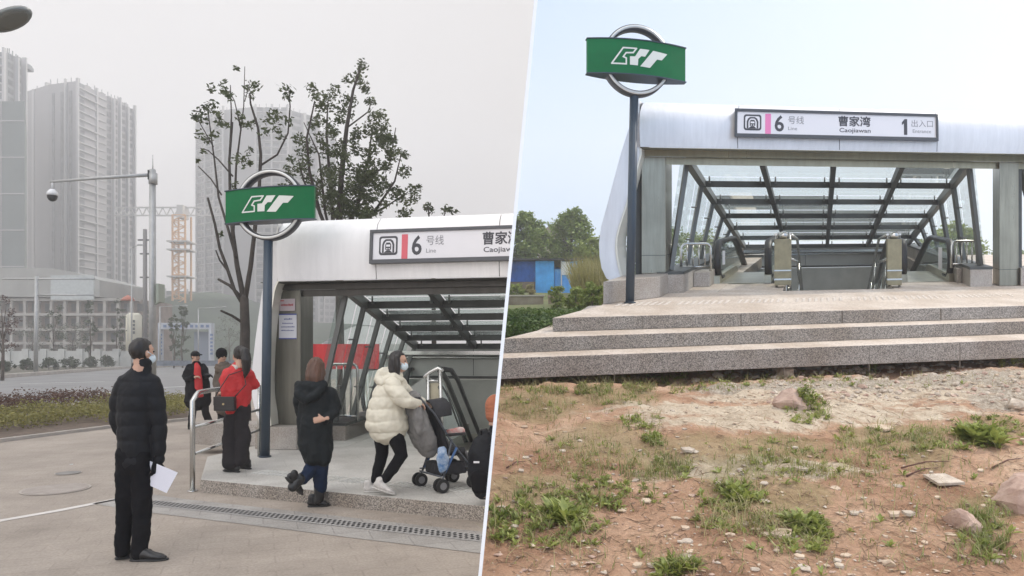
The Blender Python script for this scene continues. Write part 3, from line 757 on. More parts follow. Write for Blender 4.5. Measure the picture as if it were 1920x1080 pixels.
# railings on the side kerbs
a = U.uh(1275, 515, 1.0); c = U.uh(1331, 457, 1.0)
solidk = MB().box((pl[1]+.1, .4, .003), (ub_l[0]-.08, .95, .26), FR)
solid('kerb_block', MB().box((uwL+.31, .9, .003), (ub_l[0]-.05, 1.6, .27), FR), M_granL, 'granite kerb block under the left railing of the sunlit entrance', 'stone block', bevel=.01)
railing(FR, 1.1, a[0], c[0], .27, c[1], 4, -1, 'stainless railing left of the left escalator in the sunlit entrance', across=True)
a = U.uh(1784, 512, .9); c = U.uh(1832, 452, .9)
solid('kerb_block', MB().box((ub_r[0]+.05, .7, .003), (uwR-.31, 1.4, .27), FR), M_granL, 'granite kerb block under the right railing of the sunlit entrance', 'stone block', bevel=.01)
railing(FR, .9, a[0], c[0], .27, c[1], 4, -1, 'stainless railing right of the right escalator in the sunlit entrance', across=True)
# dome camera under the beam
p = U.uh(1343, 303, .2); C = FR(p[0], .2, p[1])
D = thing('dome_camera', 'small white dome camera under the head beam of the sunlit entrance', 'camera', C)
build('housing', MB().tube([C+Vector((0,0,.09)), C+Vector((0,0,.02))], .08, 14), mat('camera_white', (.7, .7, .7), .4), D)
build('lens_dome', MB().ball(C, (.06, .06, .06), 12, 8), M_rubber, D)
# green roundel sign
base = Rpx(1181, 569, 0); Yb = base.y
rc = Vector((at(1193, 115, Yb).x, Yb, at(1193, 115, Yb).z))
Rr = 66/F*Yb
roundel(base, .065, rc, Rr, (195/F*Yb*.98, 66/F*Yb), math.radians(9), math.radians(-1.6), at(1189, 182, Yb), 0, 'green roundel station sign on a dark pole at the sunlit platform edge')

# ------------------------------------------------------------------ the dirt bank
def hground(x, y):
    h = lin([(0, -.10), (3, -.30), (5, -.42), (7, -.53), (8, -.63), (9.6, -.66), (30, -.9)], y - .15*max(0, x-.5)*(.5 if y > 5 else 0))
    return h
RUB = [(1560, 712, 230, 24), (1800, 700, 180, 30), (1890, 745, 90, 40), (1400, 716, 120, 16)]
MOS = [(1230, 878, 80, 34), (1120, 835, 110, 40), (1300, 870, 240, 40), (1460, 865, 120, 45), (1670, 830, 130, 34), (1010, 755, 110, 40), (1160, 740, 100, 26), (1390, 940, 100, 60), (1845, 1005, 70, 60), (1020, 960, 130, 60), (1850, 820, 90, 40), (1740, 880, 60, 30), (1500, 990, 80, 50)]
def zone(x, y, L):
    z_ = zR(y, -.5); px = 960+x/y*F; py = HZ-(z_-CAMZ)/y*F; v = 0
    for cx, cy_, rx, ry in L:
        d = math.hypot((px-cx)/rx, (py-cy_)/ry); v = max(v, min(1, 1.6-1.3*d))
    return v
def bank_z(x, y):
    z = zR(y, hground(x, y))
    z += .06*noise.noise(Vector((x*.9, y*.9, 1.3))) + .02*abs(noise.noise(Vector((x*4, y*9, 3)))) + .045*noise.noise(Vector((x*2.3, y*2.3, 5))) + .026*noise.noise(Vector((x*6, y*6, 9))) + .014*abs(noise.noise(Vector((x*15, y*15, 2)))) + .010*max(0, noise.noise(Vector((x*30, y*30, 7)))-.1)
    ye = 8.0+.168*(x-.5)
    if y > ye-.30: z -= .15*min(1, (y-ye+.30)/.35)
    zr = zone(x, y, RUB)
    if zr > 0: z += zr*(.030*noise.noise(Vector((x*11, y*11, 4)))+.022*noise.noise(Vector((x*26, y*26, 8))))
    # slump in front of the steps, rising bank to the lower left
    return z
def dirt_material():
    m = bpy.data.materials.new('dirt'); m.use_nodes = True; nt = m.node_tree; b = nt.nodes['Principled BSDF']; b.inputs['Roughness'].default_value = .95; b.inputs['Specular IOR Level'].default_value = .15
    tc = nt.nodes.new('ShaderNodeTexCoord')
    def N(s, d=6, r=.6, w=None):
        n = nt.nodes.new('ShaderNodeTexNoise'); n.inputs['Scale'].default_value = s; n.inputs['Detail'].default_value = d; n.inputs['Roughness'].default_value = r
        nt.links.new(tc.outputs['Object'], n.inputs['Vector']); return n.outputs['Fac']
    def ramp(f, *st):
        r = nt.nodes.new('ShaderNodeValToRGB'); e = r.color_ramp.elements
        e[0].position, e[0].color = st[0][0], (*st[0][1], 1); e[1].position, e[1].color = st[-1][0], (*st[-1][1], 1)
        for s in st[1:-1]: k = e.new(s[0]); k.color = (*s[1], 1)
        nt.links.new(f, r.inputs['Fac']); return r.outputs['Color']
    def mix(f, a, b_, mode='MIX'):
        x = nt.nodes.new('ShaderNodeMixRGB'); x.blend_type = mode
        if isinstance(f, float): x.inputs['Fac'].default_value = f
        else: nt.links.new(f, x.inputs['Fac'])
        nt.links.new(a, x.inputs['Color1']); nt.links.new(b_, x.inputs['Color2']); return x.outputs['Color']
    red = ramp(N(1.6, 8, .65), (.3, (.27, .15, .092)), (.45, (.42, .255, .165)), (.58, (.53, .35, .24)), (.74, (.64, .48, .35)))
    grey = ramp(N(7, 8, .7), (.3, (.40, .315, .225)), (.5, (.56, .465, .355)), (.7, (.70, .61, .48)))
    # cement spill: a patch in front of the steps on the right
    vt = nt.nodes.new('ShaderNodeAttribute'); vt.attribute_name = 'cement'
    mm = nt.nodes.new('ShaderNodeMath'); mm.operation = 'MULTIPLY_ADD'; mm.inputs[1].default_value = 1.5
    nt.links.new(N(3.5, 7, .7), mm.inputs[0]); 
    ad = nt.nodes.new('ShaderNodeMath'); ad.operation = 'SUBTRACT'; nt.links.new(vt.outputs['Fac'], ad.inputs[0]); ad.inputs[1].default_value = .95
    nt.links.new(ad.outputs[0], mm.inputs[2])
    cl = nt.nodes.new('ShaderNodeMapRange'); cl.inputs[1].default_value = .22; cl.inputs[2].default_value = .5; nt.links.new(mm.outputs[0], cl.inputs[0])
    col = mix(cl.outputs[0], red, grey)
    # small pebbles and crumbs
    vo = nt.nodes.new('ShaderNodeTexVoronoi'); vo.inputs['Scale'].default_value = 34; nt.links.new(tc.outputs['Object'], vo.inputs['Vector'])
    sp = ramp(vo.outputs['Distance'], (.0, (1.28, 1.22, 1.15)), (.2, (1.0, 1.0, 1.0)), (.6, (.82, .82, .82)))
    col = mix(.6, col, sp, 'MULTIPLY')
    fine = ramp(N(60, 4, .8), (.3, (.7, .7, .7)), (.7, (1.2, 1.2, 1.2)))
    col = mix(.8, col, fine, 'MULTIPLY')
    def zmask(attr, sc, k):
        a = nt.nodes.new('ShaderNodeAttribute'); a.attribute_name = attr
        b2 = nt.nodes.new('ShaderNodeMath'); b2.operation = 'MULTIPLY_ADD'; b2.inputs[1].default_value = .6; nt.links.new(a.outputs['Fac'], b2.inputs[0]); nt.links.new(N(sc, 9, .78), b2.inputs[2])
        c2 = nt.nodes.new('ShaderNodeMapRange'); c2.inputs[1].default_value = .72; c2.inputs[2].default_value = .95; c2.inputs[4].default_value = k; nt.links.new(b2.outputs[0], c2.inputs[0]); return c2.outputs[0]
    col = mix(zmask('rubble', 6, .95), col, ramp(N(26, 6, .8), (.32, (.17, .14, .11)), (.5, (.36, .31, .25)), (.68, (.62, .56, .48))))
    # moss and low dead growth
    col = mix(zmask('moss', 5, .55), col, ramp(N(22, 5, .8), (.35, (.15, .125, .06)), (.65, (.34, .29, .15))))
    nt.links.new(col, b.inputs['Base Color'])
    bp = nt.nodes.new('ShaderNodeBump'); bp.inputs['Strength'].default_value = .9; bp.inputs['Distance'].default_value = .03
    nt.links.new(N(24, 8, .75), bp.inputs['Height']); nt.links.new(bp.outputs['Normal'], b.inputs['Normal'])
    return m
M_dirt = dirt_material()
def cement(x, y):
    # three overlapping lobes in front of the steps
    v = 0
    for (px, py, rx, ry) in ((1480, 765, 2.1, .55), (1660, 735, 2.6, .7), (1850, 712, 2.0, .5), (1370, 790, 1.0, .35), (1240, 765, .55, .2), (1440, 880, 1.0, .3)):
        c = bank_pt(px, py); d = math.hypot((x-c.x)/rx, (y-c.y)/ry); v = max(v, 1.15-d*.8)
    return max(0, min(1, v))
_bp = {}
def bank_pt(px, py):
    if (px, py) in _bp: return _bp[(px, py)]
    Y = 1.7*F/(py-400)
    for _ in range(12):
        h = hground((px-960)/F*Y, Y); Y = .5*Y+.5*(1.33-h)*F/(py-400)
    x = (px-960)/F*Y
    # settle on the real surface
    for _ in range(6):
        z = bank_z(x, Y); pz = CAMZ+(HZ-py)/F*Y; Y += (pz-z)/( (py-HZ)/F + KR)*.9; x = (px-960)/F*Y
    _bp[(px, py)] = Vector((x, Y, bank_z(x, Y))); return _bp[(px, py)]
mb = MB(); rows = []
ys = [2.3]
while ys[-1] < 12.2: ys.append(ys[-1]+max(.016, ys[-1]*.0058))
cols = []
nx = 330
for y in ys:
    xa = -.35-.03*y; xb = y*.83+.8
    rows.append([(xa+(xb-xa)*i/nx, y) for i in range(nx+1)])
vs = [Vector((x, y, bank_z(x, y))) for r in rows for x, y in r]
fs = [(j*(nx+1)+i, j*(nx+1)+i+1, (j+1)*(nx+1)+i+1, (j+1)*(nx+1)+i) for j in range(len(ys)-1) for i in range(nx)
      if not (FR.O.y-.1 < vs[j*(nx+1)+i].y and vs[j*(nx+1)+i].x > 2.2)]
mb.add(vs, fs, True)
bank = struct('ground', mb, M_dirt, clip=-1)
at_ = bank.data.attributes.new('cement', 'FLOAT', 'POINT')
a2_ = bank.data.attributes.new('moss', 'FLOAT', 'POINT'); a3_ = bank.data.attributes.new('rubble', 'FLOAT', 'POINT')
for i, v in enumerate(bank.data.vertices):
    at_.data[i].value = cement(v.co.x, v.co.y); a2_.data[i].value = max(0, zone(v.co.x, v.co.y, MOS)); a3_.data[i].value = max(0, zone(v.co.x, v.co.y, RUB))

# land beyond
def land_z(x, y):
    return lin([(8, 1.1), (10.6, 1.95), (20, 2.75), (32, 4.1), (40, 5.15), (60, 7.7), (100, 12), (200, 20)], y) + .25*noise.noise(Vector((x*.15, y*.15, 0)))*min(1, (y-9)/15)
mb = MB(); n = 60; ys2 = [9.5*1.075**i for i in range(44)]
vs = []; 
for y in ys2:
    for i in range(n+1):
        x = -.7 + (y*1.1+8)*i/n + .03*y*0; vs.append(Vector((x-.05*y, y, land_z(x, y))))
def infoot(p):
    q = p-FR.O; v = q.y/1.0; u = (q.x-FR.V.x*q.y)/FR.U.x
    return -1 < u < 8 and -.5 < v < 10.5
fs = [(j*(n+1)+i, j*(n+1)+i+1, (j+1)*(n+1)+i+1, (j+1)*(n+1)+i) for j in range(len(ys2)-1) for i in range(n) if not infoot(vs[j*(n+1)+i])]
mb.add(vs, fs, True)
M_land = mat('rough_grass_ground', (.16, .15, .07), .95, col2=(.09, .13, .035), vscale=.8)
struct('terrain', mb, M_land, clip=-1)

# ------------------------------------------------------------------ stones
M_rock = mat('pinkish_rock', (.50, .37, .30), .9, col2=(.33, .22, .175), vscale=9, bump=.8, bscale=30)
M_rock2 = mat('pale_mortar_lump', (.54, .47, .39), .9, col2=(.34, .28, .225), vscale=14, bump=.7, bscale=50)
M_slab_ = mat('broken_tile', (.55, .45, .34), .85, col2=(.40, .30, .22), vscale=12, bump=.4)
def rock_mb(c, rx, ry, rz, seed, n=14, m=9, sharp=.35):
    r2 = random.Random(seed); o = Vector((r2.uniform(0, 50), r2.uniform(0, 50), 0)); rot = Matrix.Rotation(r2.uniform(0, 6.28), 3, 'Z')
    planes = [(Vector((r2.uniform(-1, 1), r2.uniform(-1, 1), r2.uniform(-.3, 1))).normalized(), r2.uniform(.42, .78)) for _ in range(11)]
    def fn(v):
        u = Vector((v.x/rx, v.y/ry, v.z/rz)); 
        for nrm, d in planes:
            k = u.dot(nrm)
            if k > d: u -= nrm*(k-d)
        u *= 1+.12*noise.noise(u*2.5+o)
        return Vector((u.x*rx, u.y*ry, u.z*rz))
    return MB().ball(c, (rx, ry, rz), n, m, rot=rot, smooth=False, fn=fn)
def shard(c, rx, ry, t, seed):
    r2 = random.Random(seed); n = r2.choice((4, 5, 5, 6)); a0 = r2.uniform(0, 6.28); P = []
    for i in range(n):
        a = a0+2*PI*(i+r2.uniform(-.22, .22))/n; P.append((math.cos(a)*rx*r2.uniform(.8, 1.1), math.sin(a)*ry*r2.uniform(.8, 1.1)))
    nx_, ny_ = r2.uniform(-.12, .12), r2.uniform(-.16, .02)
    f = lambda h: (lambda x, y: c+Vector((x, y, h-nx_*x-ny_*y+KR*y)))
    return MB().prism(P, f(0), f(t))
for (px, py, w_, hh, lab, m) in ((1803, 985, 84, 44, 'large pinkish rock low right beside a dark weed clump', M_rock), (1486, 762, 66, 40, 'brown rock with a weed beside it on the pale cement spill', M_rock),
                                (1650, 806, 52, 9, 'flat cream broken tile lying on the dirt', M_slab_), (1906, 764, 48, 20, 'white lump of mortar at the right photo edge', M_rock2),
                                (1768, 905, 85, 9, 'long flat pale slab of cracked mortar in the dirt', M_rock2), (1500, 884, 34, 14, 'small pale stone left of the flat broken tile', M_rock2),
                                (1474, 706, 40, 20, 'grey stone in the shade under the lowest step', M_rock2), (1664, 1060, 30, 16, 'small pale square stone at the bottom photo edge', M_slab_),
                                (1676, 970, 30, 10, 'pale flat stone fragment left of a matching fragment', M_slab_), (1704, 969, 26, 12, 'pale flat stone fragment right of a matching fragment', M_rock2),
                                (1468, 1007, 46, 9, 'flat beige shard beside the bottom weeds', M_slab_), (1290, 848, 30, 10, 'small beige stone in the red dirt left of the weeds', M_rock2),
                                (1932, 952, 120, 90, 'reddish boulder added half out of view to shade the lower right corner', M_rock), (1690, 716, 0, 0, '', None)):  # the edge boulder is added to cast the corner shadow
    if m is None: continue
    c = bank_pt(px, py); k = c.y/F
    rx = w_*k*.5; rz = max(.012, hh*k*.62)
    mbk = rock_mb(c+Vector((0, 0, rz*.45)), rx*1.15, rx*.9, rz*1.2, px) if hh > 14 else shard(c+Vector((0, 0, .012)), rx, rx*.62, .016, px)
    solid('rock' if hh > 15 else 'stone', mbk, m, lab, 'rock')
rub = MB(); rub2 = MB(); rub3 = MB()
for i in range(2300):
    px = rnd.uniform(905, 1930); py = 700+380*rnd.random()**.85
    if rnd.random() < .35: px = rnd.uniform(1300, 1925); py = rnd.uniform(694, 760)
    c = bank_pt(px, py)
    if side(c) < .03: continue
    r = rnd.uniform(.003, .011)*rnd.choice((1, 1, 1, 1, 1.5, 2.6))
    tgt = rnd.choice((rub, rub2, rub3))
    tgt.merge(rock_mb(c+Vector((0, 0, r*.2)), r*rnd.uniform(.8, 1.7), r*rnd.uniform(.7, 1.2), r*rnd.uniform(.2, .6), i, 7, 5))
for i in range(95):
    px = rnd.uniform(905, 1925); py = 725+350*rnd.random()
    c = bank_pt(round(px), round(py))
    if side(c) < .05: continue
    r = rnd.uniform(.012, .036)
    tag_ = (rub2, rub3)[i % 2]; tag_.merge(shard(c+Vector((0, 0, .003)), r, r*rnd.uniform(.5, .9), rnd.uniform(.005, .012), 5000+i))
for i in range(420):
    px = rnd.uniform(1440, 1925); py = rnd.uniform(688, 752)-(px-1440)*.02
    c = bank_pt(round(px), round(py)); r = rnd.uniform(.012, .045)
    (rub, rub2, rub3, rub2)[i % 4].merge(rock_mb(c+Vector((0, 0, r*.15)), r*1.3, r, r*.7, 7000+i, 7, 5))
for m_, k in ((rub, M_rock), (rub2, M_rock2), (rub3, M_slab_)):
    if m_.v: tag(build('rubble', m_, k, base=(4, 6, 1.2)), 'small stones and crumbs of mortar scattered over the dirt bank', 'rubble', None, 'stuff')
# broken concrete footing under the lowest step
mb = MB()
for i in range(64):
    px = 1300+i*9.8+rnd.uniform(-5, 5); py = 704-(px-1300)*.045+rnd.uniform(-7, 12)
    c = bank_pt(px, py); r = rnd.uniform(.03, .085)
    mb.merge(rock_mb(c+Vector((0, 0, r*.1)), r*1.5, r, r*.7, 900+i, 9, 6))
tag(build('footing_rubble', mb, M_rock2, base=(5, 8.5, 1.4)), 'rough lumps of grey mortar under the lowest step', 'rubble', None, 'stuff')

# ------------------------------------------------------------------ weeds and grass
M_weed = leaf_mat('weed_green', (.13, .17, .035), (.40, .44, .12), 5)
M_weed2 = leaf_mat('grass_dry', (.25, .22, .09), (.48, .42, .22), 4)
M_grass = leaf_mat('grass_green', (.12, .15, .04), (.33, .36, .12), 5)
def blade(mb, p, L, w_, ang, lean, rn, seg=3):
    d = Vector((math.cos(ang), math.sin(ang), 0)); sdv = Vector((-d.y, d.x, 0))
    pts = []
    for i in range(seg+1):
        t = i/seg; pts.append(p + d*L*lean*t*t + Vector((0,0,1))*L*(t*(1-.35*lean*t)))
    vs = []
    for i, q in enumerate(pts):
        ww = w_*(1-(i/seg)**1.5)*.5 + .0004; vs += [q-sdv*ww, q+sdv*ww]
    mb.add(vs, [(2*i, 2*i+1, 2*i+3, 2*i+2) for i in range(seg)], True)
def weed(mb, p, s, rn, leaves=14):
    for i in range(leaves):
        a = rn.uniform(0, 6.28); el = rn.uniform(.15, 1.2); L = s*rn.uniform(.5, 1.1)
        d = Vector((math.cos(a)*math.cos(el), math.sin(a)*math.cos(el), math.sin(el)))
        tip = p+d*L; mid = p+d*L*.55+Vector((0,0,L*.06)); sv = Vector((-math.sin(a), math.cos(a), rn.uniform(-.3, .3)))*s*rn.uniform(.10, .2)
        tip.z -= L*.12
        mb.add([p, mid-sv, tip, mid+sv, mid+Vector((0,0,-.012*s*8))], [(0, 1, 4), (1, 2, 4), (2, 3, 4), (3, 0, 4)], True)
def scatter(region, n, fn):
    (x0, y0, x1, y1) = region
    for i in range(n):
        px = x0+(x1-x0)*rnd.random(); py = y0+(y1-y0)*rnd.random()
        q = ((px-(x0+x1)/2)/((x1-x0)/2))**2+((py-(y0+y1)/2)/((y1-y0)/2))**2
        if q > 1.35+rnd.uniform(-1.0, .3): continue
        if noise.noise(Vector((px*.035, py*.07, 3))) < -.25+.2*rnd.random(): continue
        c = bank_pt(round(px, 1), round(py, 1))
        if side(c) < .02: continue
        fn(c)
gg = MB(); gd = MB(); gw = MB()
g1 = lambda c: blade(gg, c, rnd.uniform(.015, .10)*rnd.uniform(.6, 1.2), rnd.uniform(.003, .006), rnd.uniform(0, 6.3), rnd.uniform(.2, 1.1), rnd)
g2 = lambda c: blade(gd, c, rnd.uniform(.02, .16)*rnd.uniform(.5, 1.2), rnd.uniform(.002, .005), rnd.uniform(0, 6.3), rnd.uniform(.3, 1.4), rnd)
w1 = lambda c: weed(gw, c, rnd.uniform(.015, .075), rnd, rnd.randint(4, 10))
for reg, a, b_, c_ in (((920, 702, 1330, 740), 1300, 1500, 420), ((1250, 696, 1560, 722), 300, 400, 130), ((1000, 708, 1200, 740), 400, 900, 90), ((900, 718, 1080, 790), 600, 900, 90), ((1080, 715, 1240, 760), 600, 500, 90), ((1240, 700, 1420, 735), 300, 300, 60), ((895, 920, 1140, 1030), 900, 300, 460), ((960, 900, 1250, 960), 500, 120, 200),
                       ((1010, 820, 1170, 900), 500, 350, 60), ((1160, 850, 1300, 905), 1000, 250, 40), ((1165, 770, 1240, 808), 250, 80, 90), ((1205, 812, 1250, 838), 300, 0, 50), ((1360, 825, 1550, 905), 500, 400, 90),
                       ((1470, 740, 1560, 795), 300, 80, 140), ((1310, 905, 1440, 960), 400, 150, 170), ((1300, 950, 1500, 1010), 350, 450, 70), ((1440, 970, 1560, 1040), 350, 120, 150), ((1560, 800, 1780, 860), 700, 600, 120),
                       ((1780, 780, 1920, 850), 350, 80, 260), ((1700, 800, 1800, 850), 400, 150, 60), ((1790, 950, 1900, 1062), 1500, 60, 60), ((1560, 690, 1640, 720), 250, 80, 60), ((1860, 650, 1925, 690), 60, 0, 70), ((1230, 1050, 1310, 1085), 200, 60, 60),
                       ((1480, 850, 1680, 905), 200, 350, 30), ((900, 760, 1250, 900), 200, 500, 20), ((1300, 700, 1900, 730), 300, 250, 60), ((900, 1010, 1920, 1080), 160, 260, 25), ((1200, 780, 1900, 1000), 260, 480, 30), ((1560, 860, 1920, 1000), 100, 260, 16)):
    scatter(reg, int(a*.95), g1); scatter(reg, int(b_*1.5), g2); scatter(reg, int(c_*1.0), w1)
tag(build('grass', gg, M_grass, base=(3, 6, 1)), 'short green grass in patches on the dirt bank', 'grass', None, 'stuff')
tag(build('dry_grass', gd, M_weed2, base=(3, 6, 1)), 'dry straw grass in patches on the dirt bank', 'grass', None, 'stuff')
tag(build('low_weeds', gw, M_weed, base=(3, 6, 1)), 'small leafy weeds in patches on the dirt bank', 'weeds', None, 'stuff')
def plant(px, py, s, n, label, upright=False):
    c = bank_pt(px, py); mb = MB()
    for i in range(n):
        q = c+Vector((rnd.gauss(0, s*.35), rnd.gauss(0, s*.3), 0)); q.z = bank_z(q.x, q.y)
        if upright:
            hgt = s*rnd.uniform(.7, 1.5)
            mb.tube([q, q+Vector((rnd.uniform(-.03, .03), 0, hgt))], .003, 4)
            for k in range(7):
                weed(mb, q+Vector((0, 0, hgt*(.3+.7*k/7))), s*.42, rnd, 4)
        else: weed(mb, q+Vector((0,0,.01)), s*rnd.uniform(.5, 1), rnd, 9)
    solid('weed', mb, M_weed, label, 'plant', base=c)
plant(1838, 828, .22, 26, 'broad leafy green weed clump on the bank at far right')
plant(1515, 765, .15, 9, 'tall leafy weed beside the brown rock', True)
plant(1520, 1000, .13, 14, 'bright weed clump among shards near the bottom')
plant(1385, 935, .14, 16, 'pale green weed clump in the middle of the red dirt')
plant(1230, 826, .08, 10, 'small round dark weed tuft in bare red dirt')
plant(1908, 690, .18, 5, 'tall bright weed beside the lowest step at right edge', True)
plant(1878, 690, .13, 5, 'short bright weed near the lowest step at right', True)
plant(1640, 700, .10, 6, 'little upright weed against the foot of the lowest step', True)
plant(1260, 1072, .10, 10, 'green weed tuft cut by the bottom photo edge')
plant(1050, 975, .16, 24, 'dense leafy weed patch low beside the partition')
# dead stalks and straw litter
lt = MB()
for i in range(2200):
    px = rnd.uniform(900, 1925); py = 705+375*rnd.random()**.9
    c = bank_pt(round(px), round(py))
    if side(c) < .03: continue
    a = rnd.uniform(0, 6.3); L_ = rnd.uniform(.02, .11); e_ = c+Vector((math.cos(a)*L_, math.sin(a)*L_, 0)); e_.z = bank_z(e_.x, e_.y)+rnd.uniform(.003, .012)
    s_ = Vector((-math.sin(a), math.cos(a), 0))*rnd.uniform(.0008, .0025); c = c+Vector((0, 0, .004))
    lt.add([c-s_, e_-s_, e_+s_, c+s_, (c+e_)/2+Vector((0,0,.004))], [(0,1,4),(1,2,4),(2,3,4),(3,0,4)], False)
tag(build('dead_stalks', lt, mat('straw_litter', (.34, .24, .15), .95, col2=(.13, .08, .05), vscale=9), base=(4, 6, 1.2)), 'dead stalks and straw litter strewn over the dirt bank', 'litter', None, 'stuff')
# twigs
for (x0, y0, x1, y1, lab) in ((1690, 880, 1780, 868, 'thin dark twig lying above the cracked mortar slab'), (1700, 895, 1760, 880, 'short dark twig lying by the cracked mortar slab'), (950, 880, 985, 868, 'small dark twig on bare dirt near the partition'), (1860, 880, 1918, 862, 'reddish twig at the right edge of the dirt')):
    a, c = bank_pt(x0, y0), bank_pt(x1, y1); mid = (a+c)/2+Vector((0, 0, .03))
    solid('twig', MB().tube([a+Vector((0,0,.01)), mid, c+Vector((0,0,.012))], [.006, .005, .002], 5), mat('twig_bark', (.12, .06, .045), .9), lab, 'twig', base=a)

# ------------------------------------------------------------------ trees
def leaf_clump(mb, c, r, n, s, rn, flat=.8):
    for i in range(n):
        d = Vector((rn.gauss(0, 1), rn.gauss(0, 1), rn.gauss(0, 1)*flat)); d = d.normalized()*r*(rn.random()**.45)
        p = c+d; t = Vector((rn.uniform(-1, 1), rn.uniform(-1, 1), rn.uniform(-.8, .5))).normalized()
        q = t.cross(Vector((rn.uniform(-1, 1), rn.uniform(-1, 1), rn.uniform(-1, 1)))).normalized()
        L = s*rn.uniform(.6, 1.25)
        mb.add([p-t*L*.5, p+q*L*.24, p+t*L*.5, p-q*L*.24], [(0, 1, 2, 3)], False)
def bushy_tree(name, base, H, Wd, label, mleaf, n_cl=60, leaf=.22, per=60, seed=1, clip=0, trunk_r=.18, group=None, crown_from=.25, mtrunk=None, cat='tree'):
    rn = random.Random(seed); base = Vector(base)
    T = thing(name, label, cat, base, group)
    tr = MB(); top = base+Vector((rn.uniform(-.1, .1)*Wd, 0, H*.8))
    tr.tube([base-Vector((0,0,.3)), base+(top-base)*.4+Vector((.03*H*rn.uniform(-1,1), 0, 0)), top], [trunk_r, trunk_r*.7, trunk_r*.15], 8)
    cr = MB(); lobes = []
    for i in range(n_cl):
        t = crown_from+(1-crown_from)*rn.random()**.8; prof = math.sin((.14+.80*(t-crown_from)/(1-crown_from))*PI)**.5
        a = rn.uniform(0, 2*PI); rr = Wd*.5*prof*rn.uniform(.35, 1)
        c = base+Vector((math.cos(a)*rr, math.sin(a)*rr*.8, H*t)); lobes.append(c)
        leaf_clump(cr, c, Wd*rn.uniform(.10, .19), per, leaf, rn)
        if i % 3 == 0: s0 = base+(top-base)*max(.15, t-.25); tr.tube([s0, (s0+c)/2+Vector((0,0,-.02*H)), c], [trunk_r*.35, trunk_r*.2, trunk_r*.07], 5)
    if clip: cull(cr, clip)
    build('trunk', tr, mtrunk or M_bark, T, clip=clip); build('crown', cr, mleaf, T)
    return T
M_bark = mat('bark', (.11, .085, .065), .9, var=.3, vscale=8, bump=.6)
M_leafR = leaf_mat('summer_leaves', (.09, .14, .03), (.30, .38, .10), .9)
M_leafR2 = leaf_mat('summer_leaves_bright', (.14, .19, .035), (.36, .42, .11), 1.2)
def tree_px(px, pyb, pyt, wpx, Y, name, label, mleaf, seed, **k):
    b = at(px, pyb, Y); b.z = min(b.z, at(px, pyb, Y).z); H = (pyb-pyt)/F*Y; W_ = wpx/F*Y
    return bushy_tree(name, b, H, W_, label, mleaf, seed=seed, **k)
tree_px(985, 520, 404, 76, 46, 'broadleaf_tree', 'round green tree behind the blue shed nearest the partition', M_leafR, 11, clip=-1, n_cl=70, leaf=.30, crown_from=.1)
tree_px(1068, 520, 398, 84, 50, 'broadleaf_tree', 'spreading green tree behind the right end of the blue shed', M_leafR, 12, n_cl=100, leaf=.32, crown_from=.05, per=60)
tree_px(1112, 520, 452, 70, 48, 'broadleaf_tree', 'low green tree between the blue shed and the curved silver leg', M_leafR2, 13, n_cl=50, leaf=.3, crown_from=.05)
tree_px(1020, 520, 440, 60, 52, 'broadleaf_tree', 'dark low tree in front of the cream house behind the shed', M_leafR, 14, n_cl=40, leaf=.3, crown_from=.05)
tree_px(1225, 520, 425, 120, 45, 'broadleaf_tree', 'green tree seen through the gap beside the curved silver leg', M_leafR, 15, n_cl=70, leaf=.3, crown_from=.05)
tree_px(1320, 520, 440, 90, 55, 'broadleaf_tree', 'green tree seen through the left side glass of the sunlit entrance', M_leafR2, 21, n_cl=50, leaf=.3, crown_from=.05)
tree_px(1790, 520, 425, 90, 38, 'broadleaf_tree', 'bright green tree seen through the right side glass', M_leafR2, 16, n_cl=60, leaf=.26, crown_from=.1)
tree_px(1735, 520, 455, 60, 44, 'broadleaf_tree', 'small green tree seen low through the right side glass', M_leafR2, 17, n_cl=40, leaf=.28, crown_from=.1)
for i, (px, t, w_) in enumerate(((1850, 480, 90), (1925, 478, 100))):
    tree_px(px, 512, t, w_, 95, 'far_tree', 'distant low tree %s the right-hand pillar' % ('just left of' if i == 0 else 'just right of'), M_leafR, 30+i, n_cl=36, leaf=.55, crown_from=.02)
# cream house behind the trees
hb_ = at(1030, 500, 75); Hs = thing('house', 'pale cream house half hidden by the trees behind the blue shed', 'house', hb_)
x0, x1 = at(1012, 0, 75).x, at(1052, 0, 75).x; z0, z1 = hb_.z-2, at(0, 440, 75).z; zt = at(0, 424, 75).z
build('wall', MB().box((x0, 75, z0), (x1, 80, z1)), mat('cream_wall', (.42, .36, .28), .9, var=.15, vscale=.8), Hs)
build('roof', MB().prism([(x0-.3, z1), (x1+.3, z1), ((x0+x1)/2+.6, zt), ((x0+x1)/2-.1, zt)], lambda x, z: (x, 74.6, z), lambda x, z: (x, 80.4, z)), mat('weathered_roof', (.3, .24, .2), .9, var=.2), Hs)
mb = MB().box(((x0+x1)/2-.35, 74.95, z1-1.5), ((x0+x1)/2+.35, 75.02, z1-.5)); build('window', mb, mat('dark_window', (.04, .045, .05), .2), Hs)
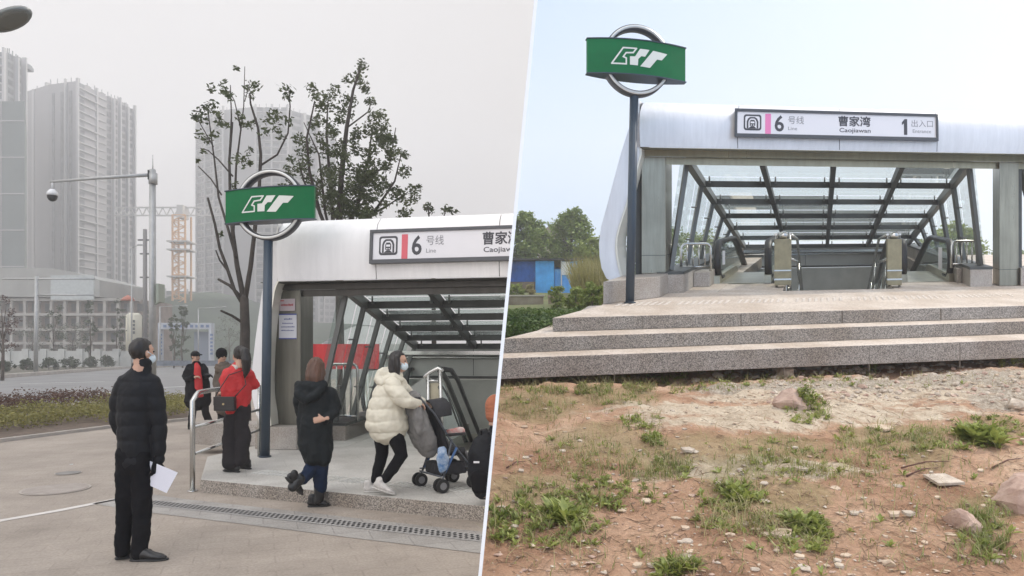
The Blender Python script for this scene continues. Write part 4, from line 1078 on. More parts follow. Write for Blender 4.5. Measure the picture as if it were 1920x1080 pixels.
# blue corrugated shed
YS = 40
def S_(px, py, d=0): return at(px, py, YS+d)
Sh = thing('shed', 'blue corrugated metal shed with a dark flat roof and white patched door', 'shed', S_(1020, 549))
def corr(px0, px1, pyt, pyb, m, nm, d=0.0, pitch=.085, bot=None):
    mb = MB(); a = S_(px0, pyb, d); c = S_(px1, pyb, d); zt_ = S_(0, pyt, d).z; nseg = max(3, int((c.x-a.x)/pitch*2)); vs = []
    for i in range(nseg+1):
        x = a.x+(c.x-a.x)*i/nseg; y = YS+d+(.03 if i % 2 else 0); vs += [(x, y, a.z), (x, y, zt_+.05*noise.noise(Vector((x*2, 0, 0))))]
    for i in range(nseg+1):
        x = a.x+(c.x-a.x)*i/nseg; y = YS+d+.05; vs += [(x, y, a.z), (x, y, zt_)]
    k = 2*(nseg+1)
    fs = [(2*i, 2*i+2, 2*i+3, 2*i+1) for i in range(nseg)]+[(k+2*i, k+2*i+1, k+2*i+3, k+2*i+2) for i in range(nseg)]+[(2*i+1, 2*i+3, k+2*i+3, k+2*i+1) for i in range(nseg)]
    mb.add(vs, fs); return build(nm, mb, m, Sh, clip=-1)
M_blueD = mat('blue_sheet_dark', (.03, .16, .55), .5, var=.3, vscale=1.5); M_blue = mat('blue_sheet', (.09, .46, .98), .45, var=.25, vscale=1.2); M_blueL = mat('blue_sheet_faded', (.18, .50, .9), .5, col2=(.08, .36, .85), vscale=2)
corr(940, 1005, 489, 530, M_blueD, 'wall_sheet', .25); corr(1004, 1039, 489, 549, M_blue, 'wall_sheet', 0); corr(1040, 1052, 505, 549, M_blueL, 'wall_sheet', .12); corr(1054, 1093, 490, 549, M_blueL, 'door', -.05)
build('patch', MB().box((S_(1053, 0).x, YS-.12, S_(0, 516).z), (S_(1068, 0).x, YS-.09, S_(0, 491).z)), mat('white_patch', (.7, .72, .74), .6), Sh)
build('post', MB().box((S_(1051.5, 0).x, YS-.08, S_(0, 549).z), (S_(1053.5, 0).x, YS-.02, S_(0, 489).z)), mat('white_patch2', (.6, .62, .66), .6), Sh)
build('base_wall', MB().box((S_(940, 0).x, YS+.1, S_(0, 551).z), (S_(1004, 0).x, YS+.3, S_(0, 528).z)), mat('shed_base', (.2, .15, .11), .9, var=.3), Sh, clip=-1)
build('roof', MB().box((S_(935, 0).x, YS-.35, S_(0, 489).z), (S_(1094, 0).x, YS+3.2, S_(0, 486).z)), mat('tar_roof', (.04, .04, .042), .8), Sh, clip=-1)
build('back_wall', MB().box((S_(940, 0).x, YS+3, S_(0, 551).z), (S_(1093, 0).x, YS+3.1, S_(0, 489).z)).box((S_(1091, 0).x, YS+.1, S_(0, 551).z), (S_(1092.5, 0).x, YS+3.0, S_(0, 489).z)), M_blueD, Sh, clip=-1)
# low concrete wall
YW = 27
Wl = thing('low_wall', 'weathered low concrete wall in front of the blue shed', 'wall', at(985, 588, YW))
M_conc = mat('weathered_concrete', (.40, .35, .28), .95, col2=(.25, .2, .15), vscale=1.2, bump=.5)
build('panel', MB().box((at(935, 0, YW).x, YW, at(0, 592, YW).z), (at(1019, 0, YW).x, YW+.25, at(0, 556, YW).z)), M_conc, Wl, clip=-1)
build('coping', MB().box((at(935, 0, YW).x, YW-.06, at(0, 556, YW).z+.003), (at(1021, 0, YW).x, YW+.31, at(0, 553, YW).z)), mat('coping_concrete', (.5, .46, .4), .9, var=.1), Wl, clip=-1)
build('broken_end', rock_mb(at(1040, 570, YW+.5), .6, .4, .55, 5, 14, 10).merge(rock_mb(at(1055, 578, YW+.3), .5, .4, .4, 6, 14, 10)), M_conc, Wl)
# vegetation left of the steps
gl = MB(); gy = MB(); gs = MB()
rn = random.Random(8)
for i in range(5200):
    px = rn.uniform(944, 1135); Y = rn.uniform(10.2, 17.5); x = (px-960)/F*Y; z = land_z(x, Y)
    p = Vector((x, Y, z))
    if side(p) < .05: continue
    leaf_clump(gl, p+Vector((0, 0, rn.uniform(.02, .16))), .1, 5, .05+.003*Y, rn)
tag(build('ground_cover', cull(gl, -1), leaf_mat('ground_cover_leaf', (.05, .10, .02), (.15, .22, .05), .8), base=(1, 14, 2)), 'low green ground cover left of the sunlit steps', 'ground cover', None, 'stuff')
for i in range(2600):
    px = rn.uniform(1075, 1150); Y = rn.uniform(24, 38); py = 575 - (Y-24)*2.0; x = (px-960)/F*Y
    p = Vector((x, Y, land_z(x, Y)))
    blade(gy, p, rn.uniform(1.0, 2.2), .05, rn.uniform(0, 6.3), rn.uniform(.1, .5), rn)
tag(build('tall_grass', gy, leaf_mat('tall_dry_grass', (.16, .15, .04), (.34, .30, .12), .9), base=(4, 30, 4)), 'tall yellowing grass between the shed and the curved silver leg', 'grass', None, 'stuff')
for k, (px, Y, hh, wpx, lab) in enumerate(((1080, 20, .75, 44, 'leafy green bush in front of the shed door'), (1112, 17, .8, 50, 'green bush against the steps below the tall grass'), (1045, 23, .7, 36, 'small pale bush at the broken end of the low wall'), (996, 31, .8, 22, 'scrubby bush against the dark end of the shed'), (968, 31, .8, 34, 'thin scrub between the low wall and the shed by the partition'))):
    x = (px-960)/F*Y; b = Vector((x, Y, land_z(x, Y)))
    bushy_tree('bush', b, hh, wpx/F*Y, lab, M_leafR2 if k != 3 else M_weed2, n_cl=30, leaf=.11, per=40, seed=50+k, trunk_r=.02, crown_from=.05, clip=-1, cat='bush')
# ================================================================== LEFT: grey winter day, pavement, road and towers
def G(px, py, z=0.0):
    Y = (CAMZ-z)*F/(py-HZ); return Vector(((px-960)/F*Y, Y, z))
rn = random.Random(21)
# ------------------------------------------------------------------ pavement
def brick_paving(name, c1, c2, mortar, scale, rot=0.0, w_=.5, h_=.25, gap=.012):
    m = bpy.data.materials.new(name); m.use_nodes = True; nt = m.node_tree; b = nt.nodes['Principled BSDF']; b.inputs['Roughness'].default_value = .8
    tc = nt.nodes.new('ShaderNodeTexCoord'); mp = nt.nodes.new('ShaderNodeMapping'); mp.inputs['Rotation'].default_value = (0, 0, rot); nt.links.new(tc.outputs['Object'], mp.inputs[0])
    br = nt.nodes.new('ShaderNodeTexBrick'); br.inputs['Scale'].default_value = scale; br.inputs['Color1'].default_value = (*c1, 1); br.inputs['Color2'].default_value = (*c2, 1); br.inputs['Mortar'].default_value = (*mortar, 1)
    br.inputs['Mortar Size'].default_value = gap; br.inputs['Brick Width'].default_value = w_; br.inputs['Row Height'].default_value = h_; br.inputs['Mortar Smooth'].default_value = .3
    nt.links.new(mp.outputs[0], br.inputs['Vector'])
    n = nt.nodes.new('ShaderNodeTexNoise'); n.inputs['Scale'].default_value = .9; n.inputs['Detail'].default_value = 9; n.inputs['Roughness'].default_value = .7; nt.links.new(tc.outputs['Object'], n.inputs['Vector'])
    r = nt.nodes.new('ShaderNodeValToRGB'); r.color_ramp.elements[0].position = .3; r.color_ramp.elements[0].color = (.64, .61, .58, 1); r.color_ramp.elements[1].position = .7; r.color_ramp.elements[1].color = (1.1, 1.08, 1.06, 1); nt.links.new(n.outputs['Fac'], r.inputs['Fac'])
    mx = nt.nodes.new('ShaderNodeMixRGB'); mx.blend_type = 'MULTIPLY'; mx.inputs['Fac'].default_value = 1; nt.links.new(br.outputs['Color'], mx.inputs['Color1']); nt.links.new(r.outputs['Color'], mx.inputs['Color2'])
    n3 = nt.nodes.new('ShaderNodeTexNoise'); n3.inputs['Scale'].default_value = 45; n3.inputs['Detail'].default_value = 5; nt.links.new(tc.outputs['Object'], n3.inputs['Vector'])
    r3 = nt.nodes.new('ShaderNodeValToRGB'); r3.color_ramp.elements[0].position = .3; r3.color_ramp.elements[0].color = (.82, .82, .82, 1); r3.color_ramp.elements[1].position = .7; r3.color_ramp.elements[1].color = (1.1, 1.1, 1.1, 1); nt.links.new(n3.outputs['Fac'], r3.inputs['Fac'])
    m3 = nt.nodes.new('ShaderNodeMixRGB'); m3.blend_type = 'MULTIPLY'; m3.inputs['Fac'].default_value = 1; nt.links.new(mx.outputs[0], m3.inputs['Color1']); nt.links.new(r3.outputs[0], m3.inputs['Color2'])
    nt.links.new(m3.outputs[0], b.inputs['Base Color'])
    # shallow damp sheen varies
    mr = nt.nodes.new('ShaderNodeMapRange'); mr.inputs[3].default_value = .55; mr.inputs[4].default_value = .95; nt.links.new(n.outputs['Fac'], mr.inputs[0]); nt.links.new(mr.outputs[0], b.inputs['Roughness'])
    bp = nt.nodes.new('ShaderNodeBump'); bp.inputs['Strength'].default_value = .35; bp.inputs['Distance'].default_value = .006; nt.links.new(br.outputs['Fac'], bp.inputs['Height']); bp.invert = True
    nt.links.new(bp.outputs['Normal'], b.inputs['Normal'])
    return m
M_pav = brick_paving('pavement_bricks', (.395, .345, .297), (.38, .332, .285), (.352, .306, .262), 1.0, math.radians(-20), .4, .2, .008)
M_band = brick_paving('pavement_slabs', (.385, .37, .35), (.37, .355, .335), (.31, .295, .28), 1.0, math.radians(-20), .6, .3, .008)
M_platL = brick_paving('platform_slabs', (.55, .54, .51), (.525, .515, .485), (.43, .42, .395), 1.0, math.radians(-22), 1.0, .6, .004)
def sheet(name, P, z, m, thick=0, **k):
    P = [Vector((p[0], p[1], z)) for p in P]; n = len(P)
    mb = MB()
    if thick: mb.add(P+[p-Vector((0,0,thick)) for p in P], [tuple(range(n)), tuple(reversed(range(n, 2*n)))]+[(i, (i+1) % n, n+(i+1) % n, n+i) for i in range(n)])
    else: mb.add(P, [tuple(range(n))])
    return struct(name, mb, m, base=P[0], clip=1, **k)
# hole for the stair well keeps clear of the paving: build the pavement as two sheets round it
wellx = FL(-.6, 0, 0)
kerbL = [G(-400, 900), G(-120, 792), G(0, 766), G(200, 752), G(345, 739, 0)]
far = [Vector((-13.2, 31, 0)), Vector((-10.5, 48, 0)), Vector((-6, 48, 0))]
leftback = [FL(-.75, -.1), FL(-.75, 12)]
sheet('pavement', [(-9, -3), (3, -3), (3, FL(0, -.35).y-.4), tuple(leftback[0][:2]), tuple(leftback[1][:2]), (far[2].x, far[2].y), (far[1].x, far[1].y), (far[0].x, far[0].y)]+[tuple(p[:2]) for p in reversed(kerbL[1:])]+[(-14, 14), (-12, 4)], 0, M_pav, .13)
M_asph = mat('asphalt', (.23, .225, .22), .85, var=.14, vscale=.35, bump=.4, bscale=60)
sheet('road', [(-140, 10), (-8, 10), (-3, 60), (-3, 110), (-200, 110)], -.125, M_asph)
sheet('ground', [(-500, -40), (20, -40), (20, 500), (-500, 500)], -.14, mat('far_ground', (.22, .20, .17), .95, var=.2, vscale=.05))
# kerb stones along the pavement edge
M_kerb = mat('kerb_stone', (.46, .42, .38), .85, var=.15, vscale=2)
mb = MB(); L = kerbL+[far[0], far[1]]
for i in range(len(L)-1):
    mb.bar(L[i]+Vector((0,0,-.048)), L[i+1]+Vector((0,0,-.048)), .14, .15, side=(L[i+1]-L[i]).cross(Vector((0,0,1))))
struct('kerb', mb, M_kerb, base=L[0])
# lane lines
M_paint = mat('road_paint', (.62, .62, .60), .7, var=.25, vscale=3)
for (a, b_) in (((38, 719.5), (196, 715.5)), ((168, 738), (240, 734)), ((300, 727), (352, 724)), ((-60, 745), (60, 741))):
    p, q = G(*a, -.121), G(*b_, -.121); mb = MB(); d = (q-p).normalized(); s_ = Vector((-d.y, d.x, 0))*.13
    mb.add([p-s_, q-s_, q+s_, p+s_], [(0,1,2,3)]); struct('lane_line', mb, M_paint, base=p)
# pale joint line and grey band across the pavement, drain
def band(px, wd, m, z, name, kind=True):
    P = [G(*a, z) for a in px]; mb = MB()
    L_, R_ = [], []
    for i, p in enumerate(P):
        d = (P[min(i+1, len(P)-1)]-P[max(i-1, 0)]).normalized(); s_ = Vector((-d.y, d.x, 0))*wd/2; L_.append(p+s_); R_.append(p-s_)
    n = len(P); mb.add(L_+R_, [(i, i+1, n+i+1, n+i) for i in range(n-1)]); return struct(name, mb, m, base=P[0], clip=1)
band([(-60, 991), (0, 976), (110, 957), (222, 935)], .10, mat('pale_strip', (.62, .58, .54), .8, var=.1), .004, 'pavement_joint')
band([(225, 934), (300, 946), (500, 969), (700, 993), (930, 1019)], .62, M_band, .004, 'pavement_band')
dr = thing('drain', 'grey slotted drain channel running across the pavement before the step', 'drain', G(600, 978))
P0, P1 = G(282, 942, .008), G(925, 1011, .008); d = (P1-P0).normalized(); sv = Vector((-d.y, d.x, 0)); Ln = (P1-P0).length
M_drain = mat('drain_stone', (.34, .325, .31), .8, var=.1)
build('cover', MB().add([P0-sv*.11, P1-sv*.11, P1+sv*.11, P0+sv*.11], [(0,1,2,3)]), M_drain, dr, clip=1)
M_dark = mat('slot_dark', (.03, .03, .03), .9); mb = MB(); k = 0
while k*.056 < Ln:
    for r_ in (-.055, 0, .055):
        c = P0+d*(k*.056+(.028 if r_ == 0 else 0))+sv*r_+Vector((0,0,.0035)); a, b_ = d*.014, sv*.019
        mb.add([c-a-b_, c+a-b_, c+a+b_, c-a+b_], [(0,1,2,3)])
    k += 1
o = build('slots', mb, M_dark, dr, clip=1); o['kind'] = 'stuff'
# manhole covers
def manhole(px, py, rx, label, m):
    c = G(px, py, .005); r = rx/F*c.y
    M = thing('manhole_cover', label, 'manhole cover', c)
    build('frame', MB().tube([c, c+Vector((0,0,.003))], r, 40), mat('manhole_ring', (.40, .35, .31), .8), M)
    build('lid', MB().tube([c+Vector((0,0,.0031)), c+Vector((0,0,.007))], r*.93, 40), m, M)
manhole(105, 917, 57, 'large round manhole cover filled with paving on the pavement', mat('paved_lid', (.345, .30, .265), .85, var=.12, vscale=6))
manhole(128, 887, 22, 'small grey iron cover beyond the large paved manhole', mat('iron_lid', (.24, .225, .21), .7, .2, var=.15))
# ------------------------------------------------------------------ planted bed
bed = [(-140, 850), (0, 826), (200, 801), (352, 786), (353, 757), (200, 757), (0, 770), (-140, 797)]
sheet('planting_soil', [tuple(G(*p)[:2]) for p in bed], .035, mat('soil', (.13, .095, .07), .95, var=.3, vscale=5, bump=.9), .034)
edge = MB(); E_ = [G(*p, .03) for p in bed[:4]]
for i in range(3): edge.bar(E_[i], E_[i+1], .09, .07, side=(E_[i+1]-E_[i]).cross(Vector((0,0,1))))
struct('bed_edging', edge, M_kerb, base=E_[0])
M_hg = leaf_mat('hedge_yellow_green', (.12, .12, .03), (.34, .30, .08), 3.5); M_hr = leaf_mat('hedge_dark_red', (.055, .026, .018), (.16, .075, .045), 3.5)
hg, hr = MB(), MB()
def inpoly(x, y, P):
    c = False; n = len(P)
    for i in range(n):
        (x1, y1), (x2, y2) = P[i], P[i-1]
        if (y1 > y) != (y2 > y) and x < (x2-x1)*(y-y1)/(y2-y1)+x1: c = not c
    return c
for i in range(3600):
    px = rn.uniform(-140, 350); t = rn.random()
    yf = lin([(-140, 850), (0, 826), (200, 801), (352, 786)], px); yb = lin([(-140, 797), (0, 770), (200, 757), (353, 757)], px)
    Yf, Yb = G(px, yf).y, G(px, yb).y; Yf += 1.1 if px < 190 else .25
    Y = Yf+(Yb-Yf)*t; x = (px-960)/F*Y
    red = t > .55 and px < 190+30*rn.random()
    h = .22+.16*noise.noise(Vector((x*.8, Y*.8, 0)))+(.16 if red else .0)+.1*rn.random()
    leaf_clump(hr if red else hg, Vector((x, Y, .05+h*rn.uniform(.35, 1))), .17, 6, .075, rn, .6)
tag(build('shrubs', hg, M_hg, base=(-12, 16, 0)), 'low yellow green shrubs in the bed along the road', 'shrubs', None, 'stuff')
tag(build('shrubs', hr, M_hr, base=(-14, 19, 0)), 'dark red shrubs at the back of the roadside bed', 'shrubs', None, 'stuff')

# ------------------------------------------------------------------ platform of the left entrance
ZP = .15
def GP(px, py): return G(px, py, ZP)
f0, f1 = GP(376, 899), GP(930, 951)
M_stepL = M_gran
def slabL(name, P):
    P = [Vector((p[0], p[1], ZP)) for p in P]; n = len(P); mb = MB().add(P+[p-Vector((0,0,.3)) for p in P], [tuple(range(n)), tuple(reversed(range(n, 2*n)))]+[(i, (i+1) % n, n+(i+1) % n, n+i) for i in range(n)])
    o = struct(name, mb, M_gran, base=P[0], bevel=.008, clip=1); o.data.materials.append(M_platL)
    for p in o.data.polygons:
        if p.normal.z > .7: p.material_index = 1
sl0 = GP(505, 840)
slabL('platform', [f0, f1, FL(5, .15), FL(-.35, .15), (-4.35, 9.9)])
slabL('platform_floor', [FL(-.9, .152), FL(1.15, .152), FL(1.15, 6), FL(-.9, 6)])
slabL('platform_floor', [FL(1.152, .152), FL(2.45, .152), FL(2.45, 4.2), FL(1.152, 4.2)])
# studs
mb = MB(); q0, q1 = GP(470, 888), GP(925, 930); d = (q1-q0).normalized(); sv = Vector((-d.y, d.x, 0)); Ln = (q1-q0).length
n_ = int(Ln/.06)
for i in range(n_):
    for j in range(2):
        if i % 11 == 10: continue
        c = q0+d*(i*.06)+sv*(j*.15); a = d*.026+sv*.115; w_ = d*.018
        z = Vector((0,0,.002)); t = Vector((0,0,.009))
        mb.add([c+z, c+w_+z, c+w_+a+z, c+a+z, c+t+w_*.15, c+w_*.85+t, c+w_*.85+a+t, c+a+w_*.15+t], [(4,5,6,7),(0,1,5,4),(1,2,6,5),(2,3,7,6),(3,0,4,7)])
solid('tactile_strip', mb, mat('stud_steel_pale', (.66, .65, .61), .5), 'pale strip of slanting studs along the edge of the grey-day platform', 'tactile paving', clip=1)

U = FL
hbL = FL.uh(540, 527, -.36)[1]; htL = FL.uh(600, 407, -.1)[1]
outerL = PUL = [FL.uh(x, y, -.36) for x, y in [(516,440),(508,470),(499,510),(491,548),(485,590),(479,635),(474,680),(471,715),(473,745),(479,772),(486,790),(492,798)]]
innerL = [FL.uh(x, y, -.30) for x, y in [(520,527),(516,535),(512,548),(508,575),(504,610),(501,645),(498,690),(497,712),(498,735),(501,755),(504,775),(506,798)]]
# the photo's pole hides the corner: start the leg at the very top of the fascia
outerL[0] = FL.uh(522, 418, -.36)
rv0 = .35; rv1 = 4.75
cutsL = [FL.uh(519, 470, -.38)[0], FL.uh(705, 470, -.38)[0], FL.uh(936, 450, -.38)[0], 5.5]
rh0 = FL.uh(800, 541, rv0)[1]; rh1 = FL.uh(860, 648, rv1)[1]; r0 = FL.uh(652, 541, rv0)[0]; rm = FL.uh(805, 541, rv0)[0]
dr_ = rm-r0; uw = FL.uh(640, 745, rv0+.5)[0]-.25
plL = FL.uh(516, 700, 0)[0], FL.uh(564, 700, 0)[0]
PL = dict(hb=hbL, ht=htL, u1=5.5, us=plL[0]+.3, cuts=cutsL, sof=.2, legs=[(outerL, innerL)], pillars=[(plL[0], plL[1], .0)], posts=[(plL[0]-.12, plL[0]-.01)],
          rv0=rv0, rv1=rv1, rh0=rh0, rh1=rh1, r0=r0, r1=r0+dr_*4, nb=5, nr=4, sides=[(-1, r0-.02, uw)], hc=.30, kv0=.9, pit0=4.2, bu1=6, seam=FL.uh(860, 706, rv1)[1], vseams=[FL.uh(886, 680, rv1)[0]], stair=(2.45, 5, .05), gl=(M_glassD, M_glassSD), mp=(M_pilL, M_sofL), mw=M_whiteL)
entrance(FL, PL, 1, 'white canopied station entrance with a dim glass roof behind the people on the grey day')
a = FL.uh(512, 838, -.35)
solid('plinth', MB().box((plL[0]-.75, -.3, .003), (plL[0]+.40, .55, .34), FL) if False else MB().box((FL.uh(478, 820, -.3)[0], -.3, .003), (FL.uh(556, 820, -.3)[0], -.004, .35), FL), M_granL, 'granite block at the foot of the steel pillar behind the woman in the black parka', 'stone block', bevel=.01)
solid('plinth', MB().box((plL[0]-1.5, .004, .003), (plL[0]-.14, .5, .35), FL), M_granL, 'granite kerb behind the dark pole on the grey-day platform', 'stone block', bevel=.01)
u0 = FL.uh(692, 460, -.5)[0]; h1 = FL.uh(697, 431, -.45)[1]; h0 = FL.uh(692, 494, -.52)[1]
name_board(FL, u0, u0+3.42, h0, h1, -.43, 1, 'grey framed name board with a red bar cut by the partition on the grey day', M_pinkL)
# notices on the pillar
M_note = mat('notice_pale', (.62, .62, .66), .6); M_note2 = mat('notice_pink', (.52, .44, .46), .6); M_blueb = mat('notice_blue', (.06, .08, .28), .5); M_red = mat('notice_red_ink', (.45, .06, .07), .6); M_inkb = mat('notice_ink', (.12, .14, .3), .6)
def notice(x0, y0, x1, y1, m, lab, bars):
    v = -.012; a = FL.uh(x0, y1, v); c = FL.uh(x1, y0, v); N = thing('notice', lab, 'notice', FL(a[0], v, a[1]))
    W_, H_ = c[0]-a[0], c[1]-a[1]; K = lambda x, y, e: FL(a[0]+W_*x, v-e, a[1]+H_*y)
    build('sheet', MB().box((0, 0, -.008), (1, 1, 0), K), m, N)
    for (bx0, by0, bx1, by1, mm) in bars: build('printing', MB().box((bx0, by0, .0005), (bx1, by1, .002), K), mm, N)
r_ = random.Random(4)
def scrib(y, x0=.15, x1=.85, h=.05, mm=M_inkb):
    out = []; x = x0
    while x < x1: w_ = r_.uniform(.03, .06); out.append((x, y, min(x+w_, x1), y+h*r_.uniform(.7, 1), mm)); x += w_+.022
    return out
notice(524, 560, 553, 583, M_note2, 'small pale notice with a red heading, upper one on the steel pillar', [(.05, .80, .3, .88, M_red)]+scrib(.40, .1, .9, .2, M_red))
notice(523, 588, 556, 636, M_note, 'white notice with blue top and bottom edges, lower one on the steel pillar', [(0, .95, 1, 1, M_blueb), (0, 0, 1, .045, M_blueb)]+scrib(.76, .3, .75, .07)+scrib(.6, .2, .8)+scrib(.46, .12, .88)+scrib(.32, .12, .85))
# escalator and stair rail
pe = FL.uv(684, 787, 0); he = 1.12
escalator(FL, pe[0], pe[0]+1.0, pe[1], -1, he, 1, 'escalator of the grey-day entrance with a black looped handrail', None, back=3.0)
S = thing('stair_rail', 'steel stair handrail with a glass side panel behind the pushchair', 'handrail', FL(*FL.uv(822, 832, 0), 0))
def V3(px, py, v): u, h = FL.uh(px, py, v); return FL(u, v, h)
b0 = .1
for (pa, pb_) in (((803, 700), (803, 836)), ((825, 690), (830, 836)),):
    build('post', MB().tube([V3(*pb_, b0), V3(*pa, b0)], .03, 8), M_bright, S, clip=1)
build('top_cap', MB().tube([V3(797, 706, b0), V3(806, 698, b0), V3(822, 690, b0), V3(828, 694, b0)], .035, 8, caps='round'), M_bright, S, clip=1)
build('cross_bar', MB().tube([V3(799, 714, b0), V3(822, 714, b0)], .022, 8), M_bright, S, clip=1)
for (x0, y0, x1, y1, v1) in ((822, 690, 885, 828, 3.4), (826, 726, 868, 828, 2.6)):
    build('rail', MB().tube([V3(x0, y0, b0), V3(x0+(x1-x0)*.25, y0+(y1-y0)*.16, b0+.5), V3(x1, y1, v1)], .045, 8), M_frame, S, clip=1)
build('rail', MB().tube([V3(828, 692, b0), V3(846, 694, b0+.8), V3(858, 712, b0+1.2), V3(906, 832, 4.2)], .04, 8), M_rubber, S, clip=1)
build('glass_panel', MB().add([V3(830, 715, b0), V3(830, 836, b0), V3(880, 834, 3.3), V3(876, 815, 3.3)], [(0,1,2,3)]), M_glassB, S, clip=1)
pa_ = [V3(806, 718, b0+.02), V3(822, 718, b0+.02), V3(827, 835, b0+.02), V3(808, 835, b0+.02)]
build('end_panel', MB().add(pa_, [(0,1,2,3)]), M_steel_d, S, clip=1)
# inner escalator cladding wedge and low railing
v = 2.4
solid('escalator_cladding', MB().prism([FL.uh(766, 728, v), FL.uh(802, 704, v), FL.uh(802, 800, v), FL.uh(766, 800, v)], lambda u, h: FL(u, v, h), lambda u, h: FL(u, v+1.4, h-.5)), M_panel, 'grey wedge of cladding between the woman in the cream jacket and the stair rail', 'panel', clip=1)
solid('kerb_block', MB().box((uw+.30, 1.0, .003), (pe[0]-.1, 2.2, .30), FL), M_granL, 'granite kerb block below the side glass behind the two women', 'stone block', bevel=.01)
a = FL.uh(614, 700, 1.2); b2 = FL.uh(667, 683, 1.2)
railing(FL, 1.3, a[0], b2[0], .30, b2[1], 3, 1, 'low stainless railing before the red banner behind the woman in the black parka', across=True)
# red banner beyond the glass
RB = thing('banner', 'long plain red hoarding banner seen through the side glass', 'banner', at(630, 720, 15.6))
bnr = MB(); N = 22
for i in range(N):
    x0, x1 = at(548+i*7.4, 0, 15.6).x, at(548+(i+1)*7.4, 0, 15.6).x; za, zb = at(0, 692, 15.6).z, at(0, 645, 15.6).z
    y0, y1 = 15.6+.03*math.sin(i*1.3), 15.6+.03*math.sin((i+1)*1.3)
    bnr.add([(x0, y0, za), (x1, y1, za), (x1, y1, zb), (x0, y0, zb), (x0, y0+.03, za), (x1, y1+.03, za), (x1, y1+.03, zb), (x0, y0+.03, zb)], [(0,1,2,3), (4,7,6,5), (3,2,6,7), (0,4,5,1)])
build('cloth', bnr, mat('banner_red', (.55, .035, .04), .6), RB)
for i in range(4):
    x = at(550+i*54, 0, 15.65).x; build('stake', MB().tube([(x, 15.7, 0), (x, 15.7, at(0, 643, 15.6).z)], .02, 6), M_bright, RB)

# handrail beside the step
H = thing('handrail', 'stainless three-rail handrail at the left end of the grey-day step', 'handrail', G(361, 921))
pf = G(361, 921); ph = pf+Vector((0, 0, (921-742)/F*pf.y)); 
far_ = GP(490, 836); fh = .95
top = [pf, pf+Vector((0,0,(921-752)/F*pf.y)), pf+Vector((.02, .05, (921-742)/F*pf.y)), at(372, 736, pf.y+.15), at(398, 731, pf.y+.6), at(482, 722, 9.9)]
build('top_rail', MB().tube(top, .030, 10), M_bright, H)
build('flange', MB().tube([pf, pf+Vector((0,0,.012))], .06, 14), M_bright, H)
for (x0, y0, x1, y1) in ((364, 801, 486, 768), (365, 851, 486, 806)):
    build('lower_rail', MB().tube([at(x0, y0, pf.y+.02), at(x1, y1, 9.9)], .019, 8), M_bright, H)
e_ = at(486, 722, 9.9); build('far_post', MB().tube([Vector((e_.x, 9.9, ZP)), e_], .026, 8), M_bright, H)
# roundel sign
base = GP(497, 857); Yb = base.y
roundel(base, 9.2/F*Yb*.92, at(507, 385, Yb), 66/F*Yb, (178/F*Yb*.97, 66/F*Yb*.96), math.radians(-6), math.radians(2.2), at(503, 452, Yb), 0, 'green roundel station sign on a dark pole beside the woman in red', 1.02)
# ------------------------------------------------------------------ street lamp (only its head is in the photo)
YLp = 9.5
SL = thing('street_lamp', 'grey street lamp head reaching in at the top left corner', 'street lamp', (at(-75, 0, YLp).x, YLp, 0))
xp = at(-75, 0, YLp).x
M_lampg = mat('lamp_grey', (.16, .17, .165), .4, .4)
build('pole', MB().tube([(xp, YLp, 0), (xp, YLp, at(0, 60, YLp).z), at(-50, 40, YLp), at(-20, 38, YLp)], [.09, .06, .035, .03], 10), M_lampg, SL)
c = at(18, 36, YLp); rot = Matrix.Rotation(math.radians(-24), 3, 'Y') @ Matrix.Rotation(math.radians(-22), 3, 'X')
build('lamp_head', MB().ball(c, (.32, .15, .10), 20, 10, rot=rot, fn=lambda v: Vector((v.x, v.y, max(v.z, -.035)))), M_lampg, SL)
build('lamp_glass', MB().ball(c-rot @ Vector((0, 0, .03)), (.27, .12, .03), 18, 8, rot=rot), mat('lamp_lens', (.10, .10, .085), .25), SL)

# lens-shaped litter on the paving
for (px, py, s_, lab) in ((238, 962, .012, 'tiny white scrap of litter on the pavement behind the man in black'), (636, 933, .03, 'small white scrap of litter beside the step edge'), (134, 871, .02, 'small white scrap of litter near the iron cover')):
    c = G(px, py, .006); solid('litter_scrap', MB().add([c+Vector(q)*s_ for q in ((-1, -.6, 0), (.9, -.8, 0), (1.1, .5, .2), (-.6, .9, 0), (-.8, -.4, .35), (.7, -.6, .4), (.9, .4, .5), (-.4, .7, .3))], [(0,3,2,1),(4,5,6,7),(0,1,5,4),(1,2,6,5),(2,3,7,6),(3,0,4,7)]), mat('litter_white', (.7, .7, .68), .8), lab, 'litter')
# ------------------------------------------------------------------ things along the road
def pole(name, px, pyb, pyt, wpx, Y, label, m, cat='pole', extra=None, z0=-.12):
    a = at(px, pyb, Y); a.z = z0; b_ = at(px, pyt, Y); T = thing(name, label, cat, a)
    build('pole', MB().tube([a, b_], [wpx*.62/F*Y, wpx*.5/F*Y], 12), m, T); return T
M_galv = mat('galvanised', (.42, .42, .41), .5, .4, var=.1)
YC = 22
CP = pole('camera_pole', 286, 760, 318, 11, YC, 'tall galvanised camera mast with one long arm behind the man in black', M_galv, 'camera pole', z0=0)
build('collar', MB().tube([at(287, 345, YC), at(287, 325, YC)], .13, 12).tube([at(286.5, 318, YC), at(286.5, 290, YC)], [.02, .006], 6), M_galv, CP)
build('arm', MB().tube([at(280, 328, YC), at(180, 334, YC), at(95, 341, YC)], [.06, .05, .04], 8), M_galv, CP)
build('bracket', MB().box(tuple(at(278, 336, YC-.12)), tuple(at(284, 322, YC+.12))), M_frame, CP)
c = at(98, 362, YC); build('camera_head', MB().tube([at(98, 341, YC), at(98, 352, YC)], .03, 8).tube([c+Vector((0,0,.12)), c+Vector((0,0,.02)), c-Vector((0,0,.08))], [.07, .15, .17], 14), mat('cam_white', (.7, .7, .7), .4), CP)
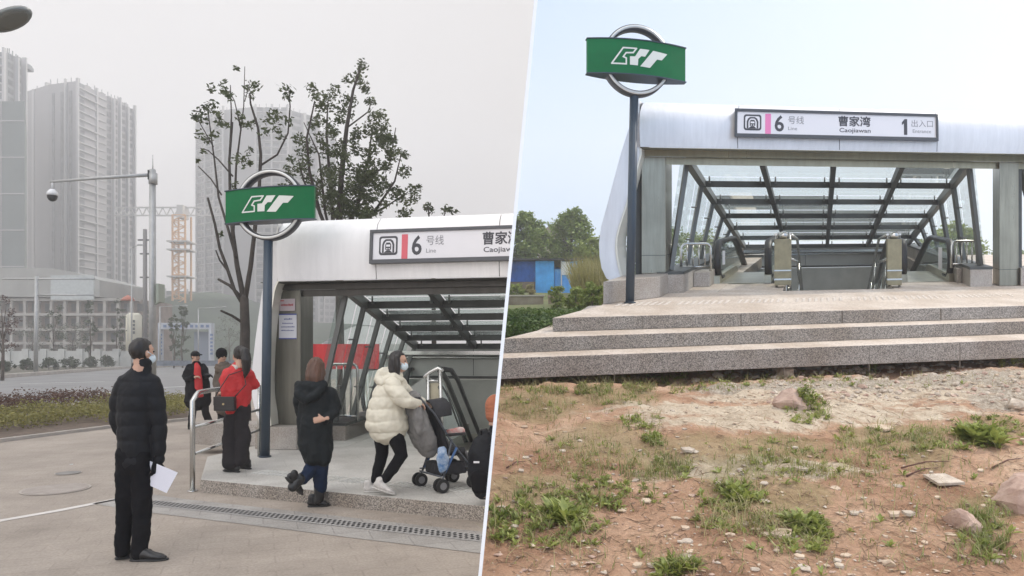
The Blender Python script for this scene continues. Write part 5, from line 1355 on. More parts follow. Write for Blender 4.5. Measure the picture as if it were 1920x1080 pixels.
build('camera_dome', MB().ball(c-Vector((0,0,.1)), (.15, .15, .17), 14, 8), M_rubber, CP)
build('equipment_box', MB().box(tuple(at(292, 566, YC-.2)), tuple(at(309, 534, YC+.2))).tube([at(287, 572, YC), at(300, 566, YC)], .04, 6), mat('box_green_grey', (.30, .33, .28), .6), CP)
YT = 85
TP = pole('utility_pole', 272, 690, 430, 7, YT, 'concrete utility pole with crossarms left of the camera mast', mat('pole_concrete', (.20, .19, .18), .8), 'utility pole')
for y, w_ in ((450, 14), (476, 10), (520, 10)): build('crossarm', MB().box(tuple(at(272-w_, y+1, YT-.1)), tuple(at(272+w_, y-1, YT+.1))), M_frame, TP)
YG = 58
GN = thing('gantry_sign', 'pale blank road sign board on a single post seen from behind', 'road sign', at(68, 694, YG))
build('post', MB().tube([at(67, 700, YG), at(69, 518, YG)], [.17, .15], 10), M_galv, GN)
for y in (523, 553): build('arm', MB().tube([at(4 if y == 523 else 66, y, YG), at(178, y, YG)], .09, 8), M_galv, GN)
build('board', MB().box(tuple(at(95, 562, YG-.05)), tuple(at(177, 516, YG+.05))), mat('sign_back', (.46, .48, .47), .6, .2, var=.08), GN)
# thin street lights
for i, (px, y0, y1, Y, lab) in enumerate(((247, 690, 465, 75, 'thin street light with a short arm left of the utility pole'), (300, 690, 575, 90, 'thin grey pole just right of the camera mast'), (372, 680, 578, 88, 'street light with long pale arm near the blue gate'))):
    T = pole('street_light', px, y0, y1, 2.2, Y, lab, M_galv, 'street light')
    build('arm', MB().tube([at(px, y1, Y), at(px+(14 if i == 0 else 46), y1-6 if i == 0 else y1-2, Y)], .05, 6), M_galv, T)
    build('lamp', MB().ball(at(px+(16 if i == 0 else 48), y1-6 if i == 0 else y1-2, Y), (.35, .2, .1), 8, 5), M_galv, T)
# far kerb, bushes, wall
mb = MB(); KP = [(-150, 727), (0, 709), (225, 692), (450, 683)]
KK = [G(x, y, -.12) for x, y in KP]
for i in range(3): mb.bar(KK[i]+Vector((0,0,.13)), KK[i+1]+Vector((0,0,.13)), .5, .28, side=(KK[i+1]-KK[i]).cross(Vector((0,0,1))))
struct('far_kerb', mb, M_kerb, base=KK[0])
sheet('verge', [tuple(KK[0][:2]), tuple(KK[1][:2]), tuple(KK[2][:2]), tuple(KK[3][:2]), (-40, 140), (-160, 140)], -.03, mat('verge_soil', (.12, .11, .08), .95, var=.3, vscale=.4))
M_bush = leaf_mat('round_bush', (.035, .05, .025), (.09, .12, .06), .7)
for i, (px, py, s, lab) in enumerate(((8, 697, 36, 'round bush at the far left photo edge'), (50, 694, 30, 'round bush left of the sign post foot'), (92, 693, 36, 'wide round bush right of the sign post foot'), (131, 691, 32, 'middle round bush of the row by the far kerb'), (168, 689, 26, 'taller upright bush in the row by the far kerb'), (203, 688, 30, 'round bush left of the man in black'), (234, 687, 28, 'small round bush right beside the man in black'))):
    Y = 1.65*F/(py-HZ); b_ = Vector(((px-960)/F*Y, Y, -.03))
    bushy_tree('round_bush', b_, 19/F*Y, s/F*Y, lab, M_bush, n_cl=34, leaf=.26, per=26, seed=70+i, trunk_r=.04, crown_from=.05, group='round bushes along the far kerb', cat='bush')
YF = 88
FW = thing('boundary_wall', 'pale boundary wall with piers behind the row of round bushes', 'wall', at(120, 690, YF))
M_wallw = mat('old_white_wall', (.50, .50, .47), .85, var=.15, vscale=.5)
build('panel', MB().box(tuple(at(-200, 692, YF)), (at(262, 0, YF).x, YF+.3, at(0, 658, YF).z)), M_wallw, FW)
for i in range(9):
    x = at(-20+i*34, 0, YF).x; build('pier', MB().box((x-.4, YF-.15, -.1), (x+.4, YF+.45, at(0, 654, YF).z)), M_wallw, FW)
# low barrier before the gate
mb = MB().box(tuple(at(292, 686, 74)), tuple(at(470, 676, 74.3)))
solid('barrier', mb, mat('barrier_blue_grey', (.14, .16, .19), .7, var=.3, vscale=2), 'long dark blue grey barrier along the road beyond the man in the red shirt', 'barrier')
solid('traffic_box', MB().box(tuple(at(283, 692, 60)), tuple(at(291, 684, 60.6))), mat('pale_blue_box', (.4, .55, .65), .6), 'small pale blue box on the road by the man in black', 'box', bevel=.03)
# gate arch with writing
YA = 92
GA = thing('gate_arch', 'white site gate arch with dark writing on its beam and posts', 'gate', at(348, 676, YA))
M_gate = mat('gate_white', (.46, .48, .52), .6); M_gb = mat('gate_blue', (.14, .2, .33), .7)
build('beam', MB().box(tuple(at(296, 617, YA)), tuple(at(402, 606, YA+1))), M_gate, GA)
for x0, x1 in ((296, 307), (391, 402)): build('post', MB().box(tuple(at(x0, 678, YA+.01)), tuple(at(x1, 617.2, YA+.99))), M_gate, GA)
for k in range(9): build('lettering', MB().box(tuple(at(306+k*10, 614, YA-.06)), tuple(at(312+k*10, 609, YA-.01))), M_gb, GA)
for k in range(6):
    for x in (299, 394): build('lettering', MB().box(tuple(at(x, 630+k*7, YA-.06)), tuple(at(x+5, 626+k*7, YA-.01))), M_gb, GA)
build('gate_leaf', MB().box(tuple(at(364, 678, YA+1.2)), tuple(at(391, 622, YA+1.3))), mat('gate_leaf_grey', (.24, .27, .32), .7), GA)
# beige drum with vertical writing
YB = 105
DR = thing('storage_silo', 'cream silo with dark vertical writing above the boundary wall', 'silo', at(251, 668, YB))
a, b_ = at(251, 672, YB), at(251, 592, YB)
build('drum', MB().tube([a, b_, b_+Vector((0,0,.4))], [1.1, 1.1, .7], 20), mat('silo_cream', (.58, .55, .44), .7), DR)
for k in range(4): build('lettering', MB().box(tuple(at(249, 605+k*7, YB-1.2)), tuple(at(253, 600+k*7, YB-1.12))), M_frame, DR)
UM = thing('umbrella', 'red parasol above the trees left of the utility pole', 'umbrella', at(240, 600, 95))
c = at(240, 564, 95); build('canopy', MB().tube([c, c+Vector((0,0,.45)), c+Vector((0,0,.8))], [.95, .6, .03], 10), mat('parasol_red', (.42, .13, .08), .6), UM); build('stick', MB().tube([c+Vector((0,0,.7)), at(240, 640, 95)], .04, 6), M_galv, UM)
# low building under construction
YL = 125
LB = thing('low_building', 'long low unfinished building with open floors and a curved roof at far left', 'building', at(110, 668, YL))
M_lb = mat('raw_concrete', (.38, .355, .32), .9, var=.2, vscale=.3); M_brick = mat('red_brick', (.27, .21, .175), .9, var=.25, vscale=.6); M_void = mat('window_void', (.12, .12, .115), .6)
X = lambda px: at(px, 0, YL).x; Z = lambda py: at(0, py, YL).z
build('core', MB().box((X(-160), YL+1.6, -.1), (X(252), YL+14, Z(560))), M_brick, LB)
for i, y in enumerate((560, 588, 616, 642)): build('floor_slab', MB().box((X(-160), YL, Z(y+4)), (X(255), YL+1.59, Z(y-1))), M_lb, LB)
for i in range(16): x = X(-130+i*25); build('column', MB().box((x-.25, YL+.1, -.1), (x+.25, YL+.6, Z(563))), M_lb, LB)
for r_i, (y0, y1) in enumerate(((583, 568), (611, 596), (638, 624))):
    for i in range(16):
        build('window', MB().box((X(-126+i*25), YL+1.5, Z(y0)), (X(-110+i*25), YL+1.58, Z(y1))), M_void, LB)
rf = MB(); P = []
for i in range(13): px = -170+i*30; P.append((X(px), Z(503 if px < 90 else 503+((px-90)/150)**1.5*42)))
P += [(X(190), Z(557)), (X(-170), Z(557))]
build('roof', rf.prism(P, lambda x, z: (x, YL-.5, z), lambda x, z: (x, YL+15, z)), mat('pale_roof', (.34, .335, .31), .8, var=.15, vscale=.2), LB)
# ------------------------------------------------------------------ towers
M_trim = mat('tower_trim', (.38, .37, .37), .8)
def tower(label, Y, faces, ztop, m, mw, name='apartment_tower', floors=34, crown=True, base_z=0):
    """faces: list of (x0,y0,x1,y1,kind) vertical facades; body is the hull"""
    hull = [(f[0], f[1]) for f in faces]+[(faces[-1][2], faces[-1][3])]
    cx = sum(p[0] for p in hull)/len(hull); cy_ = sum(p[1] for p in hull)/len(hull)
    a, b_ = Vector((*hull[0], 0)), Vector((*hull[-1], 0)); back = Vector((0, 1, 0))*25
    poly = hull+[(b_.x*(1+24/b_.y), b_.y+25), (a.x*(1+24/a.y), a.y+25)]
    T = thing(name, label, 'tower block', (cx, cy_, 0))
    build('walls', MB().prism(poly, lambda x, y: (x, y, -.1), lambda x, y: (x, y, ztop)), m, T)
    fl = (ztop-4)/floors
    win = MB(); slab_ = MB(); fin = MB()
    for (x0, y0, x1, y1, kind) in faces:
        A = Vector((x0, y0, 0)); D = Vector((x1-x0, y1-y0, 0)); Ln = D.length; D.normalize(); Nn = Vector((D.y, -D.x, 0))
        def q(s, z, o=0): return A+D*s+Nn*o+Vector((0,0,z))
        def bx(m_, s0, s1, z0, z1, o0, o1):
            P = [q(s0, z0, o0), q(s1, z0, o0), q(s1, z0, o1), q(s0, z0, o1), q(s0, z1, o0), q(s1, z1, o0), q(s1, z1, o1), q(s0, z1, o1)]
            m_.add(P, [(0,3,2,1),(4,5,6,7),(0,1,5,4),(1,2,6,5),(2,3,7,6),(3,0,4,7)])
        if kind == 'ribs':
            n = max(3, int(Ln/3.4))
            for i in range(n):
                s = Ln*(i+.5)/n
                bx(win, s-.55, s+.55, 6, ztop-3, .02, .12)
                if i % 2: bx(fin, s+Ln/n*.5-.3, s+Ln/n*.5+.3, 0, ztop+1, .02, .7)
        elif kind == 'grid':
            n = max(3, int(Ln/3.6))
            for i in range(n):
                for k in range(floors): bx(win, Ln*(i+.14)/n, Ln*(i+.86)/n, 5+k*fl, 5+k*fl+fl*.60, .02, .10)
            for k in range(0, floors): bx(slab_, 0, Ln, 5+k*fl-.35, 5+k*fl-.05, .03, .65 if k % 4 else 1.0)
            for i in range(0, n+1, 2): bx(fin, Ln*i/n-.3, Ln*i/n+.3, 0, ztop+1, .03, .9)
        elif kind == 'bays':
            n = max(2, int(Ln/5))
            for i in range(n):
                w_ = Ln/n; s = w_*(i+.5)
                for k in range(floors): bx(win, s-w_*.3, s+w_*.3, 5+k*fl, 5+k*fl+fl*.62, .02, .10)
                bx(fin, s+w_*.42, s+w_*.58, 0, ztop+(1.5 if i % 2 else 0), .03, 1.2)
        elif kind == 'net':
            for k in range(0, floors, 3): bx(slab_, 0, Ln, 5+k*fl, 5+k*fl+.25, .02, .2)
            for i in range(int(Ln/3)): bx(fin, i*3, i*3+.15, 0, ztop, .02, .15)
    for nm, mb_, mm in (('windows', win, mw), ('balconies', slab_, M_trim), ('fins', fin, M_trim)):
        if mb_.v: o = build(nm, mb_, mm, T); o['kind'] = 'stuff'
    if crown:
        mb_ = MB(); r2 = random.Random(int(Y)); 
        for i in range(16):
            t = .08+.84*(i+.5)/16; j = min(len(faces)-1, int(t*len(faces))); f = faces[j]; s = t*len(faces)-j
            x = f[0]+(f[2]-f[0])*s; y = f[1]+(f[3]-f[1])*s; x *= 1+5/y; y += 5; h = r2.uniform(.5, 1.8)
            mb_.box((x-2.2, y+1, ztop), (x+2.2, y+3, ztop+h)); mb_.box((x-.1, y, ztop), (x+.1, y+.2, ztop+h+2))
        o = build('roof_plant', mb_, m, T); o['kind'] = 'stuff'
    return T
M_tw = mat('tower_render', (.25, .245, .25), .8, var=.08, vscale=.05); M_tw2 = mat('tower_render_dark', (.17, .18, .185), .8, var=.08, vscale=.05); M_twg = mat('tower_netting', (.135, .155, .15), .8, var=.2, vscale=.05); M_win = mat('tower_window', (.16, .165, .175), .25, col2=(.03, .035, .042), vscale=.55)
def XY(px, Y): return ((px-960)/F*Y, Y)
def fc(px0, Y0, px1, Y1, k): return (*XY(px0, Y0), *XY(px1, Y1), k)
zt = at(0, 152, 230).z
tower('tall pale tower block with ribbed left face and windowed right face', 230, [fc(44, 240, 92, 236, 'bays'), fc(92, 233, 141, 230, 'ribs'), fc(143, 230, 196, 243, 'grid'), fc(198, 243, 222, 249, 'bays'), fc(224, 251, 250, 257, 'bays')], zt, M_tw, M_win)
tower('dark tower block cut by the left photo edge', 190, [fc(-90, 190, 10, 190, 'grid'), fc(12, 190, 42, 197, 'bays')], at(0, 98, 190).z, M_tw2, M_win)
tower('lower netted block in front of the dark tower at the left edge', 170, [fc(-90, 170, 46, 170, 'net')], at(0, 190, 170).z, M_twg, M_win, name='netted_block', floors=20, crown=False)
zt = at(0, 206, 320).z
tower('wide hazy tower block behind the bare tree', 320, [fc(370, 332, 420, 318, 'grid'), fc(422, 320, 478, 320, 'bays'), fc(480, 316, 540, 316, 'grid'), fc(542, 320, 596, 330, 'bays')], zt, M_tw, M_win)
tower('fainter tower block just behind the right end of the wide one', 380, [fc(585, 380, 628, 392, 'grid')], at(0, 240, 380).z, M_tw, M_win, crown=False)
tower('low distant block between the crane and the bare tree', 300, [fc(310, 300, 372, 305, 'grid')], at(0, 545, 300).z, M_tw, M_win, floors=9, crown=False, name='distant_block')
# crane
YK = 210
CR = thing('tower_crane', 'orange and white tower crane standing between the two tower blocks', 'crane', at(341, 660, YK))
M_cr = mat('crane_orange', (.62, .36, .18), .6); M_crw = mat('crane_white', (.5, .48, .46), .6)
mst = MB(); hw = 1.9; c0 = at(341, 660, YK); ztp = at(0, 405, YK).z; nl = 24
for sx in (-1, 1):
    for sy in (-1, 1): mst.bar((c0.x+sx*hw, YK+sy*hw, 0), (c0.x+sx*hw, YK+sy*hw, ztp), .45, .45)
for i in range(nl):
    z0, z1 = ztp*i/nl, ztp*(i+1)/nl; s = 1 if i % 2 else -1
    mst.bar((c0.x-s*hw, YK-hw, z0), (c0.x+s*hw, YK-hw, z1), .25, .25, side=(0,1,0)); mst.bar((c0.x-hw, YK-hw, z1), (c0.x+hw, YK-hw, z1), .3, .3, side=(0,1,0))
    mst.bar((c0.x-hw, YK-s*hw, z0), (c0.x-hw, YK+s*hw, z1), .25, .25)
build('mast', mst, M_cr, CR)
for y in (470, 520, 455): build('platform', MB().box((c0.x-3.2, YK-3, at(0, y+1, YK).z), (c0.x+3.2, YK+3, at(0, y-1.5, YK).z)), M_crw, CR)
jb = MB(); za, zb = at(0, 404, YK).z, at(0, 389, YK).z; xa, xb = at(215, 0, YK).x, at(470, 0, YK).x; nj = 34
jb.bar((xa, YK, za), (xb, YK, za), .4, .4); jb.bar((xa, YK, zb), (xb, YK, zb), .4, .4)
for i in range(nj):
    x0, x1 = xa+(xb-xa)*i/nj, xa+(xb-xa)*(i+1)/nj; jb.bar((x0, YK, za if i % 2 else zb), (x1, YK, zb if i % 2 else za), .25, .25, side=(0,1,0))
build('jib', jb, M_crw, CR)
build('cab', MB().box(tuple(at(331, 408, YK-2)), tuple(at(354, 389, YK+2))), M_crw, CR)
# hill and mid trees
hl = MB(); n = 40; YH = 190; prof = [(-60, 600), (200, 560), (240, 540), (290, 548), (330, 560), (380, 580), (470, 600), (620, 606)]
rows = 8
for j in range(rows):
    for i in range(n+1):
        px = -60+680*i/n; Y = YH-30+j*14; t = math.sin(min(1, j/(rows-2))*PI/2); z = at(0, lin(prof, px), YH+40).z*t
        hl.v.append(Vector(((px-960)/F*YH, Y, z-.2+1.2*noise.noise(Vector((px*.05, j, 0))))))
hl.f = [(j*(n+1)+i, j*(n+1)+i+1, (j+1)*(n+1)+i+1, (j+1)*(n+1)+i) for j in range(rows-1) for i in range(n)]; hl.smooth = [True]*len(hl.f)
struct('hill', hl, mat('wooded_hill', (.06, .085, .05), .95, col2=(.035, .05, .035), vscale=.15), clip=1)
M_lf1 = leaf_mat('winter_leaf_dark', (.04, .055, .026), (.12, .14, .06), 1.3); M_lf2 = leaf_mat('winter_leaf_hazy', (.05, .065, .04), (.12, .14, .08), .6)
for i, (px, yb, yt, wp, Y, lab) in enumerate(((222, 682, 556, 26, 88, 'slender tree left of the cream silo'), (103, 690, 572, 40, 92, 'sparse brown tree right of the sign board post'), (168, 690, 565, 30, 84, 'sparse tree beneath the right end of the sign board'), (326, 682, 590, 24, 82, 'slim green tree left of the pair before the gate'), (343, 682, 575, 30, 84, 'taller green tree of the pair before the gate'),
                                            (4, 660, 545, 60, 45, 'reddish brown tree cut by the left photo edge'), (140, 670, 598, 60, 110, 'hazy low tree before the unfinished building'), (60, 670, 600, 60, 112, 'hazy low tree behind the sign post'), (430, 682, 590, 50, 120, 'hazy tree behind the man in the red shirt'), (272, 680, 575, 24, 110, 'hazy narrow tree behind the camera mast'))):
    b_ = at(px, yb, Y); b_.z = -.1
    bushy_tree('street_tree', b_, (HZ+0-yt)/F*Y+CAMZ, wp/F*Y, lab, M_lf2 if i != 5 else leaf_mat('brown_leaf', (.07, .04, .035), (.14, .08, .06), 1), n_cl=26 if i != 5 else 30, leaf=.32 if Y > 60 else .16, per=22, seed=200+i, trunk_r=.12, crown_from=.25, cat='tree')

# ------------------------------------------------------------------ the two big trees, limbs drawn in px at distance Y
def limb(mb, P, Y, w0, w1, dy=0):
    n = len(P); mb.tube([at(x, y, Y+dy*i/(n-1)) for i, (x, y) in enumerate(P)], [(w0+(w1-w0)*i/(n-1))/F*Y*.41 for i in range(n)], 7, caps='round')
def clusters(mb, L, Y, rn, leaf, per, rad, spread=1.0):
    for (x, y, s) in L:
        c = at(x, y, Y+rn.uniform(-.5, .5)*spread); leaf_clump(mb, c, rad*s, int(per*s), leaf, rn, .9)
YT1 = 14
b_ = at(462, 0, YT1); b_.z = 0
T1 = thing('forked_tree', 'nearly bare forked tree with tufts of dark leaves left of the green sign', 'tree', b_)
tr = MB()
limb(tr, [(462, 815), (458, 700), (460, 620), (458, 560)], YT1, 26, 20)
for P, a, c, dy in (([(458, 565), (445, 500), (437, 440), (432, 380), (430, 300), (436, 230)], 13, 4, .3), ([(460, 560), (470, 500), (478, 430), (486, 360), (489, 290), (484, 240), (470, 195), (468, 175)], 12, 3, -.4), ([(437, 440), (440, 380), (443, 310), (452, 240), (457, 200), (459, 125)], 7, 1.5, .6), ([(430, 300), (434, 220), (432, 160)], 5, 2, .4),
                    ([(458, 575), (440, 545), (425, 500), (412, 465), (403, 420), (390, 372)], 9, 5, -.3), ([(425, 505), (412, 488), (405, 470)], 5, 3, 0), ([(456, 560), (430, 535), (410, 524)], 8, 6, .2), ([(455, 605), (435, 592), (415, 583)], 7, 5, -.3), ([(442, 480), (425, 420), (410, 370), (402, 300), (394, 240), (390, 210)], 7, 2, .8),
                    ([(436, 330), (410, 300), (390, 282), (376, 278)], 4, 2, 0), ([(489, 310), (520, 290), (540, 250), (544, 200), (542, 172)], 5, 2.5, 0), ([(415, 365), (395, 335), (372, 312)], 4, 2.5, .3), ([(459, 190), (470, 150)], 2, 1, 0), ([(400, 275), (380, 240), (366, 215)], 3, 1.5, .2), ([(452, 245), (440, 190), (430, 170)], 3, 1.5, -.2), ([(478, 400), (500, 380), (520, 350)], 3, 1.5, .3)):
    limb(tr, P, YT1, a, c, dy)
build('trunk', tr, mat('wet_bark', (.055, .045, .038), .85, var=.3, vscale=6, bump=.5), T1)
cr = MB(); r5 = random.Random(5)
clusters(cr, [(x+r5.uniform(-3, 3), y+r5.uniform(-3, 3), s) for x, y, s in [(395,165,.6),(415,160,.9),(425,172,.9),(432,180,.8),(440,128,.4),(468,165,.9),(482,163,.6),(470,178,.6),(392,205,.8),(400,195,.8),(375,212,.8),(368,222,.7),(382,225,.7),(415,215,.7),(420,235,.7),(410,228,.6),(378,250,.7),(390,262,.6),(404,250,.5),(455,225,.7),(462,235,.7),(480,232,.5),(446,218,.5),(535,168,.9),(545,170,.8),(540,185,.6),(380,285,.4),(445,300,.8),(455,305,.9),(466,308,.5),(437,345,.5),(500,245,.8),(512,215,.8),(525,222,.9),(505,218,.9),(540,225,.8),(515,240,.7),(528,255,.6),(412,440,.4),(372,300,.3),(365,215,.5),(470,280,.5)]], YT1, r5, .105, 34, .185)
build('crown', cr, M_lf1, T1)
YT2 = 17.5
b_ = at(640, 0, YT2); b_.z = 0
T2 = thing('leafy_tree', 'tall leafy tree with several upright stems behind the white canopy', 'tree', b_)
tr = MB()
for P, a, c, dy in (([(640, 800), (637, 600), (636, 420), (640, 330), (650, 240), (662, 170), (676, 125)], 22, 3, 0), ([(640, 560), (625, 420), (618, 330), (612, 250), (615, 190)], 12, 3, 1), ([(642, 500), (600, 400), (580, 320), (575, 260), (590, 190)], 10, 3, -1), ([(640, 450), (672, 380), (690, 300), (700, 230)], 10, 3, .5), ([(640, 470), (700, 400), (740, 340), (752, 290)], 9, 2, -.6), ([(600, 400), (570, 340), (560, 300)], 6, 2, 0), ([(660, 420), (720, 390), (765, 360)], 7, 2, .7), ([(640, 520), (610, 400), (598, 290), (570, 230)], 8, 2, .3), ([(650, 240), (690, 210), (697, 190)], 4, 2, 0), ([(690, 330), (730, 310), (742, 240)], 5, 2, 0)):
    limb(tr, P, YT2, a, c, dy)
build('trunk', tr, MATS['wet_bark'], T2)
cr = MB(); L = [(678,122,1),(674,140,1),(680,155,1),(668,150,.8),(684,170,.8),(652,150,.9),(660,190,1),(650,185,1),(690,190,.6),(698,190,.7),(585,165,.9),(592,180,1),(606,185,1.1),(618,180,1.1),(628,168,.9),(612,200,1.1),(600,200,.9),(640,205,1.2),(652,215,1.1),(636,225,1),(600,225,1),(588,235,.9),(617,235,1),(625,250,1),(700,215,1),(715,225,1),(722,240,1),(705,240,1),(690,235,.9),(715,215,.8),(735,260,.8),(560,260,1),(572,270,1),(566,285,1),(575,300,.9),(560,310,1),(545,330,.9),(738,265,.7),(753,290,.9),(760,292,.7),(760,320,.9),(757,325,.9),(770,355,.9),(778,370,.9),(765,375,1),(785,352,.6),(548,345,.9),(540,320,.9),(530,350,.6),(545,300,.7)]
r6 = random.Random(6)
for i in range(165):
    x = r6.gauss(662, 54); y = 245+160*r6.random()**.7; w_ = lin([(240, 70), (300, 105), (405, 118)], y)
    if abs(x-662) < w_: L.append((x, y, r6.uniform(.7, 1.15)))
clusters(cr, L, YT2, r6, .11, 52, .18, 2.2)
build('crown', cr, M_lf1, T2)
T3 = thing('tree', 'tree of which only small leaf tips show above the white canopy', 'tree', (at(815, 0, 19).x, 19, 0))
tr = MB(); limb(tr, [(815, 760), (812, 500), (803, 390)], 19, 14, 3); limb(tr, [(812, 500), (825, 430), (836, 394)], 19, 6, 2); build('trunk', tr, MATS['wet_bark'], T3)
cr = MB(); clusters(cr, [(802, 388, .9), (806, 394, .8), (835, 393, .9), (842, 396, .7), (856, 397, .4), (815, 425, 1), (830, 430, 1)], 19, r6, .14, 30, .18); build('crown', cr, M_lf1, T3)
# ------------------------------------------------------------------ haze
hz = MB().box((-560, -60, -2.5), (420, 520, 160))
hm = bpy.data.materials.new('haze_air'); hm.use_nodes = True; nt = hm.node_tree; nt.nodes.remove(nt.nodes['Principled BSDF'])
pv = nt.nodes.new('ShaderNodeVolumePrincipled'); pv.inputs['Color'].default_value = (.97, .965, .97, 1); pv.inputs['Density'].default_value = .0021; pv.inputs['Anisotropy'].default_value = .2
nt.links.new(pv.outputs[0], nt.nodes['Material Output'].inputs['Volume'])
if True:
    o = tag(build('haze', hz, hm, base=(0, 0, 0)), 'thin grey haze filling the air', 'haze', None, 'stuff')
# ================================================================== people
def remesh(mb, voxel, smooth=4, disp=None):
    me = bpy.data.meshes.new('tmp'); c0 = sum((Vector(v) for v in mb.v), Vector())/len(mb.v)
    me.from_pydata([Vector(v)-c0 for v in mb.v], [], mb.f); me.validate()
    bm = bmesh.new(); bm.from_mesh(me); bmesh.ops.recalc_face_normals(bm, faces=bm.faces); bm.to_mesh(me); bm.free()
    o = bpy.data.objects.new('tmp', me); COL.objects.link(o)
    r = o.modifiers.new('r', 'REMESH'); r.mode = 'VOXEL'; r.voxel_size = voxel; r.use_smooth_shade = True
    if smooth: s = o.modifiers.new('s', 'SMOOTH'); s.factor = .5; s.iterations = smooth
    dg = bpy.context.evaluated_depsgraph_get(); dg.update()
    m2 = bpy.data.meshes.new_from_object(o.evaluated_get(dg))
    if disp:
        nn_ = [v.normal.copy() for v in m2.vertices]
        vs = [v.co + c0 + n*disp(v.co+c0, n) for v, n in zip(m2.vertices, nn_)]
    else: vs = [v.co+c0 for v in m2.vertices]
    out = MB().add(vs, [tuple(p.vertices) for p in m2.polygons], True)
    bpy.data.objects.remove(o); bpy.data.meshes.remove(me); bpy.data.meshes.remove(m2)
    return out
M_skin = mat('skin', (.50, .30, .215), .55, var=.06, vscale=30); M_hairb = clad('black_hair', (.016, .012, .011), .42, 0, .6); M_hairr = clad('auburn_hair', (.17, .075, .042), .42, 0, .75)
M_blackc = mat('black_cloth', (.008, .008, .010), .85, spec=.12, bump=.5, bscale=30); M_blackp = mat('black_padded', (.008, .009, .012), .6, spec=.2, bump=.5, bscale=22)
M_eye = mat('eye_dark', (.02, .015, .012), .3); M_mask = mat('face_mask', (.62, .72, .78), .8); M_lip = mat('lip', (.35, .13, .11), .5)
M_redc = mat('red_jacket_cloth', (.50, .018, .02), .7, var=.15, vscale=7, bump=.5, bscale=26); M_cream = mat('cream_padded', (.66, .62, .51), .62, var=.06, vscale=6, bump=.4, bscale=26)
M_parka = mat('dark_green_parka', (.011, .014, .016), .75, spec=.2, bump=.5, bscale=26); M_jean = mat('dark_jeans', (.012, .022, .05), .85, spec=.15, var=.2, vscale=14, bump=.4); M_trous = mat('brown_black_trousers', (.024, .021, .023), .85, spec=.15, bump=.5, bscale=20)
M_shoe = mat('black_leather', (.014, .014, .015), .35); M_shoew = mat('white_shoe', (.60, .57, .54), .6, var=.2, vscale=20); M_sole = mat('shoe_sole', (.03, .03, .03), .8); M_solew = mat('pale_sole', (.5, .48, .45), .8)

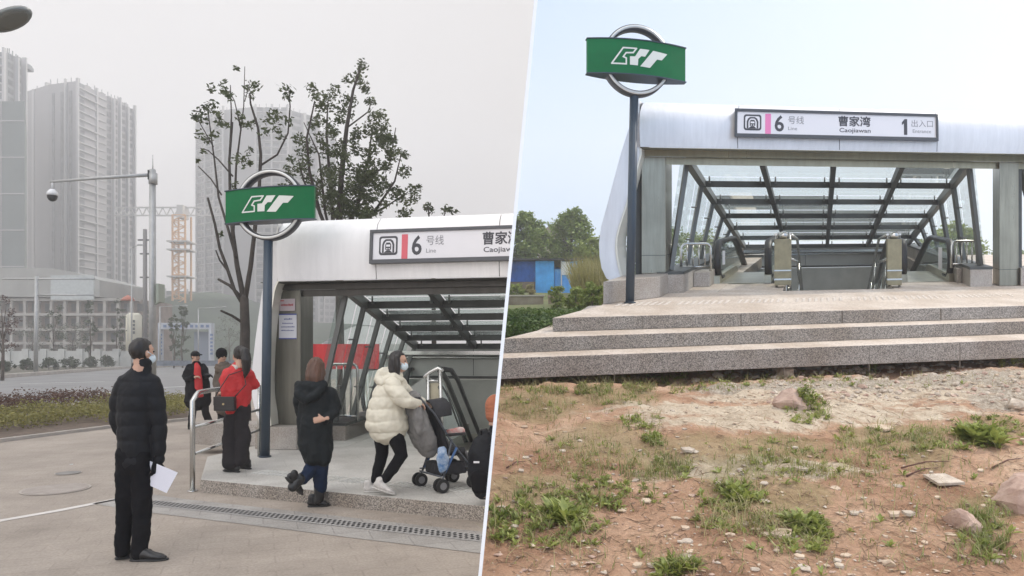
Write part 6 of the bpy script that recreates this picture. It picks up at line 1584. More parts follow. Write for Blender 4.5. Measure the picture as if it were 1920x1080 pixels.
def fold(scale=16, amp=.006):
    return lambda p, n: amp*noise.noise(Vector((p.x*scale, p.y*scale, p.z*scale*.55)))*1.6 + amp*.5*noise.noise(p*scale*2.3)
def quilt(period, amp, z0=0, wob=.02):
    def f(p, n):
        t = (p.z-z0+wob*noise.noise(p*5))/period; s = abs(math.sin(PI*t))
        return amp*(s**.55-.6) + .35*amp*noise.noise(p*26)
    return f
class Person:
    def __init__(s, label, px, py, z=0.0, Y=None, group=None):
        s.Y = Y if Y else (CAMZ-z)*F/(py-HZ); s.z = z
        s.k = s.Y/F; b = Vector(((px-960)*s.k, s.Y, z)); s.T = thing('person', label, 'person', b, group)
        s.body = MB(); s.kids = []
    def J(s, px, py, dy=0): return Vector(((px-960)*s.k, s.Y+dy, CAMZ+(HZ-py)*s.k))
    def P(s, L): return [s.J(*q) for q in L]
    def head(s, px, py, f, sc=1.0, pitch=0.0, dy=0):
        c = s.J(px, py, dy); f = Vector((*f, 0)).normalized(); r = Vector((f.y, -f.x, 0))
        R = Matrix((tuple(r), tuple(f), (0, 0, 1))).transposed() @ Matrix.Rotation(pitch, 3, 'X')
        s.hc, s.hR, s.hs = c, R, sc
        L = lambda x, y, z: c+R @ Vector((x, y, z))*sc
        B = lambda x, y, z, rx, ry, rz: s.body.ball(L(x, y, z), (rx*sc, ry*sc, rz*sc), 14, 9, rot=R)
        B(0, -.012, .022, .073, .092, .096); B(0, .02, -.045, .056, .062, .066); B(0, .045, -.08, .03, .032, .026)
        B(0, .083, -.012, .011, .02, .012); B(0, .074, .004, .008, .014, .026); B(0, .062, .035, .052, .02, .012)
        B(.074, -.006, -.005, .009, .017, .028); B(-.074, -.006, -.005, .009, .017, .028); B(.036, .058, -.03, .02, .02, .02); B(-.036, .058, -.03, .02, .02, .02)
        s.body.tube([L(0, -.02, -.05), L(0, -.03, -.16)], [.052*sc, .06*sc], 10)
        for e in (-1, 1): s.kids.append(('eye', MB().ball(L(e*.03, .072, .012), (.013*sc, .009*sc, .007*sc), 8, 6, rot=R), M_eye))
        s.kids.append(('mouth', MB().ball(L(0, .078, -.053), (.022*sc, .008*sc, .007*sc), 8, 6, rot=R), M_lip))
        s.L = L
    def hair(s, kind, m, disp=.006):
        L, R, sc = s.L, s.hR, s.hs; mb = MB()
        def fn(v):
            if v.y > .045 and v.z < .045: v = Vector((v.x*.8, v.y*.72, v.z))
            return v
        mb.ball(L(0, -.018, .03), (.079*sc, .096*sc, .10*sc), 18, 12, rot=R, fn=lambda v: fn(v/sc)*sc)
        if kind == 'short':
            mb.ball(L(0, -.05, .0), (.062*sc, .048*sc, .055*sc), 14, 9, rot=R)
        if kind in ('bob', 'long'):
            d = -.10 if kind == 'bob' else -.19
            mb.tube([L(0, -.055, .03), L(0, -.065, d*.5), L(0, -.055, d-.03)], [(.082*sc, .055*sc), (.085*sc, .055*sc), (.07*sc, .04*sc)], 14, ref=R @ Vector((1,0,0)), caps='round')
            for e in (-1, 1): mb.tube([L(e*.07, -.01, .05), L(e*.082, .0, -.04), L(e*.072, -.01, d)], [.03*sc, .032*sc, .02*sc], 8, caps='round')
        if kind == 'tail':
            mb.ball(L(0, -.09, .07), (.05*sc, .055*sc, .05*sc), 12, 8)
            mb.tube([L(0, -.10, .08), L(.01, -.19, .05), L(.02, -.21, -.06), L(.02, -.19, -.20), L(.01, -.17, -.28)], [.035*sc, .055*sc, .062*sc, .045*sc, .012*sc], 10, caps='round')
        mb = remesh(mb, .009, 2, lambda p, n: disp*noise.noise(Vector((p.x*60, p.y*60, p.z*14))))
        s.kids.append(('hair', mb, m))
    def mask(s):
        L, R, sc = s.L, s.hR, s.hs; mb = MB()
        mb.ball(L(0, .045, -.045), (.062*sc, .058*sc, .05*sc), 14, 9, rot=R)
        s.kids.append(('face_mask', mb, M_mask)); st = MB()
        for e in (-1, 1): st.tube([L(e*.05, .06, -.02), L(e*.072, .02, -.005), L(e*.082, -.01, .01)], .0035, 5)
        s.kids.append(('mask_loop', st, M_mask))
    def hand(s, wrist, d, up, m=None, curl=.6, sc=1.0, thumb=1):
        d = Vector(d).normalized(); up = Vector(up); up = (up-d*up.dot(d)).normalized(); sd_ = d.cross(up)*thumb
        w_ = Vector(wrist); mb = MB() if m else s.body
        mb.tube([w_-d*.04, w_+d*.015, w_+d*.05*sc, w_+d*.088*sc], [(.026, .02), (.03*sc, .019*sc), (.039*sc, .016*sc), (.036*sc, .013*sc)], 10, ref=sd_, caps='round')
        for i, (o, ln) in enumerate(((.029, .072), (.010, .080), (-.010, .074), (-.028, .058))):
            p = w_+d*.085*sc+sd_*o*sc; pts = [p]; dd = d.copy(); ang = 0
            for j in range(3):
                ang += curl*(.55+.12*i)
                dd = d*math.cos(ang)-up*math.sin(ang); p = p+dd*ln*sc*(.42, .32, .26)[j]; pts.append(p)
            mb.tube(pts, [.0095*sc, .009*sc, .008*sc, .0065*sc], 7, caps='round')
        t0 = w_+d*.03*sc+sd_*.03*sc; t1 = t0+(d*.5+sd_*.75-up*.25).normalized()*.042*sc; t2 = t1+(d*.9+sd_*.15-up*.5).normalized()*.034*sc
        mb.tube([t0, t1, t2], [.013*sc, .0105*sc, .008*sc], 7, caps='round')
        if m: s.kids.append(('glove', remesh(mb, .0055, 1), m))
    def limb(s, L, R): s.body.tube(s.P(L), [r*.78 for r in R], 10, caps='round')
    def torso(s, L, R, ax): s.body.tube(s.P(L), [(a*.82, b*.82) for a, b in R], 14, ref=Vector((*ax, 0)), caps='round')
    def cloth(s, name, tubes, m, vox=.012, sm=3, disp=None, ax=(1, 0)):
        mb = MB()
        for t in tubes:
            L, R = t[0], t[1]; rf = Vector((*(t[2] if len(t) > 2 and t[2] else ax), 0)) if not (len(t) > 2 and t[2] is False) else None
            mb.tube(s.P(L) if not isinstance(L[0], Vector) else L, R, 16, ref=rf, caps='round')
        s.kids.append((name, remesh(mb, vox, sm, disp or fold()), m))
    def shoe(s, heel, toe, m, ms, w_=.045, hgt=.075, name='shoe', lift=0.0):
        h, t = Vector(heel), Vector(toe); d = (t-h); L_ = d.length; d.normalize(); sd_ = Vector((-d.y, d.x, 0)).normalized(); upv = sd_.cross(d)*-1
        if upv.z < 0: upv = -upv
        q = lambda a, z: h+d*L_*a+upv*z
        mb = MB().tube([q(-.0, .045), q(.12, .05), q(.35, .05), q(.62, .036), q(.85, .028), q(.97, .022)], [(w_*.62, .032), (w_*.8, .042), (w_*.82, .045), (w_, .03), (w_*.92, .022), (w_*.5, .014)], 14, ref=sd_, caps='round')
        mb.tube([q(.16, .06), q(.13, hgt+.03)], [(w_*.8, .05), (w_*.75, .045)], 12, ref=sd_, caps='round')
        o = remesh(mb, .008, 2); s.kids.append((name, o, m, [('sole', MB().tube([q(-.06, .008), q(.12, .008), q(.35, .008), q(.65, .008), q(.9, .008), q(1.05, .01)], [(w_*.6, .012), (w_*.85, .012), (w_*.8, .012), (w_*1.05, .012), (w_*.9, .011), (w_*.4, .008)], 14, ref=sd_, caps='round'), ms)]))
    def done(s, clip=0):
        build('body', remesh(s.body, .0075, 2), M_skin, s.T, clip=clip)
        for k in s.kids:
            o = build(k[0], k[1], k[2], s.T, clip=clip)
            if len(k) > 3:
                for n_, mb, m in k[3]: build(n_, mb, m, o, clip=clip)
        return s.T

# ---- man in black, back to us, near left
p = Person('man in a black padded jacket seen from behind holding a white sheet', 255, 1050)
ax = (.94, -.34)
p.head(268, 662, (.5, .86), .95)
p.hair('short', M_hairb); p.mask()
p.torso([(254, 855), (254, 800), (256, 740), (259, 705), (263, 690)], [(.12, .09), (.12, .09), (.14, .09), (.13, .08), (.05, .05)], ax)
p.limb([(236, 724), (214, 785, .05), (228, 840, .16)], [.045, .038, .03]); p.limb([(282, 724), (299, 790), (296, 858, -.02)], [.045, .038, .028])
p.limb([(243, 855), (238, 945), (229, 1026)], [.075, .05, .04]); p.limb([(269, 855), (266, 950), (262, 1028)], [.075, .05, .04])
q = quilt(.115, .010, .02)
p.cloth('jacket', [([(254, 866), (254, 830), (253, 785), (255, 740), (258, 712), (262, 697)], [(.122, .11), (.138, .12), (.140, .12), (.155, .12), (.14, .10), (.07, .07)]),
                   ([(236, 720), (220, 752, .02), (213, 795, .05), (221, 832, .14), (231, 850, .18)], [.076, .068, .057, .05, .042]),
                   ([(283, 720), (292, 752), (299, 800), (298, 845), (297, 862)], [.078, .07, .057, .048, .044]),
                   ([(261, 706), (265, 692), (268, 681)], [(.088, .09), (.072, .075), (.064, .068)])], M_blackp, .011, 2, q, ax)
p.cloth('trousers', [([(242, 846), (238, 900), (235, 945), (231, 1000), (228, 1034)], [(.09, .10), (.078, .09), (.06, .072), (.054, .064), (.054, .064)]), ([(268, 846), (268, 900), (267, 950), (265, 1000), (263, 1040)], [(.09, .10), (.08, .09), (.062, .074), (.055, .064), (.055, .064)]), ([(255, 838), (255, 870)], [(.14, .11), (.135, .105)])], M_blackc, .011, 2, fold(13, .011), ax)
a = Vector((p.J(224, 0).x, p.Y+.05, 0)); p.shoe(a+Vector((-.02, -.03, 0)), a+Vector((.16, .13, 0)), M_shoe, M_sole)
a = Vector((p.J(253, 0).x, p.Y-.02, 0)); p.shoe(a, a+Vector((.245, .02, 0)), M_shoe, M_sole, .048)
hw_ = p.J(297, 862, -.02); p.hand(hw_, (-.12, -.05, -1), (.9, -.5, 0), M_blackc, .75, 1.08, -1)
p.limb([(297, 858, -.02), (297, 864, -.02)], [.02, .02]); p.hand(p.J(297, 862, -.02), (-.12, -.05, -1), (.9, -.5, 0), None, .7, .9, -1)
p.done()
c = [p.J(283, 862, -.035), p.J(339, 884, -.05), p.J(316, 923, -.03), p.J(262, 900, -.02)]
nrm = (c[1]-c[0]).cross(c[3]-c[0]).normalized()*.0012
pm = MB().add([v-nrm for v in c]+[v+nrm for v in c], [(0,3,2,1),(4,5,6,7),(0,1,5,4),(1,2,6,5),(2,3,7,6),(3,0,4,7)])
solid('paper_sheet', pm, mat('paper', (.74, .74, .82), .7), 'white sheet of paper held tilted in the gloved hand of the man in black', 'paper')

# ---- man with cap and red shirt beyond the handrail
p = Person('man in black cap and open black coat over red shirt holding a phone', 377, 805)
ax = (.6, .8)
p.head(367, 669, (.85, -.45), 1.05); p.hair('short', M_hairb)
L = p.L
cap = MB().ball(L(0, -.012, .045), (.09, .105, .075), 14, 9, rot=p.hR).tube([L(0, .06, .055), L(0, .13, .045), L(0, .165, .035)], [(.07, .01), (.065, .008), (.03, .006)], 12, ref=p.hR @ Vector((1,0,0)), caps='round')
p.kids.append(('cap', cap, M_blackc))
p.torso([(372, 745), (371, 715), (370, 690), (368, 680)], [(.13, .1), (.13, .1), (.14, .1), (.06, .06)], (.8, .5))
p.limb([(358, 686), (350, 705, -.05), (372, 706, -.2)], [.045, .036, .028]); p.limb([(380, 686), (388, 706), (398, 703, -.22)], [.045, .036, .028])
p.limb([(363, 745), (361, 775), (358, 802)], [.07, .05, .04]); p.limb([(380, 745), (386, 775), (392, 800, .1)], [.07, .05, .04])
p.hand(p.J(372, 706, -.2), (1, -.2, .1), (0, -.2, 1)); p.hand(p.J(396, 703, -.22), (1, -.1, -.05), (0, -.2, 1), M_blackc)
p.cloth('coat', [([(371, 752), (371, 730), (370, 710), (369, 692), (368, 683)], [(.27, .20), (.25, .19), (.23, .17), (.23, .15), (.10, .09)]),
                 ([(357, 688), (347, 706, -.03), (356, 712, -.14), (370, 706, -.2)], [.075, .068, .06, .05]), ([(381, 688), (390, 704, -.06), (398, 704, -.2)], [.072, .062, .05])], M_blackc, .013, 3, fold(12, .012), (.9, .3))
p.cloth('shirt', [([(380, 742, -.16), (378, 712, -.16), (375, 690, -.13), (372, 682, -.1)], [(.085, .03), (.085, .035), (.07, .04), (.04, .03)])], M_redc, .010, 2, None, (1, .1))
p.cloth('trousers', [([(363, 740), (361, 775), (358, 800)], [.10, .078, .07]), ([(380, 740), (386, 775), (391, 797, .1)], [.10, .078, .07])], M_blackc)
a = Vector((p.J(358, 0).x, p.Y, 0)); p.shoe(a+Vector((-.04, 0, 0)), a+Vector((.18, -.14, 0)), M_shoe, M_sole)
a = Vector((p.J(390, 0).x, p.Y+.12, 0)); p.shoe(a+Vector((-.02, 0, 0)), a+Vector((.25, -.04, 0)), M_shoe, M_sole)
p.done()
c = p.J(402, 701, -.3); solid('phone', MB().box((c.x-.04, c.y-.07, c.z-.004), (c.x+.04, c.y+.07, c.z+.006)), M_rubber, 'dark phone in the hand of the man in the red shirt', 'phone', bevel=.003)

# ---- person in beanie, mostly hidden behind the woman in red
p = Person('person in dark beanie and brown fur-hooded coat mostly hidden behind the woman in red', 420, 819, Y=12.6)
p.head(416, 668, (.7, -.6), 1.02); L = p.L
p.kids.append(('beanie', remesh(MB().ball(L(0, -.012, .055), (.095, .11, .095), 14, 9, rot=p.hR).tube([L(0, -.012, .03), L(0, -.012, .06)], [(.098, .112), (.098, .112)], 16, ref=p.hR @ Vector((1,0,0)), caps='round'), .01, 2), M_blackc))
p.torso([(424, 755), (424, 720), (424, 695), (420, 684)], [(.13, .1), (.13, .1), (.15, .1), (.06, .06)], (.8, .6))
p.limb([(410, 696), (407, 720, -.05), (420, 735, -.2)], [.045, .036, .028]); p.limb([(437, 696), (442, 720), (432, 735, -.2)], [.045, .036, .028]); p.hand(p.J(420, 735, -.2), (1, -.3, 0), (0, 0, 1)); p.hand(p.J(432, 735, -.2), (-1, -.3, 0), (0, 0, 1), thumb=-1)
p.limb([(418, 755), (417, 785), (416, 815)], [.07, .05, .04]); p.limb([(430, 755), (430, 785), (430, 815)], [.07, .05, .04])
p.cloth('coat', [([(424, 765), (424, 735), (424, 712), (424, 697), (420, 688)], [(.2, .16), (.19, .15), (.19, .15), (.2, .14), (.12, .11)]), ([(411, 697), (406, 720, -.04), (418, 735, -.18)], [.07, .06, .05]), ([(437, 697), (443, 720, -.04), (433, 735, -.18)], [.07, .06, .05])], mat('brown_coat', (.085, .065, .05), .8, bump=.5, bscale=26), .014, 3, fold(), (.9, -.2))
p.cloth('fur_hood', [([(409, 688), (414, 694, -.08), (424, 694, -.1), (432, 688)], [.06, .07, .07, .06], False)], mat('fur_trim', (.13, .10, .075), .95, bump=1, bscale=70), .012, 1, fold(60, .014))
p.cloth('trousers', [([(418, 750), (417, 785), (416, 812)], [.10, .08, .07]), ([(430, 750), (430, 785), (430, 812)], [.10, .08, .07])], M_blackc)
for x in (415, 430): a = Vector((p.J(x, 0).x, p.Y, 0)); p.shoe(a, a+Vector((.1, -.22, 0)), M_shoe, M_sole)
p.done()

# ---- woman in red photographing
p = Person('woman in red jacket with a black ponytail raising a phone, black bag at her hip', 441, 885, ZP)
ax = (.93, .35)
p.head(449, 667, (-.62, .78), .98, pitch=-.05); p.hair('tail', M_hairb, .008)
p.torso([(443, 770), (443, 735), (445, 705), (448, 690)], [(.12, .09), (.12, .09), (.13, .085), (.05, .05)], ax)
p.limb([(428, 700, .0), (413, 715, .14), (428, 681, .26)], [.042, .035, .026]); p.limb([(463, 702), (466, 722, .12), (444, 684, .27)], [.042, .035, .026])
p.hand(p.J(428, 681, .26), (.2, .1, 1), (-.6, .8, 0), curl=.5, sc=.92); p.hand(p.J(444, 684, .27), (-.2, .1, 1), (-.6, .8, 0), curl=.5, sc=.92, thumb=-1)
p.limb([(435, 770), (431, 820), (431, 868)], [.07, .05, .035]); p.limb([(452, 770), (452, 820), (450, 868)], [.07, .05, .035])
p.cloth('jacket', [([(443, 764), (443, 750), (443, 730), (444, 708), (447, 694), (448, 688)], [(.15, .12), (.185, .135), (.185, .135), (.18, .125), (.13, .10), (.07, .07)]),
                   ([(428, 700), (414, 716, .12), (417, 702, .2), (427, 685, .26)], [.075, .072, .06, .045], False), ([(464, 702), (471, 722, .08), (460, 708, .18), (446, 688, .26)], [.078, .075, .06, .045], False)], M_redc, .011, 3, fold(13, .012), ax)
p.cloth('collar', [([(438, 686), (448, 690, -.06), (457, 686)], [.03, .035, .03], False)], mat('pale_collar', (.5, .46, .42), .8), .009, 2)
p.cloth('trousers', [([(441, 764), (436, 790), (433, 825), (433, 866)], [(.12, .10), (.105, .10), (.095, .09), (.105, .10)]), ([(450, 764), (453, 790), (455, 825), (453, 860)], [(.12, .10), (.10, .10), (.09, .09), (.095, .095)])], M_trous, .012, 2, fold(11, .014), ax)
a = p.J(440, 0); a = Vector((a.x, p.Y-.02, ZP)); p.shoe(a+Vector((.05, 0, .0)), a+Vector((-.15, .07, 0)), M_shoe, M_sole, .042, name='boot')
a = Vector((p.J(452, 0).x, p.Y+.2, ZP)); p.shoe(a+Vector((.03, 0, 0)), a+Vector((-.14, .1, 0)), M_shoe, M_sole, .042, name='boot')
p.done()
c = p.J(434, 672, .34); solid('phone', MB().box((c.x-.075, c.y-.006, c.z-.035), (c.x+.075, c.y+.006, c.z+.035)), M_rubber, 'black phone raised by the woman in the red jacket', 'phone', bevel=.004)
bag = thing('handbag', 'black flap shoulder bag hanging at the hip of the woman in red', 'handbag', p.J(434, 768, -.17))
w_ = p.k; B0 = p.J(434, 753, -.19)
bb = MB().box((B0.x-19*w_, B0.y-.04, B0.z-15*w_), (B0.x+19*w_, B0.y+.04, B0.z+11*w_)); M_bagl = mat('bag_leather', (.016, .014, .015), .35, bump=.3)
build('body', bb, M_bagl, bag, bevel=.012)
build('flap', MB().box((B0.x-18.5*w_, B0.y-.052, B0.z-4*w_), (B0.x+18.5*w_, B0.y-.041, B0.z+11.5*w_)), M_bagl, bag, bevel=.004)
build('clasp', MB().tube([(B0.x, B0.y-.052, B0.z-2*w_), (B0.x, B0.y-.062, B0.z-2*w_)], .012, 10), mat('brass', (.5, .4, .22), .3, .9), bag)
build('strap', MB().tube([B0+Vector((-18*w_, 0, 11*w_)), p.J(420, 732, -.17), p.J(440, 702, -.17), p.J(462, 694, -.10), p.J(470, 720, -.15), p.J(452, 742, -.19), B0+Vector((18*w_, 0, 11*w_))], .007, 6), M_bagl, bag)

# ---- woman in dark parka stepping up
p = Person('auburn-haired woman in a long dark hooded parka stepping up onto the platform', 592, 950)
ax = (.97, -.2)
p.head(594, 692, (.35, .93), .98, pitch=-.15); p.hair('long', M_hairr, .008)
p.torso([(591, 830), (590, 790), (592, 745), (593, 722)], [(.12, .09), (.12, .09), (.13, .085), (.05, .05)], ax)
p.limb([(565, 735), (560, 770, .1), (580, 785, .2)], [.042, .035, .026]); p.limb([(619, 735), (627, 768, -.02), (608, 784, -.14)], [.042, .035, .026]); p.hand(p.J(614, 783, -.145), (-1, -.1, -.15), (0, -1, .2), curl=.5, sc=.95); p.hand(p.J(580, 785, .2), (1, .1, 0), (0, 1, 0), curl=.5, sc=.9)
p.limb([(600, 840), (601, 885, .0), (597, 938)], [.08, .055, .04]); p.limb([(580, 840), (585, 878, -.02), (568, 898, -.28)], [.08, .055, .04])
p.cloth('parka', [([(596, 852, -.02), (592, 830), (590, 790), (591, 755), (593, 730), (594, 716)], [(.165, .13), (.20, .155), (.19, .15), (.17, .13), (.145, .11), (.085, .08)]),
                  ([(619, 736), (627, 758), (629, 775, -.03), (616, 784, -.12)], [.072, .066, .058, .045], False), ([(566, 736), (558, 760, .06), (560, 778, .12), (574, 785, .18)], [.072, .066, .058, .045], False),
                  ([(608, 862, -.06), (604, 838, -.05)], [(.10, .06), (.13, .08)])], M_parka, .011, 3, fold(12, .012), ax)
p.cloth('hood', [([(564, 722, -.06), (568, 738, -.13), (582, 748, -.15), (600, 738, -.13), (610, 722, -.06)], [.05, .06, .065, .055, .045], False), ([(572, 724, -.07), (592, 728, -.09), (606, 722, -.06)], [.07, .085, .06], False), ([(580, 738, -.11), (596, 738, -.11)], [.06, .05], False)], M_parka, .010, 2, fold(14, .01))
p.cloth('jeans', [([(601, 838), (602, 880), (600, 915)], [.10, .078, .065]), ([(582, 838), (587, 875), (578, 890, -.15), (573, 895, -.2)], [.10, .078, .062, .058])], M_jean, .011, 2, fold(16, .010))
p.cloth('boot_shaft', [([(599, 915), (597, 938)], [.06, .055]), ([(574, 892, -.2), (566, 903, -.30)], [.058, .05])], M_shoe, .01, 2)
a = Vector((p.J(590, 0).x, p.Y-.01, 0)); p.shoe(a-Vector((.05, 0, 0)), a+Vector((.14, .04, 0)), M_shoe, M_sole, .046, name='boot')
a = p.J(558, 888, -.34); b2 = p.J(574, 921, -.18); p.shoe(a, b2, M_shoe, M_sole, .044, name='boot')
p.done()

# ---- woman in cream jacket pushing the pushchair
p = Person('woman in a cream padded jacket and face mask pushing the grey pushchair', 712, 925, ZP)
ax = (.5, .86)
p.head(748, 679, (.97, .05), .96); p.hair('long', M_hairb, .006); p.mask()
p.torso([(722, 800), (726, 760), (735, 722), (740, 708)], [(.09, .12), (.09, .12), (.09, .13), (.05, .05)], (1, 0))
p.limb([(742, 722, -.13), (762, 752, -.16), (781, 757, -.05)], [.042, .035, .026]); p.limb([(745, 722, .13), (768, 752, .2), (786, 757, .22)], [.042, .035, .026])
p.hand(p.J(779, 756, -.05), (1, 0, -.1), (0, 0, 1), curl=.9, sc=.92); p.hand(p.J(785, 757, .2), (1, 0, -.1), (0, 0, 1), curl=.9, sc=.92, thumb=-1)
p.limb([(713, 798, .06), (716, 850, .05), (703, 902, .05)], [.08, .05, .035]); p.limb([(735, 798, -.06), (754, 850, -.06), (722, 896, -.08)], [.08, .05, .035])
q = quilt(.125, .016, .05)
p.cloth('jacket', [([(729, 800), (725, 790), (724, 770), (729, 745), (736, 722), (741, 704)], [(.215, .19), (.228, .198), (.20, .185), (.175, .175), (.15, .15), (.08, .085)], (1, 0)),
                   ([(700, 796), (712, 768)], [(.08, .14), (.10, .15)], (1, 0)), ([(748, 800), (744, 770)], [(.07, .15), (.08, .15)], (1, 0)),
                   ([(740, 722, -.13), (755, 742, -.18), (768, 752, -.16), (782, 756, -.07)], [.088, .085, .075, .06], False), ([(745, 722, .12), (760, 745, .18), (784, 756, .18)], [.085, .08, .06], False)], M_cream, .0105, 2, q, (1, 0))
p.cloth('hood', [([(716, 700, 0), (712, 712, -.02), (722, 716, -.08), (744, 706, -.10), (756, 712, -.06)], [.06, .065, .06, .045, .03], False), ([(722, 700), (740, 702)], [.075, .07], False), ([(712, 710, .05), (744, 706, .1)], [.06, .045], False)], M_cream, .010, 2, fold(14, .01))
p.cloth('leggings', [([(712, 798, .07), (714, 830, .06), (715, 852, .05), (708, 880, .05), (702, 900, .05)], [.095, .08, .066, .06, .048]), ([(734, 798, -.06), (748, 830, -.06), (754, 852, -.06), (738, 878, -.07), (724, 896, -.08)], [.10, .085, .068, .06, .048]), ([(722, 792), (722, 808)], [(.12, .13), (.11, .12)])], M_blackc, .010, 2, fold(18, .005))
a = p.J(684, 929, .05); a.z = ZP; p.shoe(a, a+Vector((.18, .05, 0)), M_shoew, M_solew, .043)
a = p.J(706, 915, -.1); a.z = ZP+.07; b2 = p.J(742, 926, -.1); b2.z = ZP+.005; p.shoe(a, b2, M_shoew, M_solew, .043)
p.done()

# ---- pushchair
O = Vector((-.885, 7.5, ZP)); A_ = Vector((.80, .60, 0)).normalized(); B_ = Vector((.60, -.80, 0)).normalized()
Sx = lambda a, b, h: O+A_*a+B_*b+Vector((0, 0, h))
PC = thing('pushchair', 'folding pushchair with black seat and small double wheels carrying a grey coat', 'pushchair', O)
M_alu = mat('pushchair_tube', (.10, .11, .13), .4, .5); M_tyre = mat('tyre', (.02, .02, .02), .8); M_hub = mat('wheel_hub', (.2, .2, .21), .5); M_seatc = mat('pushchair_seat', (.02, .02, .024), .8, bump=.5); M_seatg = mat('pushchair_grey', (.16, .155, .16), .8, bump=.5); M_bluet = mat('blue_trim', (.05, .12, .28), .6)
W2 = .23
for a in (0, .42):
    for b in (-W2, W2):
        for o_ in (-.034, .034):
            c = Sx(a, b+o_, .076)
            w1_ = build('wheel', MB().tube([c-B_*.013, c+B_*.013], .074, 22), M_tyre, PC)
            build('hub', MB().tube([c-B_*.016, c+B_*.016], .04, 14), M_hub, w1_)
        build('fork', MB().tube([Sx(a, b, .076), Sx(a+(.02 if a else .03), b, .17)], .012, 8), M_alu, PC)
for b in (-W2, W2):
    bb_ = b*.8
    build('main_tube', MB().tube([Sx(.44, b, .16), Sx(.16, bb_, .52), Sx(-.06, bb_, .84), Sx(-.22, bb_, 1.0), Sx(-.30, bb_, 1.01)], .012, 8), M_alu, PC)
    build('rear_leg', MB().tube([Sx(.03, b, .16), Sx(.16, bb_, .55)], .012, 8), M_alu, PC)
    build('grip', MB().tube([Sx(-.24, bb_, 1.005), Sx(-.36, bb_, 1.0)], .018, 8, caps='round'), M_rubber, PC)
    build('arm_rest', MB().tube([Sx(.10, bb_, .60), Sx(.32, bb_, .60)], .016, 8, caps='round'), M_rubber, PC)
    build('trim', MB().tube([Sx(.2, b*.95, .46), Sx(.05, b*.95, .20)], .014, 6), M_bluet, PC)
build('cross_brace', MB().tube([Sx(.0, -W2, .17), Sx(.0, W2, .17)], .01, 6).tube([Sx(.44, -W2, .17), Sx(.44, W2, .17)], .01, 6).tube([Sx(0, -W2, .2), Sx(.42, W2, .24)], .008, 6).tube([Sx(0, W2, .2), Sx(.42, -W2, .24)], .008, 6), M_alu, PC)
def sling(P, w_, t, m, name, k=.8):
    mb = MB(); n = len(P)
    for i in range(n-1):
        (a0, h0), (a1, h1) = P[i], P[i+1]
        d = Vector((a1-a0, h1-h0)).normalized(); nx_, nh = -d.y*t, d.x*t
        V = [Sx(a0, -w_, h0), Sx(a0, w_, h0), Sx(a1, w_, h1), Sx(a1, -w_, h1), Sx(a0+nx_, -w_, h0+nh), Sx(a0+nx_, w_, h0+nh), Sx(a1+nx_, w_, h1+nh), Sx(a1+nx_, -w_, h1+nh)]
        mb.add(V, [(0,3,2,1),(4,5,6,7),(0,1,5,4),(1,2,6,5),(2,3,7,6),(3,0,4,7)])
    return build(name, remesh(mb, .012, 2, fold(16, .006)), m, PC)
sling([(-.04, .86), (.04, .62), (.10, .40)], .165, .05, M_seatc, 'seat_back'); sling([(.10, .38), (.22, .36), (.36, .40)], .165, .05, M_seatc, 'seat'); sling([(.36, .39), (.46, .25), (.52, .14)], .13, .03, M_seatg, 'leg_rest')
sling([(.06, .80), (.12, .60), (.18, .46)], .09, .02, M_seatg, 'head_cushion')
can = MB()
for i in range(9):
    t = PI*i/8; b = -.19*math.cos(t); h = .80+.17*math.sin(t)
    can.v += [Sx(-.05, b, h), Sx(.16, b*1.0, h+.02), Sx(-.05, b*.96, h-.012), Sx(.16, b*.96, h+.008)]
for i in range(8): k = i*4; can.f += [(k, k+1, k+5, k+4), (k+2, k+6, k+7, k+3), (k+1, k+3, k+7, k+5), (k, k+4, k+6, k+2)]; can.smooth += [True]*4
build('sunshade', can, M_seatc, PC)
build('basket', remesh(MB().box(tuple(Vector((0,0,0))), (1, 1, 1), lambda x, y, z: Sx(.03+.34*x, -.16+.32*y, .16+.13*z)), .014, 3, fold(14, .01)), M_seatc, PC)
# grey coat over the handles, blue and white bag, pack of wipes
gc = MB().tube([Sx(-.20, 0, 1.0), Sx(-.20, .0, .86), Sx(-.15, .02, .66), Sx(-.08, .03, .52), Sx(-.04, .03, .44)], [(.14, .07), (.19, .10), (.20, .12), (.18, .12), (.12, .09)], 16, ref=B_, caps='round').tube([Sx(-.24, .15, .95), Sx(-.25, .17, .8), Sx(-.22, .17, .66)], [.05, .06, .05], 10, caps='round')
solid('coat', remesh(gc, .0105, 2, lambda p_, n_: .016*noise.noise(Vector((p_.x*13, p_.y*13, p_.z*5)))+.006*noise.noise(p_*30)), mat('grey_coat_cloth', (.20, .195, .19), .85, var=.12, vscale=12, bump=.5), 'grey coat hung over the handles of the pushchair', 'coat')
bg_ = MB().tube([Sx(.02, .2, .46), Sx(.03, .21, .36), Sx(.04, .2, .24)], [(.05, .03), (.07, .045), (.055, .04)], 12, ref=A_, caps='round')
solid('carrier_bag', remesh(bg_, .009, 1, fold(24, .010)), mat('blue_white_bag', (.5, .58, .68), .6, col2=(.08, .2, .42), vscale=14), 'small blue and white carrier bag hanging on the side of the pushchair', 'bag')
pk = MB().tube([Sx(.24, .02, .60), Sx(.36, .06, .615)], [.045, .045], 14, caps='round')
solid('wipes_pack', remesh(pk, .007, 1, fold(30, .004)), mat('pack_white_red', (.62, .60, .56), .5, col2=(.5, .12, .1), vscale=7), 'white and red pack lying on the pushchair seat', 'pack')

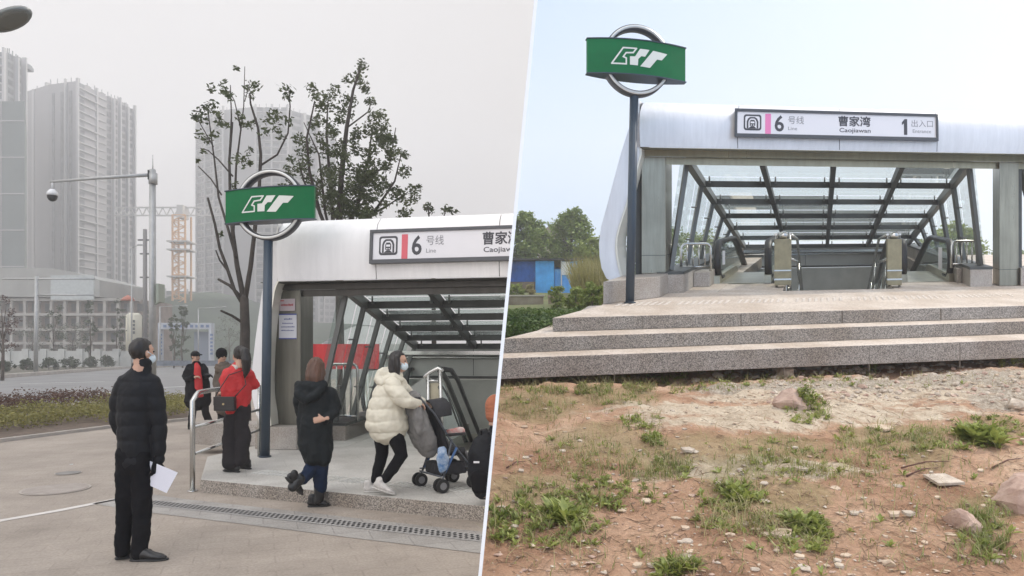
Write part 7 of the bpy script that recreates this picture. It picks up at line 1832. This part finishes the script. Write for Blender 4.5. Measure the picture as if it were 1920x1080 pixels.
# ---- child at the partition
p = Person('child with an orange brown knitted hat cut by the white partition', 930, 960, ZP, Y=6.95)
p.head(929, 768, (.35, .93), .98); L = p.L
p.hair('short', M_hairb)
p.kids.append(('knitted_hat', remesh(MB().ball(L(0, -.012, .035), (.10, .115, .12), 16, 10, rot=p.hR).tube([L(0, -.03, -.05), L(0, -.012, .02)], [(.09, .095), (.098, .112)], 16, ref=p.hR @ Vector((1,0,0)), caps='round'), .009, 2, lambda q_, n_: .002*math.sin(q_.z*500)), mat('rust_knit', (.36, .13, .07), .95, var=.15, vscale=20)))
p.torso([(930, 890), (930, 850), (929, 812), (929, 800)], [(.1, .08), (.1, .08), (.11, .08), (.05, .05)], (1, -.2)); p.limb([(906, 812), (900, 850), (905, 885)], [.036, .03, .022]); p.limb([(950, 812), (958, 850), (955, 885)], [.036, .03, .022])
p.hand(p.J(905, 885), (0, 0, -1), (1, 0, 0), sc=.75); p.hand(p.J(955, 885), (0, 0, -1), (-1, 0, 0), sc=.75)
p.limb([(922, 890), (922, 915), (921, 938)], [.06, .04, .03]); p.limb([(938, 890), (938, 915), (938, 938)], [.06, .04, .03])
p.cloth('jacket', [([(930, 895), (930, 860), (930, 825), (930, 806)], [(.15, .12), (.15, .12), (.14, .11), (.07, .07)]), ([(907, 815), (899, 850), (904, 882)], [.055, .05, .042]), ([(952, 815), (960, 850), (956, 882)], [.055, .05, .042])], M_blackp, .012, 3, quilt(.09, .008))
p.cloth('trousers', [([(922, 888), (922, 915), (921, 936)], [.075, .06, .055]), ([(938, 888), (938, 915), (938, 936)], [.075, .06, .055])], M_blackc)
for x in (919, 938): a = Vector((p.J(x, 0).x, p.Y, ZP)); p.shoe(a, a+Vector((.03, .16, 0)), M_shoe, M_sole, .036)
p.done(clip=1)
bk = MB().tube([p.J(908, 915, -.2), p.J(905, 880, -.22), p.J(905, 845, -.22), p.J(909, 822, -.2), p.J(912, 812, -.18)], [(.10, .07), (.135, .10), (.135, .10), (.11, .08), (.06, .05)], 18, ref=(1, -.15, 0), caps='round')
BK = thing('backpack', 'black school backpack with a small white mark on the child at the partition', 'backpack', p.J(905, 920, -.2))
build('body', remesh(bk, .0105, 2, fold(12, .010)), M_blackp, BK, clip=1)
build('pocket', remesh(MB().tube([p.J(903, 908, -.29), p.J(902, 880, -.31)], [(.085, .04), (.09, .045)], 14, ref=(1, -.15, 0), caps='round'), .01, 2), M_blackc, BK, clip=1)
build('handle', MB().tube([p.J(903, 812, -.2), p.J(904, 801, -.22), p.J(914, 800, -.22), p.J(918, 812, -.2)], .010, 8), M_rubber, BK, clip=1)
c = p.J(896, 857, -.33); build('mark', MB().box((c.x-.025, c.y-.004, c.z-.008), (c.x+.03, c.y+.012, c.z+.008)), M_face, BK)
